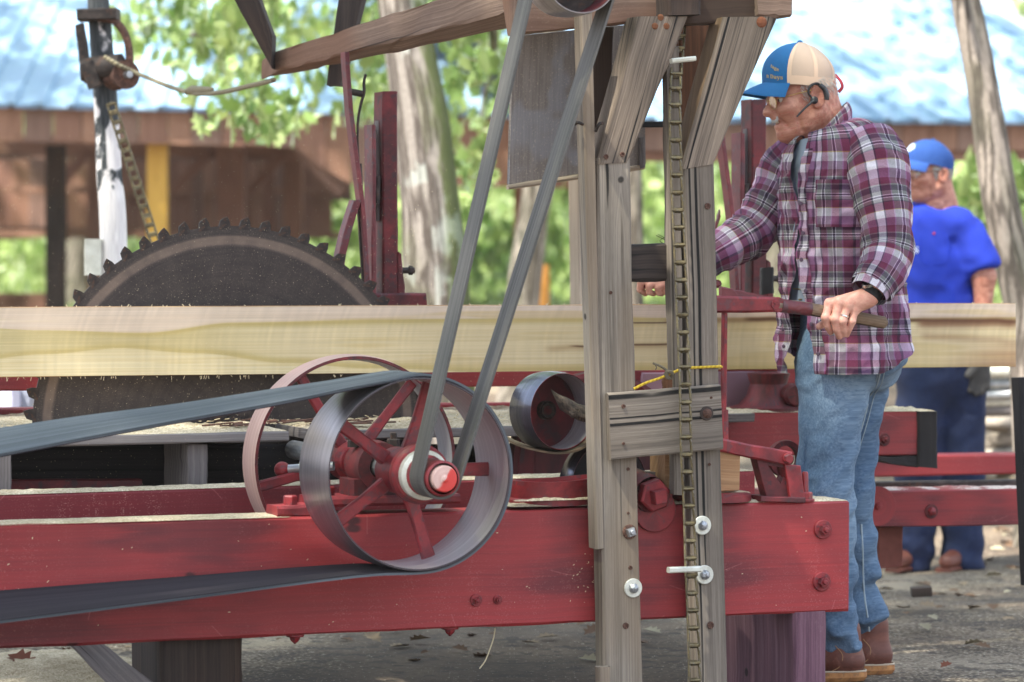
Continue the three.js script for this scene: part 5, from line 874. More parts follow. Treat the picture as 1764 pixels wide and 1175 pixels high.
// ---- hoist pole at the left with its chain and rope
{
  const d = 11.2, gy = groundY(at(185, 0, d).x, -d), t = thing('hoist_pole', 'peeling white and black pole, its sunlit lower part painted whiter, carrying a hoist behind the saw blade', 'pole', V(at(185, 0, d).x, gy, -d));
  const b = at(203, 470, d); b.y = gy;
  part('pole', tube([b, at(196, 440, d), at(188, 300, d), at(182, 180, d), at(172, 40, d), at(166, -40, d)], (u) => lerp(25, 18, u) / F * d, { seg: 40, rad: 16 }), M.peelSunlit, t);
  part('top_plate', bar(at(136, 27, d - 0.05), at(204, 25, d - 0.05), 0.04, 0.12, { c: 0.004 }), M.iron, t);
  part('side_plate', slab([at(131, 44, d - 0.07), at(146, 40, d - 0.07), at(160, 136, d - 0.07), at(141, 140, d - 0.07)], V(0, 0, 0.03), { vertical: true }), M.iron, t);
  part('hoop', tube([[170, 30], [196, 36], [214, 56], [222, 84], [224, 112], [230, 138]].map(([x, y]) => at(x, y, d - 0.08)), 0.014, { seg: 30, flat: 1.6 }), M.rusty, t);
  const c = at(208, 130, d - 0.14), A = V(0.5, 0, 0.87).normalize(); const sh = part('sheave', revolve([[0.0001, 0.05], [0.05, 0.05], [0.05, 0.04], [0.034, 0.02], [0.034, -0.02], [0.05, -0.04], [0.05, -0.05], [0.0001, -0.05]], c, A, 36), M.rusty, t);
  part('axle', revolve([[0.0001, 0.08], [0.012, 0.08], [0.012, -0.1]], c, A, 16), M.zinc, sh);
  part('winch', merge(revolve([[0.0001, 0.07], [0.045, 0.07], [0.045, -0.07], [0.0001, -0.07]], at(178, 118, d - 0.1), V(1, 0.1, 0.3).normalize(), 28), bar(at(150, 108, d - 0.12), at(165, 150, d - 0.12), 0.05, 0.04)), M.iron, t);
  part('socket', slab([at(148, 412, d), at(178, 412, d), at(178, 474, d), at(148, 474, d)], V(0, 0, 0.05)), M.washer, t, 'white box at the foot of the pole');
  const ch = thing('hoist_chain', 'pale flat chain slanting down from the peeling pole', 'chain', at(225, 300, d - 0.2)), L0 = at(191, 178, d - 0.2), L1 = at(268, 420, d - 0.2), n = 15, dir = L1.clone().sub(L0).normalize(), sx = V(0.97, 0.28, 0).normalize();
  for (let i = 0; i < n; i++) { const p = L0.clone().lerp(L1, (i + 0.5) / n), h = L0.distanceTo(L1) / n * 0.52, w = 0.014; const r = (s) => bar(p.clone().addScaledVector(sx, s * w).addScaledVector(dir, -h), p.clone().addScaledVector(sx, s * w).addScaledVector(dir, h), 0.008, 0.007, { up: sx, seg: 1 }), k = (s) => bar(p.clone().addScaledVector(sx, -w).addScaledVector(dir, s * h * 0.8), p.clone().addScaledVector(sx, w).addScaledVector(dir, s * h * 0.8), 0.01, 0.009, { up: dir, seg: 1 }); part('link', merge(r(-1), r(1), k(-1), k(1)), M.chain, ch); }
  const rp = thing('hoist_rope', 'rope sagging from the hoist pole to the overhead beam', 'rope', at(330, 160, 10.4));
  part('rope', tube([[180, 98, d - 0.2], [205, 112, d - 0.22], [240, 128, 11], [300, 152, 10.6], [340, 161, 10.3], [380, 159, 10.0], [430, 148, 9.7], [472, 138, 9.45]].map((p) => at(...p)), 0.0075, { seg: 60, rad: 9 }), M.rope, rp);
  part('splice', tube([[322, 158, 10.4], [335, 155, 10.35], [365, 154, 10.1]].map((p) => at(...p)), (u) => 0.016 - 0.014 * Math.abs(u - 0.4), { seg: 12, rad: 9 }), M.rope, rp);
}
// ---- stones and pipes at the far right, pale boxes low left
{
  const R = rng(63); let k = 0;
  const spots = [[1715, 800, 42], [1752, 790, 36], [1700, 765, 30], [1738, 752, 34], [1770, 745, 40], [1722, 728, 30], [1690, 812, 26], [1660, 800, 34], [1790, 800, 44]];
  const tell = ['low in front', 'behind the dark post', 'small and low at the left', 'in the middle', 'at the frame edge', 'topmost', 'lowest and smallest', 'half hidden by the blue jeans', 'outermost by the frame edge'];
  for (const [x, y, r] of spots) { const d = 16 + R() * 0.8, c = at(x, y, d), q = r / F * d, s = R() * 50; const g = nets((X, Y, Z) => ell(X, Y, Z, c, q, q * 0.62, q) + 0.05 * (n3(X * 9 + s, Y * 9, Z * 9) - 0.5), c.clone().subScalar(q * 1.4), c.clone().addScalar(q * 1.4), q / 7); solo('field_stone', 'grey field stone of the rough pile beyond the track, ' + tell[k++], 'stone', g, M.bark2, 'stones of the pile beyond the track'); }
  const t = thing('pipe_rack', 'bright metal pipes lying above the stone pile at the right edge', 'pipes', at(1710, 700, 15.6));
  [[640, M.washer, 0.03], [662, M.zinc, 0.022], [680, M.zinc, 0.03], [692, M.washer, 0.02], [706, M.greyBoard, 0.03]].forEach(([y, m, r], i) => part('pipe', tube([at(1650, y + 2, 15.6 + i * 0.03), at(1850, y - 2, 15.4)], r, { seg: 4, rad: 14 }), m, t));
  solo('blue_tarp', 'bright blue tarpaulin strip just past the end of the pale board', 'tarpaulin', slab([at(1738, 604, 15.8), at(1850, 602, 15.8), at(1850, 622, 15.8), at(1738, 626, 15.8)], V(0, 0, -0.5)), P('#2a62d8', 0.6));
  solo('storage_box', 'pale lilac box showing under the board at the left edge', 'box', slab([at(0, 671, 13), at(22, 671, 13), at(22, 705, 13), at(-6, 705, 13)], V(0, 0, -0.3)), P('#c9c6dc', 0.7)); solo('storage_box', 'grey box next to the pale lilac box under the board', 'box', slab([at(24, 672, 13.2), at(56, 672, 13.2), at(50, 706, 13.2), at(24, 706, 13.2)], V(0, 0, -0.3)), P('#8f93a2', 0.7));
  const oc = thing('orange_post', 'blurred orange yellow padded post far behind the belts', 'post', at(925, 560, 24)); part('pad', tube([at(918, 600, 24), at(924, 540, 24), at(930, 490, 24), at(934, 455, 24)], (u) => lerp(0.12, 0.055, u), { seg: 16, rad: 14 }), P('#c98a3c', 0.9), oc);
  // leaves on the ground
  const lf = []; const q = new THREE.Quaternion(), e = new THREE.Euler(), cols = [];
  for (let i = 0; i < 900; i++) { const d = 8.9 + Math.pow(R(), 0.7) * 9, x = (R() * 2 - 1) * d * 0.19; e.set(-Math.PI / 2 + (R() - 0.5) * 0.8, 0, R() * 6.28); q.setFromEuler(e); const s = 0.03 + R() * 0.06; lf.push(new THREE.Matrix4().compose(V(x, groundY(x, -d) + 0.008, -d), q, V(s, s, s))); const k = R(); cols.push(k < 0.5 ? new THREE.Color().setRGB(0.14, 0.08, 0.045) : k < 0.8 ? new THREE.Color().setRGB(0.26, 0.19, 0.12) : new THREE.Color().setRGB(0.34, 0.3, 0.2)); }
  const l = instances('leaf_litter', leafShape, new THREE.MeshStandardMaterial({ roughness: 0.95 }), lf, cols); l.userData = { label: 'small dry brown leaves scattered over the grey dirt', category: 'leaf litter', kind: 'stuff' };
  const big = (x, y, d, s, rot, label) => { const g = leafShape.clone(); g.scale(s, s, s * 1.4); g.rotateZ(rot); g.rotateX(-1.15); const p = at(x, y, d); p.y = Math.max(p.y, groundY(p.x, p.z) + 0.02); g.translate(p.x, p.y, p.z); return solo('oak_leaf', label, 'leaf', g, P('#6b3a26', 0.9)); };
  big(60, 1150, 8.85, 0.11, 0.9, 'curled brown oak leaf on the pale ground at bottom left'); big(1420, 1085, 9.7, 0.05, 1.2, 'small tan leaf on the dirt behind the far boot'); big(1640, 1146, 8.95, 0.045, 2.2, 'dry brown leaf on the dirt at bottom right');
  const st = solo('wood_chunk', 'dark wood chunk lying on the dirt right of the boots', 'wood chunk', bar(at(1570, 1020, 10.4), at(1604, 1018, 10.4), 0.03, 0.05), M.darkwood); void st;
  // pale mound added in place of a sunlit patch of ground
  const heap = (x, y, d, rx, rz, h, seed, label) => { const c = at(x, y, d), pos = [], uv = [], idx = [], n = 60; for (let j = 0; j <= n; j++) for (let i = 0; i <= n; i++) { const a = i / n * 2 - 1, b = j / n * 2 - 1, X = c.x + a * rx, Z = c.z + b * rz, r = Math.hypot(a, b), k = Math.max(0, 1 - r * r); pos.push(X, groundY(X, Z) - 0.012 + h * k * (0.6 + 0.8 * (fbm(X * 6, Z * 6, seed, 3) - 0.2)) + 0.006 * n3(X * 60, Z * 60, seed) * Math.min(1, k * 4), Z); uv.push(X, Z); } for (let j = 0; j < n; j++) for (let i = 0; i < n; i++) { const k = j * (n + 1) + i; idx.push(k, k + 1, k + n + 1, k + 1, k + n + 2, k + n + 1); } const g = geom(pos, uv, idx); g.computeVertexNormals(); const m = solo('sunpatch_mound', label, 'sawdust', g, M.dust); m.userData.kind = 'stuff'; };
  heap(60, 1140, 8.9, 0.34, 0.5, 0.07, 3, 'pale mound standing in for a sunlit patch of ground under the left end of the red timber');
}
// ================================================================ PEOPLE
const headField = (x, y, z) => {                              // x forward, y up, z to the side, origin between the ears
  const a = Math.abs(z);
  let d = ell(x, y, z, V(0.0, 0.042, 0), 0.09, 0.084, 0.073);
  d = smin(d, ell(x, y, a, V(0.036, -0.03, 0), 0.062, 0.075, 0.062), 0.03);
  d = smin(d, cap(x, y, a, V(-0.005, -0.045, 0.05), V(0.06, -0.086, 0.026), 0.022, 0.02), 0.03);
  d = smin(d, ell(x, y, z, V(0.078, -0.084, 0), 0.026, 0.022, 0.026), 0.022);
  d = smin(d, cap(x, y, a, V(0.086, 0.03, 0.034), V(0.094, 0.03, 0), 0.011, 0.012), 0.018);
  d = smin(d, ell(x, y, a, V(0.066, -0.014, 0.042), 0.026, 0.022, 0.02), 0.022);
  d = smax(d, -ell(x, y, a, V(0.1, 0.013, 0.033), 0.02, 0.013, 0.019), 0.014);
  d = smin(d, cap(x, y, z, V(0.094, 0.018, 0), V(0.114, -0.012, 0), 0.008, 0.012), 0.012);
  d = smin(d, ell(x, y, z, V(0.114, -0.016, 0), 0.014, 0.012, 0.014), 0.008);
  d = smin(d, ell(x, y, a, V(0.103, -0.02, 0.013), 0.011, 0.009, 0.008), 0.008);
  d = smin(d, ell(x, y, a, V(0.094, -0.037, 0), 0.013, 0.01, 0.028), 0.012);
  d = smin(d, ell(x, y, a, V(0.091, -0.058, 0), 0.012, 0.009, 0.024), 0.012);
  d = smax(d, -ell(x, y, a, V(0.104, -0.0475, 0), 0.013, 0.0055, 0.03), 0.004);         // open smiling mouth
  d = smax(d, -cap(x, y, a, V(0.098, -0.024, 0.026), V(0.078, -0.066, 0.043), 0.0022, 0.003), 0.01);   // smile fold
  d = smax(d, -cap(x, y, a, V(0.05, -0.04, 0.064), V(0.045, -0.08, 0.055), 0.002, 0.002), 0.012);
  d = smin(d, cap(x, y, z, V(-0.028, -0.03, 0), V(-0.05, -0.13, 0), 0.058, 0.062), 0.03);
  d = smin(d, cap(x, y, z, V(0.03, -0.1, 0), V(-0.01, -0.15, 0), 0.03, 0.045), 0.03);
  // ears
  const ex = (x + 0.012) * 0.94 + (y - 0.0) * 0.2, ey = y - (x + 0.012) * 0.2, er = Math.hypot(ex / 0.02, ey / 0.033);
  let e = Math.max(Math.abs(a - 0.079 - 0.12 * -ex) - 0.007, (er - 1) * 0.02); e = smax(e, -(Math.hypot((ex - 0.004) / 0.011, (ey - 0.003) / 0.019, (a - 0.088) / 0.008) - 1) * 0.008, 0.004);
  d = smin(d, e, 0.007);
  return d;
};
function headMesh(o, f, u, l, s = 1, ext = null) {
  const g = nets(ext ?? headField, V(-0.115, -0.16, -0.105), V(0.14, 0.14, 0.105), 0.0032);
  g.applyMatrix4(new THREE.Matrix4().makeBasis(f, u, l).scale(V(s, s, s)).setPosition(o)); g.computeVertexNormals(); return g;
}
// cap crown and brim; c is the middle of its lower edge, fw its front
function capParts(t, c, fw, up, a, b, H, mFront, mBack, mBrim, brimLen, drop, split = rad(63)) {
  const l = up.clone().cross(fw).normalize();
  const crown = (f, v, off = 0) => { const k = Math.pow(1 - Math.pow(v, 2.7), 0.5), fr = Math.cos(f), lean = 0.008 * Math.sin(v * 3) * Math.max(0, fr) - 0.004 * v, sag = fr < 0 ? -0.022 * H / 0.118 * v * v * Math.min(1, -fr * 1.4) * (1 - 0 * v) * (1 - Math.pow(v, 6)) : 0; const r = 1 + off; return c.clone().addScaledVector(fw, (a * r) * k * fr + lean + 0.0).addScaledVector(l, (b * r) * k * Math.sin(f)).addScaledVector(up, H * v * (1 + off * 0.3) + sag + 0.0012 * Math.sin(f * 6) * (1 - v)); };
  const patch = (f0, f1, v0, v1, off = 0, nf = 30, nv = 16) => { const pos = [], uv = [], idx = []; for (let j = 0; j <= nv; j++) for (let i = 0; i <= nf; i++) { const f = lerp(f0, f1, i / nf), v = lerp(v0, v1, j / nv), p = crown(f, Math.min(0.9995, v), off); pos.push(p.x, p.y, p.z); uv.push(f * a, v * H * 1.2); } for (let j = 0; j < nv; j++) for (let i = 0; i < nf; i++) { const k = j * (nf + 1) + i; idx.push(k, k + 1, k + nf + 1, k + 1, k + nf + 2, k + nf + 1); } const g = geom(pos, uv, idx); g.computeVertexNormals(); return g; };
  const k = thing('x', '', '', V(0, 0, 0)); scene.remove(k); k.name = 'cap'; k.userData = {}; t.add(k); k.position.set(0, 0, 0);
  part('front_panel', patch(-split, split, 0, 1), mFront, k); part('mesh_back', patch(split, 2 * Math.PI - split, 0, 1, 0, 60), mBack, k);
  part('sweatband', patch(split, 2 * Math.PI - split, 0.0, 0.2, 0.012, 60, 3), mBack === M.capMesh ? M.capBand : mBack, k);
  for (const f of [split + 0.02, 1.85, 2.6, -split - 0.02, -1.85, -2.6]) part('seam_tape', patch(f - 0.06, f + 0.06, 0.02, 0.985, 0.01, 3, 16), mBack === M.capMesh ? M.capBand : mBack, k);
  part('top_button', domeGeo(crown(0, 0.9995).addScaledVector(up, -0.001), up, 0.008, 0.006, 16), mFront, k);
  const pos = [], uv = [], idx = [], n = 28, m = 10, row = [];
  for (const side of [0, 1]) for (let j = 0; j <= m; j++) for (let i = 0; i <= n; i++) { const f = lerp(-split * 1.04, split * 1.04, i / n), q = j / m, s = Math.sin(f) / Math.sin(split), p = crown(f, 0.02, 0.01).addScaledVector(fw, brimLen * q * Math.sqrt(Math.max(0, 1 - 0.9 * s * s))).addScaledVector(l, b * 0.12 * s * q).addScaledVector(up, -drop * q * (0.8 + 0.2 * q) - 0.007 * s * s * (0.2 + q) + 0.003 - side * 0.003); pos.push(p.x, p.y, p.z); uv.push(i / n * 0.2, q * 0.08); }
  const S1 = (n + 1) * (m + 1); for (const s of [0, S1]) for (let j = 0; j < m; j++) for (let i = 0; i < n; i++) { const q = s + j * (n + 1) + i; idx.push(q, q + 1, q + n + 1, q + 1, q + n + 2, q + n + 1); }
  for (let i = 0; i < n; i++) { const q = m * (n + 1) + i; idx.push(q, q + 1, q + S1, q + 1, q + 1 + S1, q + S1); }
  const bg = geom(pos, uv, idx); bg.computeVertexNormals(); part('brim', bg, mBrim, k);
  return { k, crown, l };
}
const sub = (parent, name) => { const g = new THREE.Group(); g.name = name; parent.add(g); return g; };
const font = await new FontLoader().loadAsync('fonts/droid/droid_serif_bold.typeface.json');
// cloth wrinkles: ridges running across stretch directions
const crease2 = (u, v, s) => { const a = fbm(u, v, s, 3); return 1 - Math.abs(2 * a - 1) * 2; };
const clothWob = (p, k, s) => k * (crease2(p.x * 9 + p.y * 5 + p.z * 4, p.y * 7 - p.x * 6, s) - 0.3);
// sleeve or cuff along a path of [px, py, depth, radius]
function sleeve(pts, o = {}) {
  const cv = new THREE.CatmullRomCurve3(pts.map(([x, y, d]) => at(x, y, d)), false, 'centripetal'), n = o.seg ?? 70, m = 40, rings = []; let ref = V(0, 0, 1);
  for (let k = 0; k <= n; k++) {
    const t = k / n, p = cv.getPointAt(t), d = cv.getTangentAt(t), e1 = ref.clone().addScaledVector(d, -ref.dot(d)).normalize(), e2 = d.clone().cross(e1); ref = e1;
    const x = t * (pts.length - 1), i0 = Math.min(pts.length - 2, Math.floor(x)), r = lerp(pts[i0][3], pts[i0 + 1][3], x - i0), ring = [];
    for (let i = 0; i < m; i++) { const f = i / m * 2 * Math.PI; const cr = crease2(t * (o.folds ?? 7) + 0.5 * Math.sin(f + 1.3), 0.9 * Math.cos(f) + o.salt, o.salt) * smooth(0.0, 0.15, t), fine = crease2(t * 16 + Math.sin(f * 1) * 0.8, Math.cos(f) * 1.6, o.salt + 9); const rr = r * (1 + (o.amp ?? 0.09) * (cr - 0.25) + 0.025 * fine); ring.push(p.clone().addScaledVector(e1, rr * Math.cos(f)).addScaledVector(e2, rr * Math.sin(f))); }
    rings.push(ring);
  }
  const pos = [], uv = [], idx = []; let L = 0; const r0 = o.ur ?? 0.066;
  rings.forEach((r, k) => { if (k) L = cv.getLength() * k / n; for (let i = 0; i <= m; i++) { const p = r[i % m]; pos.push(p.x, p.y, p.z); uv.push((o.u0 ?? 0) + i / m * 6.283 * r0, (o.v0 ?? 0) - L); } });
  for (let k = 0; k < n; k++) for (let i = 0; i < m; i++) { const a = k * (m + 1) + i; idx.push(a, a + 1, a + m + 1, a + 1, a + m + 2, a + m + 1); }
  const g = geom(pos, uv, idx); g.computeVertexNormals(); return g;
}
{ // ---------------------------------------------------------------- the sawyer
  const D = 8.75, Q = (x, y, k = 0) => at(x, y, D - k), base = V(at(1462, 0, D).x, groundY(at(1462, 0, D).x, -D), -D);
  const t = thing('person', 'person in plaid shirt, jeans and two tone cap holding a lever handle', 'person', base);
  const yaw = rad(8), pit = rad(12), f = V(-Math.cos(yaw) * Math.cos(pit), -Math.sin(pit), Math.sin(yaw) * Math.cos(pit)), l = V(Math.sin(yaw), 0, Math.cos(yaw)), u = f.clone().cross(l).normalize(); if (u.y < 0) u.multiplyScalar(-1);
  const H = Q(1390, 170, 0), hp = (x, y, z) => H.clone().addScaledVector(f, x).addScaledVector(u, y).addScaledVector(l, z);
  const head = headMesh(H, f, u, l);
  // near hand: four fingers over the handle, thumb beneath
  const hd = (x, y, k) => at(x, y, 8.463 - k);
  const wr = hd(1499, 511, 0.015), fin = [[[1429, 523, 0.026], [1422, 547, 0.04], [1425, 561, 0.034], [1431, 572, 0.02]], [[1446, 520, 0.034], [1438, 550, 0.046], [1441, 567, 0.04], [1446, 580, 0.026]], [[1460, 525, 0.035], [1452, 553, 0.045], [1452, 567, 0.038], [1454, 576, 0.025]], [[1473, 534, 0.03], [1468, 554, 0.038], [1463, 567, 0.032], [1459, 577, 0.02]]].map((q) => q.map((p) => hd(...p)));
  const th = [[1462, 530, -0.006], [1440, 548, -0.016], [1422, 557, -0.006], [1411, 562, 0.004]].map((p) => hd(...p));
  const handF = (x, y, z) => {
    let d = cap(x, y, z, wr.clone().lerp(hd(1512, 490, 0.0), 0.6), wr, 0.027, 0.024);
    fin.forEach((q, i) => { d = smin(d, cap(x, y, z, wr.clone().lerp(q[0], 0.25), q[0], 0.02, 0.0125), 0.014); });
    d = smin(d, cap(x, y, z, wr, th[0], 0.02, 0.016), 0.014);
    let e = 9; fin.forEach((q, i) => { const r = [0.0108, 0.0112, 0.0107, 0.0094][i]; let k = Math.min(cap(x, y, z, q[0], q[1], r * 1.08, r), cap(x, y, z, q[1], q[2], r * 1.02, r * 0.9), cap(x, y, z, q[2], q[3], r * 0.9, r * 0.78)); k = smin(k, Math.hypot(x - q[1].x, y - q[1].y, z - q[1].z) - r * 1.1, 0.004); k = smin(k, Math.hypot(x - q[0].x, y - q[0].y, z - q[0].z) - r * 1.22, 0.006); e = smin(e, k, 0.0025); });
    d = smin(d, e, 0.007);
    let k = smin(cap(x, y, z, th[0], th[1], 0.015, 0.0125), cap(x, y, z, th[1], th[2], 0.0125, 0.011), 0.004); k = smin(k, cap(x, y, z, th[2], th[3], 0.011, 0.009), 0.004);
    return smin(d, k, 0.006);
  };
  const hb = new THREE.Box3().setFromPoints([wr, hd(1512, 490, 0), ...fin.flat(), ...th]).expandByScalar(0.035);
  const handG = nets(handF, hb.min, hb.max, 0.0026);
  // far hand gripping the feed lever
  const fd = (x, y, k = 0) => at(x, y, 8.74 - k), fw = fd(1170, 480, -0.02), ff = [[[1130, 481, 0.02], [1104, 486, 0.03], [1102, 499, 0.02], [1112, 506, 0.0]], [[1140, 482, 0.03], [1118, 492, 0.034], [1118, 503, 0.025], [1126, 506, 0.0]], [[1150, 484, 0.03], [1133, 494, 0.034], [1134, 504, 0.022], [1140, 506, 0.0]], [[1158, 486, 0.024], [1146, 495, 0.026], [1147, 503, 0.016], [1152, 504, 0.0]]].map((q) => q.map((p) => fd(...p)));
  const farF = (x, y, z) => { let d = cap(x, y, z, fw.clone().lerp(fd(1200, 470, -0.03), 0.8), fw, 0.027, 0.024); ff.forEach((q) => { d = smin(d, cap(x, y, z, fw, q[0], 0.018, 0.0125), 0.012); d = smin(d, Math.min(cap(x, y, z, q[0], q[1], 0.0108, 0.01), cap(x, y, z, q[1], q[2], 0.01, 0.009), cap(x, y, z, q[2], q[3], 0.009, 0.0078)), 0.003); }); return smin(d, smin(cap(x, y, z, fw, fd(1120, 490, -0.03), 0.016, 0.012), cap(x, y, z, fd(1120, 490, -0.03), fd(1104, 494, -0.02), 0.0115, 0.009), 0.005), 0.01); };
  const fb = new THREE.Box3().setFromPoints([fw, fd(1200, 470, -0.03), ...ff.flat()]).expandByScalar(0.04), farG = nets(farF, fb.min, fb.max, 0.003);
  // the trunk and limbs under the clothes
  const bones = [[hp(-0.04, -0.1, 0), Q(1428, 250, 0), 0.056, 0.058], [Q(1440, 315, 0), Q(1450, 420, 0), 0.1, 0.12], [Q(1450, 420, 0), Q(1468, 600, 0), 0.12, 0.08], [Q(1500, 262, 0.12), Q(1536, 420, 0.22), 0.05, 0.043], [Q(1536, 420, 0.22), Q(1508, 492, 0.3), 0.043, 0.028], [Q(1380, 275, -0.12), Q(1295, 405, -0.06), 0.05, 0.043], [Q(1295, 405, -0.06), fd(1185, 474, -0.025), 0.042, 0.027], [Q(1440, 640, 0.055), Q(1421, 850, 0.09), 0.065, 0.045], [Q(1421, 850, 0.09), Q(1449, 1120, 0.03), 0.042, 0.034], [Q(1470, 640, -0.08), Q(1458, 850, -0.1), 0.06, 0.045], [Q(1458, 850, -0.1), Q(1494, 1095, -0.126), 0.042, 0.034]];
  const bb = new THREE.Box3().setFromPoints(bones.flatMap((b) => [b[0], b[1]])).expandByScalar(0.15);
  const bodyG = nets((x, y, z) => { let d = 9; for (const b of bones) d = smin(d, cap(x, y, z, b[0], b[1], b[2], b[3]), 0.035); return d; }, bb.min, bb.max, 0.014);
  const body = part('body', merge(head, bodyG), M.skin, t);
  part('hand', handG, M.skinHand, body); part('hand', farG, M.skinHand, body);
  // nails
  for (const q of fin) { const d = q[3].clone().sub(q[2]).normalize(), o = q[3].clone().addScaledVector(d, 0.002).add(V(-0.001, 0.0, 0.0072)); const g = new THREE.SphereGeometry(1, 12, 8); g.applyMatrix4(new THREE.Matrix4().makeBasis(d.clone().cross(V(0, 0, 1)).normalize(), d, V(0, 0, 1)).scale(V(0.0042, 0.0055, 0.0016)).setPosition(o)); part('nail', g, P('#e2b4a4', 0.35), body); }
  // ring, watch
  { const a = fin[2][0].clone().lerp(fin[2][1], 0.72), ax = fin[2][1].clone().sub(fin[2][0]); part('ring', revolve([[0.0112, -0.0028], [0.0124, -0.0022], [0.0124, 0.0022], [0.0112, 0.0028]], a, ax, 30), M.chrome, t); }
  { const a = hd(1500, 507, 0.012), ax = hd(1512, 488, 0.0).sub(wr); const w = part('watch', revolve([[0.0275, -0.011], [0.0305, -0.009], [0.0305, 0.009], [0.0275, 0.011]], a, ax, 36), M.black, t); part('watch_case', discGeo(a.clone().add(V(-0.006, 0.0235, 0.009)), V(-0.3, 0.9, 0.3).normalize(), 0.0185, 0.009, 30), M.chrome, w); part('watch_face', discGeo(a.clone().add(V(-0.0088, 0.032, 0.0118)), V(-0.3, 0.9, 0.3).normalize(), 0.015, 0.0012, 30), M.black, w); }
  // eyes, teeth, moustache, brow, hair
  for (const s of [1, -1]) { const e = part('eye', domeGeo(hp(0.074, 0.013, 0.032 * s), f, 0.0122, 0.0122, 20), M.eye, body); part('iris', domeGeo(hp(0.0853, 0.012, 0.032 * s), f, 0.0055, 0.002, 14), M.iris, e); }
  for (let i = -3; i <= 3; i++) part('tooth', discGeo(hp(0.0915 - 0.0007 * i * i, -0.0462, i * 0.0065), f, 0.0038, 0.006, 10, 0.3), M.teeth, body);
  { const R = rng(8), hr = [], strand = (p, d, len, r) => hr.push(tube([p, p.clone().addScaledVector(d, len * 0.5), p.clone().addScaledVector(d, len).add(V(0, -len * 0.2, 0))], (q) => r * (1 - q * 0.7), { seg: 3, rad: 4, caps: false }));
    for (let i = 0; i < 190; i++) { const z = (R() - 0.5) * 0.064; strand(hp(0.1065 - Math.abs(z) * 0.3, -0.0305 - R() * 0.007, z), f.clone().multiplyScalar(0.35).addScaledVector(u, -0.9).addScaledVector(l, z * 8), 0.0095, 0.0011); }
    for (let i = 0; i < 70; i++) { const s = R() < 0.6 ? 1 : -1, z = s * (0.016 + R() * 0.034); strand(hp(0.1 - Math.abs(z) * 0.25, 0.031 + R() * 0.006, z), f.clone().multiplyScalar(0.4).addScaledVector(l, s * 0.8).addScaledVector(u, 0.2), 0.009, 0.0006); }
    for (let i = 0; i < 420; i++) { const k = R(), x = lerp(-0.082, 0.03, k), y = -0.02 + R() * 0.07 - (x < -0.04 ? 0.015 : 0) * R(), z = 0.077 * Math.sqrt(Math.max(0.02, 1 - Math.pow((x - 0.0) / 0.092, 2) - Math.pow((y - 0.042) / 0.09, 2))); if (Math.abs(x + 0.012) < 0.022 && y < 0.035) continue; for (const s of [1, -1]) strand(hp(x, y, z * s), f.clone().multiplyScalar(-0.6).addScaledVector(u, -0.7).addScaledVector(l, s * 0.25), 0.011, 0.0006); }
    part('hair', merge(hr), M.hair, body); }
  // glasses
  { const g = sub(t, 'glasses'); g.position.set(0, 0, 0);
    for (const s of [1, -1]) { const c = hp(0.103, 0.008, 0.033 * s), ax = f.clone().addScaledVector(l, 0.16 * s).normalize(), [, e1, e2] = basis(ax), pts = Array.from({ length: 24 }, (_, i) => { const a = i / 24 * 6.283; return c.clone().addScaledVector(e1, 0.0175 * Math.sign(Math.sin(a)) * Math.pow(Math.abs(Math.sin(a)), 0.8)).addScaledVector(e2, 0.0235 * Math.sign(Math.cos(a)) * Math.pow(Math.abs(Math.cos(a)), 0.8)); });
      part('rim', tube([...pts, pts[0]], 0.0011, { seg: 60, rad: 6, caps: false }), M.gold, g); part('lens', loft([pts, pts.map((p) => p.clone().addScaledVector(ax, 0.0012))], { smoothAngle: 0.3 }), M.glass, g);
      part('temple', tube([hp(0.1, 0.016, 0.056 * s), hp(0.06, 0.018, 0.069 * s), hp(0.01, 0.02, 0.078 * s), hp(-0.008, 0.018, 0.083 * s)], 0.0011, { seg: 14, rad: 6 }), M.gold, g); }
    part('bridge', tube([hp(0.105, 0.014, 0.011), hp(0.11, 0.017, 0), hp(0.105, 0.014, -0.011)], 0.0011, { seg: 10, rad: 6 }), M.gold, g); }
  // headset
  { const g = sub(t, 'headset'), E = (x, y, z) => hp(x, y, z);
    part('ear_hook', tube([E(0.008, 0.0, 0.09), E(0.014, 0.016, 0.09), E(0.004, 0.032, 0.089), E(-0.016, 0.034, 0.087), E(-0.03, 0.02, 0.086)], (q) => lerp(0.0026, 0.0045, q), { seg: 24, rad: 8 }), M.black, g);
    part('battery', tube([E(-0.022, 0.03, 0.088), E(-0.033, 0.014, 0.088), E(-0.034, -0.006, 0.088), E(-0.031, -0.014, 0.088)], (q) => 0.0078 * (1 - 0.3 * Math.abs(q - 0.5)), { seg: 16, rad: 10 }), P('#2a2c2e', 0.35), g);
    part('earpiece', merge(discGeo(E(0.002, -0.008, 0.082), l, 0.0105, 0.014, 20, 0.4)), P('#232527', 0.4), g);
    part('boom', tube([E(0.004, -0.008, 0.095), E(0.03, -0.022, 0.094), E(0.058, -0.042, 0.084)], (q) => lerp(0.0036, 0.0024, q), { seg: 14, rad: 8 }), P('#3a3c40', 0.5), g); }
  // cap
  { const fh = V(-Math.cos(yaw), 0.035, Math.sin(yaw)).normalize(), up = V(0.03, 1, 0).addScaledVector(fh, -V(0.03, 1, 0).dot(fh)).normalize();
    const { k, crown, l: cl } = capParts(t, Q(1376, 149, 0), fh, up, 0.1, 0.084, 0.122, M.capBlue, M.capMesh, M.capBlue, 0.06, 0.03);
    part('strap', tube([crown(3.14, 0.05).add(V(0.002, 0.03, 0)), crown(3.14, 0.05).add(V(0.016, 0.012, 0.01)), crown(3.14, 0.05).add(V(0.02, -0.004, 0.012)), crown(3.14, 0.05).add(V(0.01, -0.018, 0.012))], 0.0035, { seg: 20, rad: 8, flat: 2 }), M.capRed, k);
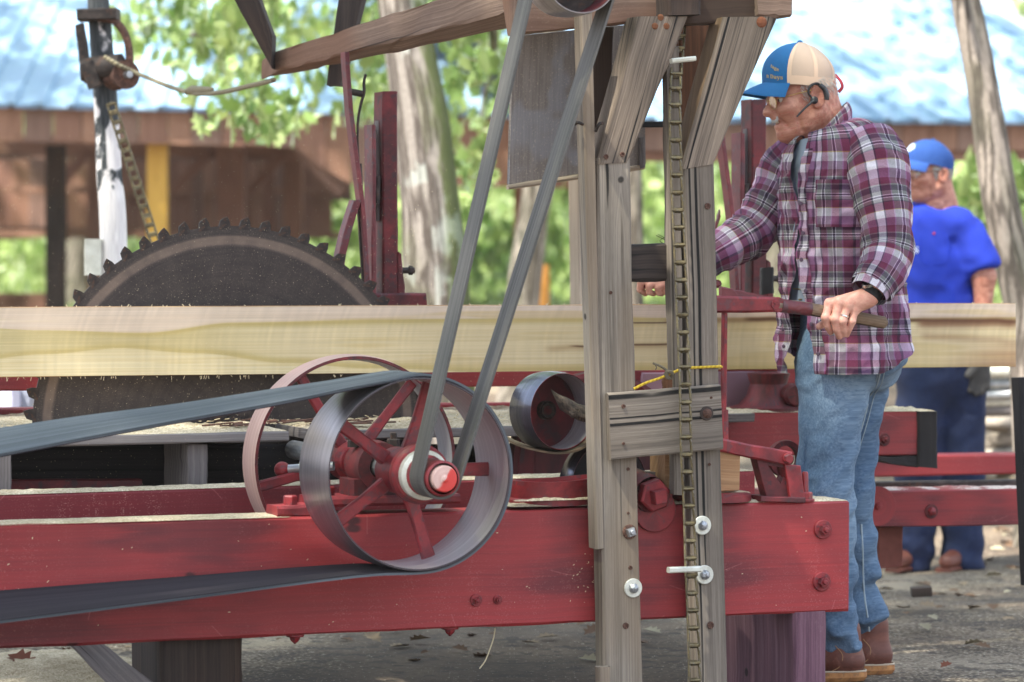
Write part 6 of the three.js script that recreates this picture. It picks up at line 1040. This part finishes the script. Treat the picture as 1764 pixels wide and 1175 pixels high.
    const word = (txt, f0, v0, size, slope) => { const g = new TextGeometry(txt, { font, size, depth: 0.0012, curveSegments: 3 }); g.computeBoundingBox(); const W = g.boundingBox.max.x, p = g.attributes.position; for (let i = 0; i < p.count; i++) { const x = p.getX(i) - W / 2, y = p.getY(i) + x * slope, z = p.getZ(i), q = crown(f0 + x / 0.09, clamp(v0 + y / 0.13), 0.012 + z * 4); p.setXYZ(i, q.x, q.y, q.z); } g.computeVertexNormals(); return g; };
    part('embroidery', merge(word('n Days', rad(37), 0.13, 0.0115, -0.08), word('tage', rad(38), 0.34, 0.0095, -0.45)), M.thread, k); }
  // shirt body
  const rows = [[196, 1362, 1530, 0.15], [246, 1358, 1538, 0.165], [280, 1351, 1546, 0.178], [330, 1346, 1549, 0.182], [400, 1349, 1546, 0.172], [470, 1351, 1548, 0.165], [540, 1347, 1560, 0.168], [600, 1343, 1566, 0.188], [660, 1338, 1568, 0.196]];
  const row = (y) => { let i = 0; while (i + 2 < rows.length && y > rows[i + 1][0]) i++; const k = clamp((y - rows[i][0]) / (rows[i + 1][0] - rows[i][0])); return [1, 2, 3].map((j) => lerp(rows[i][j], rows[i + 1][j], k)); };
  const NC = Q(1420, 226, 0), NE = Q(1455, 196, 0).sub(NC);
  const torso = (ph, y, off = 0, wob = 1) => {
    const [xl, xr, b] = row(y), cx = (xl + xr) / 2, a = (xr - xl) / 2 / F * D, s = Math.sin(ph), c = Math.cos(ph), ex = 0.85, X = Math.sign(s) * Math.pow(Math.abs(s), ex), Z = Math.sign(c) * Math.pow(Math.abs(c), ex);
    const p = Q(cx, y, 0);
    const w = wob * (0.017 * (crease2(ph * 1.8 + (y - 300) * 0.006, (y - 300) * 0.013 - ph * 0.9, 4) - 0.35) + 0.009 * (crease2(ph * 5 - y * 0.01, y * 0.03 + ph * 2, 9) - 0.3) + 0.008 * smooth(470, 640, y) * Math.sin(ph * 7 + 1) * (0.5 + n3(ph * 2, 4, 3)));
    const r = 1 + off; p.add(V((a * r + w) * X, 0, (b * r + w) * Z)); if (y >= 268) return p;
    const k2 = smooth(190, 268, y), nk = NC.clone().addScaledVector(NE, s * 0.98 * r).add(V(0, -0.014, c * 0.073 * r)); return nk.lerp(p, Math.pow(clamp((y - 196) / 72), 0.75)).add(V(0, 0.02 * Math.sin(Math.PI * clamp((y - 196) / 72)) * (0.4 + 0.6 * Math.abs(c)), 0)).add(V(0, 0, 0 * k2));
  };
  const open0 = (y) => rad(lerp(lerp(-43, -48, smooth(250, 330, y)), -28, smooth(430, 640, y))), open1 = (y) => rad(lerp(lerp(-62, -50, smooth(250, 350, y)), lerp(-52, -62, smooth(440, 560, y)), smooth(380, 460, y)));
  const hem = (ph) => { const q = ph < 0 ? ph + 2 * Math.PI : ph, a = ((q * 180 / Math.PI) + 360) % 360; return a > 284 ? 641 : a < 20 ? 640 : a < 95 ? lerp(640, 582, smooth(20, 85, a)) : a < 200 ? lerp(582, 630, smooth(95, 160, a)) : a < 270 ? lerp(630, 590, smooth(200, 262, a)) : lerp(592, 641, smooth(262, 284, a)); };
  {
    const pos = [], uv = [], idx = [], nu = 150, nv = 120;
    for (let j = 0; j <= nv; j++) for (let i = 0; i <= nu; i++) {
      const v = j / nv; let y = 196 + v * 440; const p0 = open0(y), p1 = open1(y) + 2 * Math.PI, ph = lerp(p0, p1, i / nu); y = lerp(196, hem(ph), v);
      const edge = Math.min(i, nu - i) < 3 ? 0.006 : 0; const p = torso(ph, y, edge); pos.push(p.x, p.y, p.z); uv.push((ph + 0.5) * 0.2, -(y - 200) / F * D - 0.05 * Math.sin(ph) * 0 + 0.0);
    }
    for (let j = 0; j < nv; j++) for (let i = 0; i < nu; i++) { const k = j * (nu + 1) + i; idx.push(k, k + 1, k + nu + 1, k + 1, k + nu + 2, k + nu + 1); }
    const g = geom(pos, uv, idx); g.computeVertexNormals(); const sh = part('shirt', g, M.plaid, t);
    const patch = (f0, f1, y0, y1, off, du, dv, nu2 = 14, nv2 = 14) => { const P0 = [], U0 = [], I0 = []; for (let j = 0; j <= nv2; j++) for (let i = 0; i <= nu2; i++) { const y = lerp(y0, y1, j / nv2), ph = typeof f0 === 'function' ? lerp(f0(y), f1(y), i / nu2) : lerp(f0, f1, i / nu2), p = torso(ph, y, off); P0.push(p.x, p.y, p.z); U0.push((ph + 0.5) * 0.2 + du, -(y - 200) / F * D + dv); } for (let j = 0; j < nv2; j++) for (let i = 0; i < nu2; i++) { const k = j * (nu2 + 1) + i; I0.push(k, k + 1, k + nu2 + 1, k + 1, k + nu2 + 2, k + nu2 + 1); } const q = geom(P0, U0, I0); q.computeVertexNormals(); return q; };
    part('pocket', patch(rad(-26), rad(14), 312, 392, 0.03, 0.03, 0.02), M.plaid, sh);
    part('placket', patch((y) => open0(y) - 0.0, (y) => open0(y) + 0.19, 262, 640, 0.022, 0.055, 0.03, 6, 60), M.plaid, sh);
    for (const y of [352, 402, 447, 500, 556, 606]) part('button', discGeo(torso(open0(y) + 0.09, y, 0.034), V(-0.55, 0, 0.83).normalize(), 0.0058, 0.003, 14, 0.3), P('#4a3448', 0.4), sh);
    for (const y of [595, 566]) part('button', discGeo(torso(open1(y) - 0.1, y, 0.02), V(-0.8, 0, 0.6).normalize(), 0.0055, 0.003, 14, 0.3), P('#4a3448', 0.4), sh);
    // tee shirt showing in the open front
    const P1 = [], U1 = [], I1 = []; for (let j = 0; j <= 40; j++) for (let i = 0; i <= 20; i++) { const y = lerp(246, 520, j / 40), ph = lerp(rad(-100), rad(-5), i / 20), p = torso(ph, y, -0.09, 0.6); P1.push(p.x, p.y, p.z); U1.push(ph, y / 100); } for (let j = 0; j < 40; j++) for (let i = 0; i < 20; i++) { const k = j * 21 + i; I1.push(k, k + 1, k + 21, k + 1, k + 22, k + 21); } const tg = geom(P1, U1, I1); tg.computeVertexNormals(); part('undershirt', tg, M.tshirt, t, 'grey undershirt in the open collar');
    // collar: stand and turned-down leaf
    const cc = Q(1420, 226, 0), e1 = Q(1455, 196, 0).sub(cc), leaf = [], stand = [];
    for (let i = 0; i <= 60; i++) {
      const a = lerp(-2.75, 2.75, i / 60), back = Math.cos(a) * 0.5 + 0.5, tip = smooth(1.7, 2.75, Math.abs(a)); const rim = (k, h) => cc.clone().addScaledVector(e1, Math.cos(a) * k).add(V(0, h, Math.sin(a) * 0.074 * k));
      const top = rim(1.12, 0.024 * back + 0.004), b0 = rim(1.0, -0.012), lowr = rim(1.36 + 0.18 * (1 - back) - 0.1 * tip, -0.045 - 0.03 * tip + 0.008 * Math.sin(i * 0.8)), mid1 = top.clone().lerp(lowr, 0.45).add(V((Math.cos(a)) * 0.006, 0.008, Math.sin(a) * 0.012));
      leaf.push([b0, top, mid1, lowr]);
    }
    const P2 = [], U2 = [], I2 = []; leaf.forEach((r, i) => { const cv = new THREE.CatmullRomCurve3(r); for (let j = 0; j <= 10; j++) { const p = cv.getPoint(j / 10); P2.push(p.x, p.y, p.z); U2.push(i * 0.0085, j * 0.011 + 0.02); } }); for (let i = 0; i < 60; i++) for (let j = 0; j < 10; j++) { const k = i * 11 + j; I2.push(k, k + 1, k + 11, k + 1, k + 12, k + 11); }
    const cg = geom(P2, U2, I2); cg.computeVertexNormals(); part('collar', cg, M.plaid, sh);
    part('sleeve', sleeve([[1492, 250, D - 0.09, 0.088], [1508, 285, D - 0.14, 0.083], [1518, 340, D - 0.18, 0.074], [1528, 400, D - 0.21, 0.068], [1528, 440, D - 0.235, 0.065], [1518, 472, D - 0.27, 0.06], [1501, 498, D - 0.295, 0.052]], { salt: 3, amp: 0.19, folds: 7 }), M.plaid, sh);
    part('cuff', sleeve([[1512, 481, D - 0.282, 0.05], [1506, 490, D - 0.292, 0.0525], [1497, 505, D - 0.305, 0.048]], { salt: 5, amp: 0.05, folds: 2, seg: 14, v0: 0.05, ur: 0.052 }), M.plaid, sh);
    part('sleeve', sleeve([[1388, 262, D + 0.08, 0.085], [1362, 300, D + 0.1, 0.082], [1330, 355, D + 0.09, 0.073], [1298, 397, D + 0.07, 0.066], [1262, 420, D + 0.03, 0.061], [1228, 440, D + 0.0, 0.056], [1192, 462, D - 0.01, 0.045]], { salt: 8, amp: 0.18, folds: 8, u0: 0.04 }), M.plaid, sh);
    part('shoulder_seam', tube([torso(rad(5), 204, 0.02), Q(1512, 222, 0.1), Q(1546, 258, 0.12)], 0.003, { seg: 12, rad: 6 }), M.plaid, sh);
  }
  // jeans
  {
    const L = [[Q(1440, 628, 0.055), Q(1421, 850, 0.09), 0.1, 0.07], [Q(1421, 850, 0.09), Q(1449, 1118, 0.03), 0.07, 0.048], [Q(1474, 628, -0.08), Q(1458, 850, -0.1), 0.094, 0.068], [Q(1458, 850, -0.1), Q(1490, 1046, -0.12), 0.067, 0.053], [Q(1490, 1046, -0.12), Q(1496, 1094, -0.126), 0.053, 0.047]];
    const lo = Q(1330, 1130, -0.3), hi = Q(1590, 470, 0.3), y0 = Q(0, 1121, 0).y, yf = Q(0, 1096, -0.126).y, yT = Q(0, 505, 0).y, kn = Q(1424, 850, 0.1).y;
    const jf = (x, y, z) => {
      let d = smin(cap(x, y, z, L[0][0], L[0][1], L[0][2], L[0][3]), cap(x, y, z, L[1][0], L[1][1], L[1][2], L[1][3]), 0.03);
      let e = smin(smin(cap(x, y, z, L[2][0], L[2][1], L[2][2], L[2][3]), cap(x, y, z, L[3][0], L[3][1], L[3][2], L[3][3]), 0.03), cap(x, y, z, L[4][0], L[4][1], L[4][2], L[4][3]), 0.02);
      d = Math.max(d, y0 - y); e = Math.max(e, yf - y); d = smin(d, e, 0.012);
      d = smin(d, ell(x, y, z, Q(1468, 590, 0), 0.13, 0.11, 0.14), 0.04); d = smin(d, ell(x, y, z, Q(1506, 616, 0), 0.082, 0.08, 0.12), 0.03);
      d = smin(d, cap(x, y, z, Q(1462, 560, 0), Q(1458, 490, 0), 0.115, 0.11), 0.03); d = Math.max(d, y - yT);
      const k = crease2(x * 4 + y * 6 + z * 3, y * 7 - x * 7 + z * 2, 21), lowf = smooth(kn + 0.03, y0 + 0.12, y) * 1, knee = Math.exp(-Math.pow((y - kn) / 0.1, 2)), hip = smooth(kn + 0.2, kn + 0.36, y);
      const k2 = crease2(x * 11 - y * 7 + z * 6, y * 12 + x * 8, 27); return d - 0.013 * (k - 0.3) * (0.5 + 0.8 * knee + 0.9 * lowf + 0.9 * hip) - 0.004 * (k2 - 0.3) - 0.0035 * lowf * Math.sin(y * 62 + 4 * n3(x * 16, z * 16, 3) * 3);
    };
    const jg = nets(jf, lo, hi, 0.0065), j = part('jeans', jg, M.jeans, t);
    const side = (pts) => { const snap = pts.map(([x, y, k]) => { const p = Q(x, y, k); for (let i = 0; i < 90 && jf(p.x, p.y, p.z) < 0; i++) p.z += 0.004; while (jf(p.x, p.y, p.z) > 0.0005 && p.z > -D - 0.3) p.z -= 0.002; return p; }); return snap; };
    const sm = side([[1510, 612, 0.0], [1507, 636, 0], [1504, 660, 0], [1500, 680, 0], [1495, 700, 0], [1490, 720, 0], [1484, 740, 0], [1478, 760, 0], [1472, 780, 0], [1467, 800, 0], [1463, 820, 0], [1460, 840, 0], [1457, 862, 0]]);
    part('side_seam', merge(tube(sm, 0.0026, { seg: 60, rad: 6, flat: 1 }), tube(sm.map((p) => p.clone().add(V(0.011, 0, 0.001))), 0.0014, { seg: 60, rad: 5 }), tube(sm.map((p) => p.clone().add(V(-0.006, 0, 0.001))), 0.0012, { seg: 60, rad: 5 })), M.stitch, j);
    const s2 = side([[1480, 900, -0.1], [1481, 920, -0.1], [1482, 940, -0.1], [1483, 960, -0.1], [1484, 980, -0.1], [1485, 1000, -0.1], [1487, 1020, -0.1], [1489, 1040, -0.1], [1492, 1060, -0.1], [1495, 1085, -0.12]]); part('side_seam', tube(s2, 0.003, { seg: 40, rad: 6 }), M.stitch, j);
    part('pocket', tube(side([[1538, 592, 0], [1534, 612, 0], [1540, 622, 0], [1552, 612, 0]]), 0.0022, { seg: 20, rad: 5 }), M.stitch, j);
    part('belt', merge(bar(Q(1360, 514, 0.02), Q(1380, 516, 0.09), 0.036, 0.012, {})), M.black, t); part('buckle', merge(bar(Q(1361, 497, 0.05), Q(1362, 514, 0.05), 0.004, 0.006, { up: V(1, 0, 0) }), bar(Q(1361, 497, 0.05), Q(1380, 498, 0.11), 0.003, 0.005), bar(Q(1362, 514, 0.05), Q(1380, 516, 0.11), 0.003, 0.005)), M.gold, t);
  }
  // boots
  for (const [x, y, k, name] of [[1450, 1172, 0.03], [1498, 1160, -0.126]]) {
    const A = (dx, h, dz = 0) => Q(x + dx, y, k).add(V(0, h, dz)), b = new THREE.Box3().setFromPoints([A(-110, 0), A(40, 0.16)]).expandByScalar(0.06);
    const bf = (X, Y, Z) => { let d = cap(X, Y, Z, A(4, 0.135), A(6, 0.06), 0.046, 0.045); d = smin(d, ell(X, Y, Z, A(8, 0.05), 0.05, 0.045, 0.042), 0.02); d = smin(d, cap(X, Y, Z, A(-10, 0.062), A(-72, 0.044), 0.043, 0.034), 0.025); d = smin(d, ell(X, Y, Z, A(-78, 0.042), 0.045, 0.036, 0.044), 0.02); return Math.max(d, A(0, 0.026).y - Y) - 0.0012 * (n3(X * 40, Y * 40, Z * 40) - 0.5); };
    const bt = part('boot', nets(bf, b.min, b.max, 0.006), M.boot, t);
    const sole = (h, g) => Array.from({ length: 40 }, (_, i) => { const f2 = i / 40 * 6.283, c = Math.cos(f2), s = Math.sin(f2); return A(lerp(-114, 39, (c + 1) / 2) + g * c * 8, h, (0.042 + g * 0.01) * Math.sign(s) * Math.pow(Math.abs(s), 0.6) * (0.92 + 0.12 * Math.sin((c + 0.4) * 2.2))); });
    part('sole', loft([sole(0.001, 0), sole(0.012, 0.6), sole(0.024, 0.5), sole(0.0275, 0.2)], { smoothAngle: 0.5 }), M.sole, bt); part('welt', tube(Array.from({ length: 41 }, (_, i) => sole(0.0285, 0.35)[i % 40]), 0.0026, { seg: 80, rad: 5, caps: false }), M.pale, bt);
    part('seam', tube([A(-14, 0.1, 0.043), A(-2, 0.075, 0.051), A(-6, 0.045, 0.047), A(-20, 0.03, 0.045)], 0.0012, { seg: 20, rad: 5 }), M.tan, bt);
  }
}
{ // ---------------------------------------------------------------- the second man, farther back
  const D = 12.5, Q = (x, y, k = 0) => at(x, y, D - k), base = V(at(1620, 0, D).x, groundY(at(1620, 0, D).x, -D), -D), gy = base.y;
  const t = thing('person', 'person in bright blue t-shirt and blue cap standing beyond the board', 'person', base);
  const yaw = rad(22), pit = rad(3), f = V(-Math.cos(yaw) * Math.cos(pit), -Math.sin(pit), Math.sin(yaw) * Math.cos(pit)), l = V(Math.sin(yaw), 0, Math.cos(yaw)), u = f.clone().cross(l).normalize(); if (u.y < 0) u.multiplyScalar(-1);
  const H = Q(1605, 303, 0), hp = (x, y, z) => H.clone().addScaledVector(f, x * 0.93).addScaledVector(u, y * 0.93).addScaledVector(l, z * 0.93);
  const hd = (x, y, k = 0) => at(x, y, D - 0.12 - k), bones = [[hp(-0.03, -0.1, 0), Q(1604, 362, 0), 0.053, 0.056], [Q(1610, 420, 0), Q(1618, 600, 0), 0.08, 0.11], [Q(1664, 400, 0.06), Q(1694, 476, 0.1), 0.044, 0.042], [Q(1696, 476, 0.1), Q(1690, 610, 0.12), 0.042, 0.03], [Q(1566, 400, -0.08), Q(1545, 480, -0.04), 0.044, 0.042], [Q(1545, 480, -0.04), Q(1540, 600, 0.05), 0.042, 0.03], [Q(1590, 650, 0.02), Q(1575, 960, 0), 0.06, 0.04], [Q(1650, 650, 0), Q(1657, 960, 0), 0.06, 0.04]];
  const bb = new THREE.Box3().setFromPoints(bones.flatMap((b) => [b[0], b[1]])).expandByScalar(0.18);
  const body = part('body', merge(headMesh(H, f, u, l, 0.93), nets((x, y, z) => { let d = 9; for (const b of bones) d = smin(d, cap(x, y, z, b[0], b[1], b[2], b[3]), 0.04); return d; }, bb.min, bb.max, 0.016)), M.skin, t);
  for (const s of [1, -1]) part('eye', domeGeo(hp(0.074, 0.013, 0.032 * s), f, 0.0122, 0.0122, 16), M.eye, body);
  { const g = sub(t, 'glasses'); for (const s of [1, -1]) { const c = hp(0.103, 0.01, 0.033 * s), [, e1, e2] = basis(f), pts = Array.from({ length: 18 }, (_, i) => c.clone().addScaledVector(e1, 0.016 * Math.sin(i / 18 * 6.283)).addScaledVector(e2, 0.022 * Math.cos(i / 18 * 6.283))); part('rim', tube([...pts, pts[0]], 0.0016, { seg: 40, rad: 5, caps: false }), M.chrome, g); part('lens', loft([pts, pts.map((p) => p.clone().addScaledVector(f, 0.0012))]), M.glass, g); part('temple', tube([hp(0.1, 0.018, 0.056 * s), hp(0.05, 0.02, 0.072 * s), hp(-0.008, 0.02, 0.083 * s)], 0.0016, { seg: 10, rad: 5 }), M.chrome, g); } }
  { const R = rng(18), hr = []; for (let i = 0; i < 260; i++) { const x = lerp(-0.085, 0.035, R()), y = -0.02 + R() * 0.06, z = 0.078 * Math.sqrt(Math.max(0.02, 1 - Math.pow(x / 0.092, 2) - Math.pow((y - 0.042) / 0.09, 2))); if (Math.abs(x + 0.012) < 0.022 && y < 0.035) continue; for (const s of [1, -1]) { const p = hp(x, y, z * s); hr.push(tube([p, p.clone().addScaledVector(u, -0.012).addScaledVector(f, -0.006).addScaledVector(l, 0.003 * s)], 0.0011, { seg: 2, rad: 4, caps: false })); } } part('hair', merge(hr), M.hair, body); }
  { const fh = V(-Math.cos(yaw), 0.2, Math.sin(yaw)).normalize(), up = V(0, 1, 0).addScaledVector(fh, -fh.y).normalize(); const { k, crown } = capParts(t, Q(1600, 289, 0).addScaledVector(up, 0.004), fh, up, 0.099, 0.084, 0.108, M.capRoyal, M.capRoyal, M.capRoyal, 0.065, 0.03);
    const pos = [], uv = [], idx = []; for (let j = 0; j <= 6; j++) for (let i = 0; i <= 20; i++) { const a = i / 20 * 6.283, r = j / 6, p = crown(rad(-4) + Math.cos(a) * r * 0.42, 0.52 + Math.sin(a) * r * 0.17, 0.02); pos.push(p.x, p.y, p.z); uv.push(r, a); } for (let j = 0; j < 6; j++) for (let i = 0; i < 20; i++) { const q = j * 21 + i; idx.push(q, q + 1, q + 21, q + 1, q + 22, q + 21); } const g = geom(pos, uv, idx); g.computeVertexNormals(); part('emblem', g, P('#b9c8e2', 0.8), k, 'pale oval badge on the cap front'); }
  // t-shirt
  {
    const yb = Q(0, 640, 0).y, nk = hp(-0.03, -0.1, 0), S = [[Q(1602, 392, -0.02), Q(1610, 470, 0), 0.115, 0.145], [Q(1610, 470, 0), Q(1620, 600, 0), 0.145, 0.158], [Q(1572, 392, -0.07), Q(1648, 382, 0.05), 0.062, 0.068], [Q(1660, 394, 0.06), Q(1692, 456, 0.1), 0.07, 0.066], [Q(1566, 385, -0.08), Q(1548, 460, -0.05), 0.07, 0.064]];
    const cut = Q(1700, 464, 0.1), cd = Q(1698, 458, 0.1).sub(Q(1670, 382, 0.06)).normalize();
    const sf = (x, y, z) => { let d = 9; S.forEach((b, i) => { let k = cap(x, y, z, b[0], b[1], b[2], b[3]); if (i === 3) k = Math.max(k, (x - cut.x) * cd.x + (y - cut.y) * cd.y + (z - cut.z) * cd.z); if (i === 4) k = Math.max(k, Q(0, 470, 0).y - y); d = smin(d, k, 0.035); }); d = smax(d, -(Math.hypot(x - nk.x, (y - Q(0, 348, 0).y) * 0.9, z - nk.z - 0.01) - 0.076), 0.01); return Math.max(d, yb - y) - 0.013 * (crease2(x * 5 + y * 6, y * 5 - x * 6 + z * 4, 31) - 0.3); };
    const b2 = new THREE.Box3().setFromPoints(S.flatMap((b) => [b[0], b[1]])).expandByScalar(0.2), sh = part('tshirt', nets(sf, b2.min, b2.max, 0.011), M.blueShirt, t);
    const face = (x, y) => { const p = Q(x, y, 0.3); for (let i = 0; i < 400 && sf(p.x, p.y, p.z) > 0.002; i++) p.z -= 0.002; return p; };
    const quad = [[1597, 408], [1640, 404], [1640, 448], [1618, 456], [1598, 450]].map(([x, y]) => face(x, y)); part('pocket', merge(tube([...quad, quad[0]], 0.0025, { seg: 40, rad: 5, caps: false })), M.blueShirt, sh);
    part('pen_cap', discGeo(face(1620, 402), V(0, 0.3, 1).normalize(), 0.005, 0.005, 12), M.capRed, sh);
    const g = new TextGeometry('ys', { font, size: 0.032, depth: 0.002, curveSegments: 3 }), o = face(1582, 436); g.rotateY(-0.25); g.translate(o.x - 0.02, o.y, o.z + 0.006); part('lettering', g, P('#e8ecf4', 0.8), sh);
  }
  {
    const y0 = Q(0, 980, 0).y, yT = Q(0, 600, 0).y, L = [[Q(1592, 650, 0.02), Q(1582, 800, 0.03), 0.11, 0.085], [Q(1582, 800, 0.03), Q(1572, 975, 0), 0.085, 0.072], [Q(1652, 650, 0), Q(1655, 800, 0), 0.108, 0.086], [Q(1655, 800, 0), Q(1660, 975, 0), 0.086, 0.074], [Q(1618, 590, 0), Q(1618, 640, 0), 0.16, 0.15]];
    const jf = (x, y, z) => { let d = smin(cap(x, y, z, ...L[0]), cap(x, y, z, ...L[1]), 0.03), e = smin(cap(x, y, z, ...L[2]), cap(x, y, z, ...L[3]), 0.03); d = smin(d, e, 0.012); d = smin(d, cap(x, y, z, ...L[4]), 0.04); return Math.max(d, y0 - y, y - yT) - 0.014 * (crease2(x * 5 + y * 6, y * 7 - x * 6 + z * 3, 41) - 0.3) - 0.007 * smooth(y0 + 0.2, y0, y) * Math.sin(y * 60 + x * 20); };
    const b = new THREE.Box3().setFromPoints(L.flatMap((q) => [q[0], q[1]])).expandByScalar(0.19); part('jeans', nets(jf, b.min, b.max, 0.012), M.navy, t);
  }
  for (const x of [1570, 1656]) { const c = Q(x, 970, 0.0); c.y = gy + 0.04; const b = new THREE.Box3().setFromCenterAndSize(c, V(0.4, 0.2, 0.4)); const sh = part('shoe', nets((X, Y, Z) => Math.max(smin(cap(X, Y, Z, c.clone().add(V(0.02, 0.02, -0.03)), c.clone().add(V(-0.07, -0.008, 0.11)), 0.045, 0.034), cap(X, Y, Z, c, c.clone().add(V(0.01, 0.09, -0.03)), 0.045, 0.045), 0.02), gy + 0.012 - Y), b.min, b.max, 0.012), M.boot, t); part('sole', bar(c.clone().add(V(0.045, -0.034, -0.06)), c.clone().add(V(-0.09, -0.034, 0.14)), 0.018, 0.07, { c: 0.006 }), M.boot, sh); }
  { const w = hd(1690, 618), fs = [[[1676, 648], [1672, 672]], [[1684, 652], [1682, 678]], [[1692, 652], [1692, 676]], [[1699, 648], [1701, 668]]].map((q) => q.map(([x, y]) => hd(x, y))); const b = new THREE.Box3().setFromPoints([w, ...fs.flat()]).expandByScalar(0.06); part('glove', nets((x, y, z) => { let d = cap(x, y, z, w.clone().add(V(0, 0.05, 0)), w, 0.042, 0.038); for (const q of fs) { d = smin(d, cap(x, y, z, w, q[0], 0.03, 0.018), 0.014); d = smin(d, cap(x, y, z, q[0], q[1], 0.016, 0.013), 0.004); } return smin(d, cap(x, y, z, w, hd(1668, 646, 0.03), 0.024, 0.015), 0.01); }, b.min, b.max, 0.006), M.glove, t, 'grey work glove'); }
}
// ================================================================ flying sawdust and last small things
{
  const R = rng(515), m = [], e = new THREE.Euler(), q = new THREE.Quaternion(), c = on(330, 560, wBlade), g = new THREE.BoxGeometry(1, 0.4, 0.6);
  for (let i = 0; i < 7000; i++) { const a = R() * 6.28, r = Math.pow(R(), 0.8) * 0.75; const p = c.clone().addScaledVector(UU, Math.cos(a) * r * 1.15).add(V(0, Math.sin(a) * r * 0.75, 0)).addScaledVector(NN, 0.02 + R() * 0.5); e.set(R() * 6, R() * 6, R() * 6); q.setFromEuler(e); const s = 0.0004 + Math.pow(R(), 3) * 0.0010; m.push(new THREE.Matrix4().compose(p, q, V(s * 1.6, s, s))); }
  const f = instances('sawdust_spray', g, M.chip, m); f.userData = { label: 'fine pale sawdust flying in the air around the saw blade', category: 'sawdust', kind: 'stuff' };
  solo('straw', 'thin pale straw hanging under the red timber in the middle', 'straw', tube([[853, 1082], [850, 1100], [844, 1118], [836, 1138], [826, 1152]].map(([x, y]) => on(x, y, wBeam - 0.05)), 0.0016, { seg: 14, rad: 5 }), M.chip);
}
renderer.render(scene, camera);
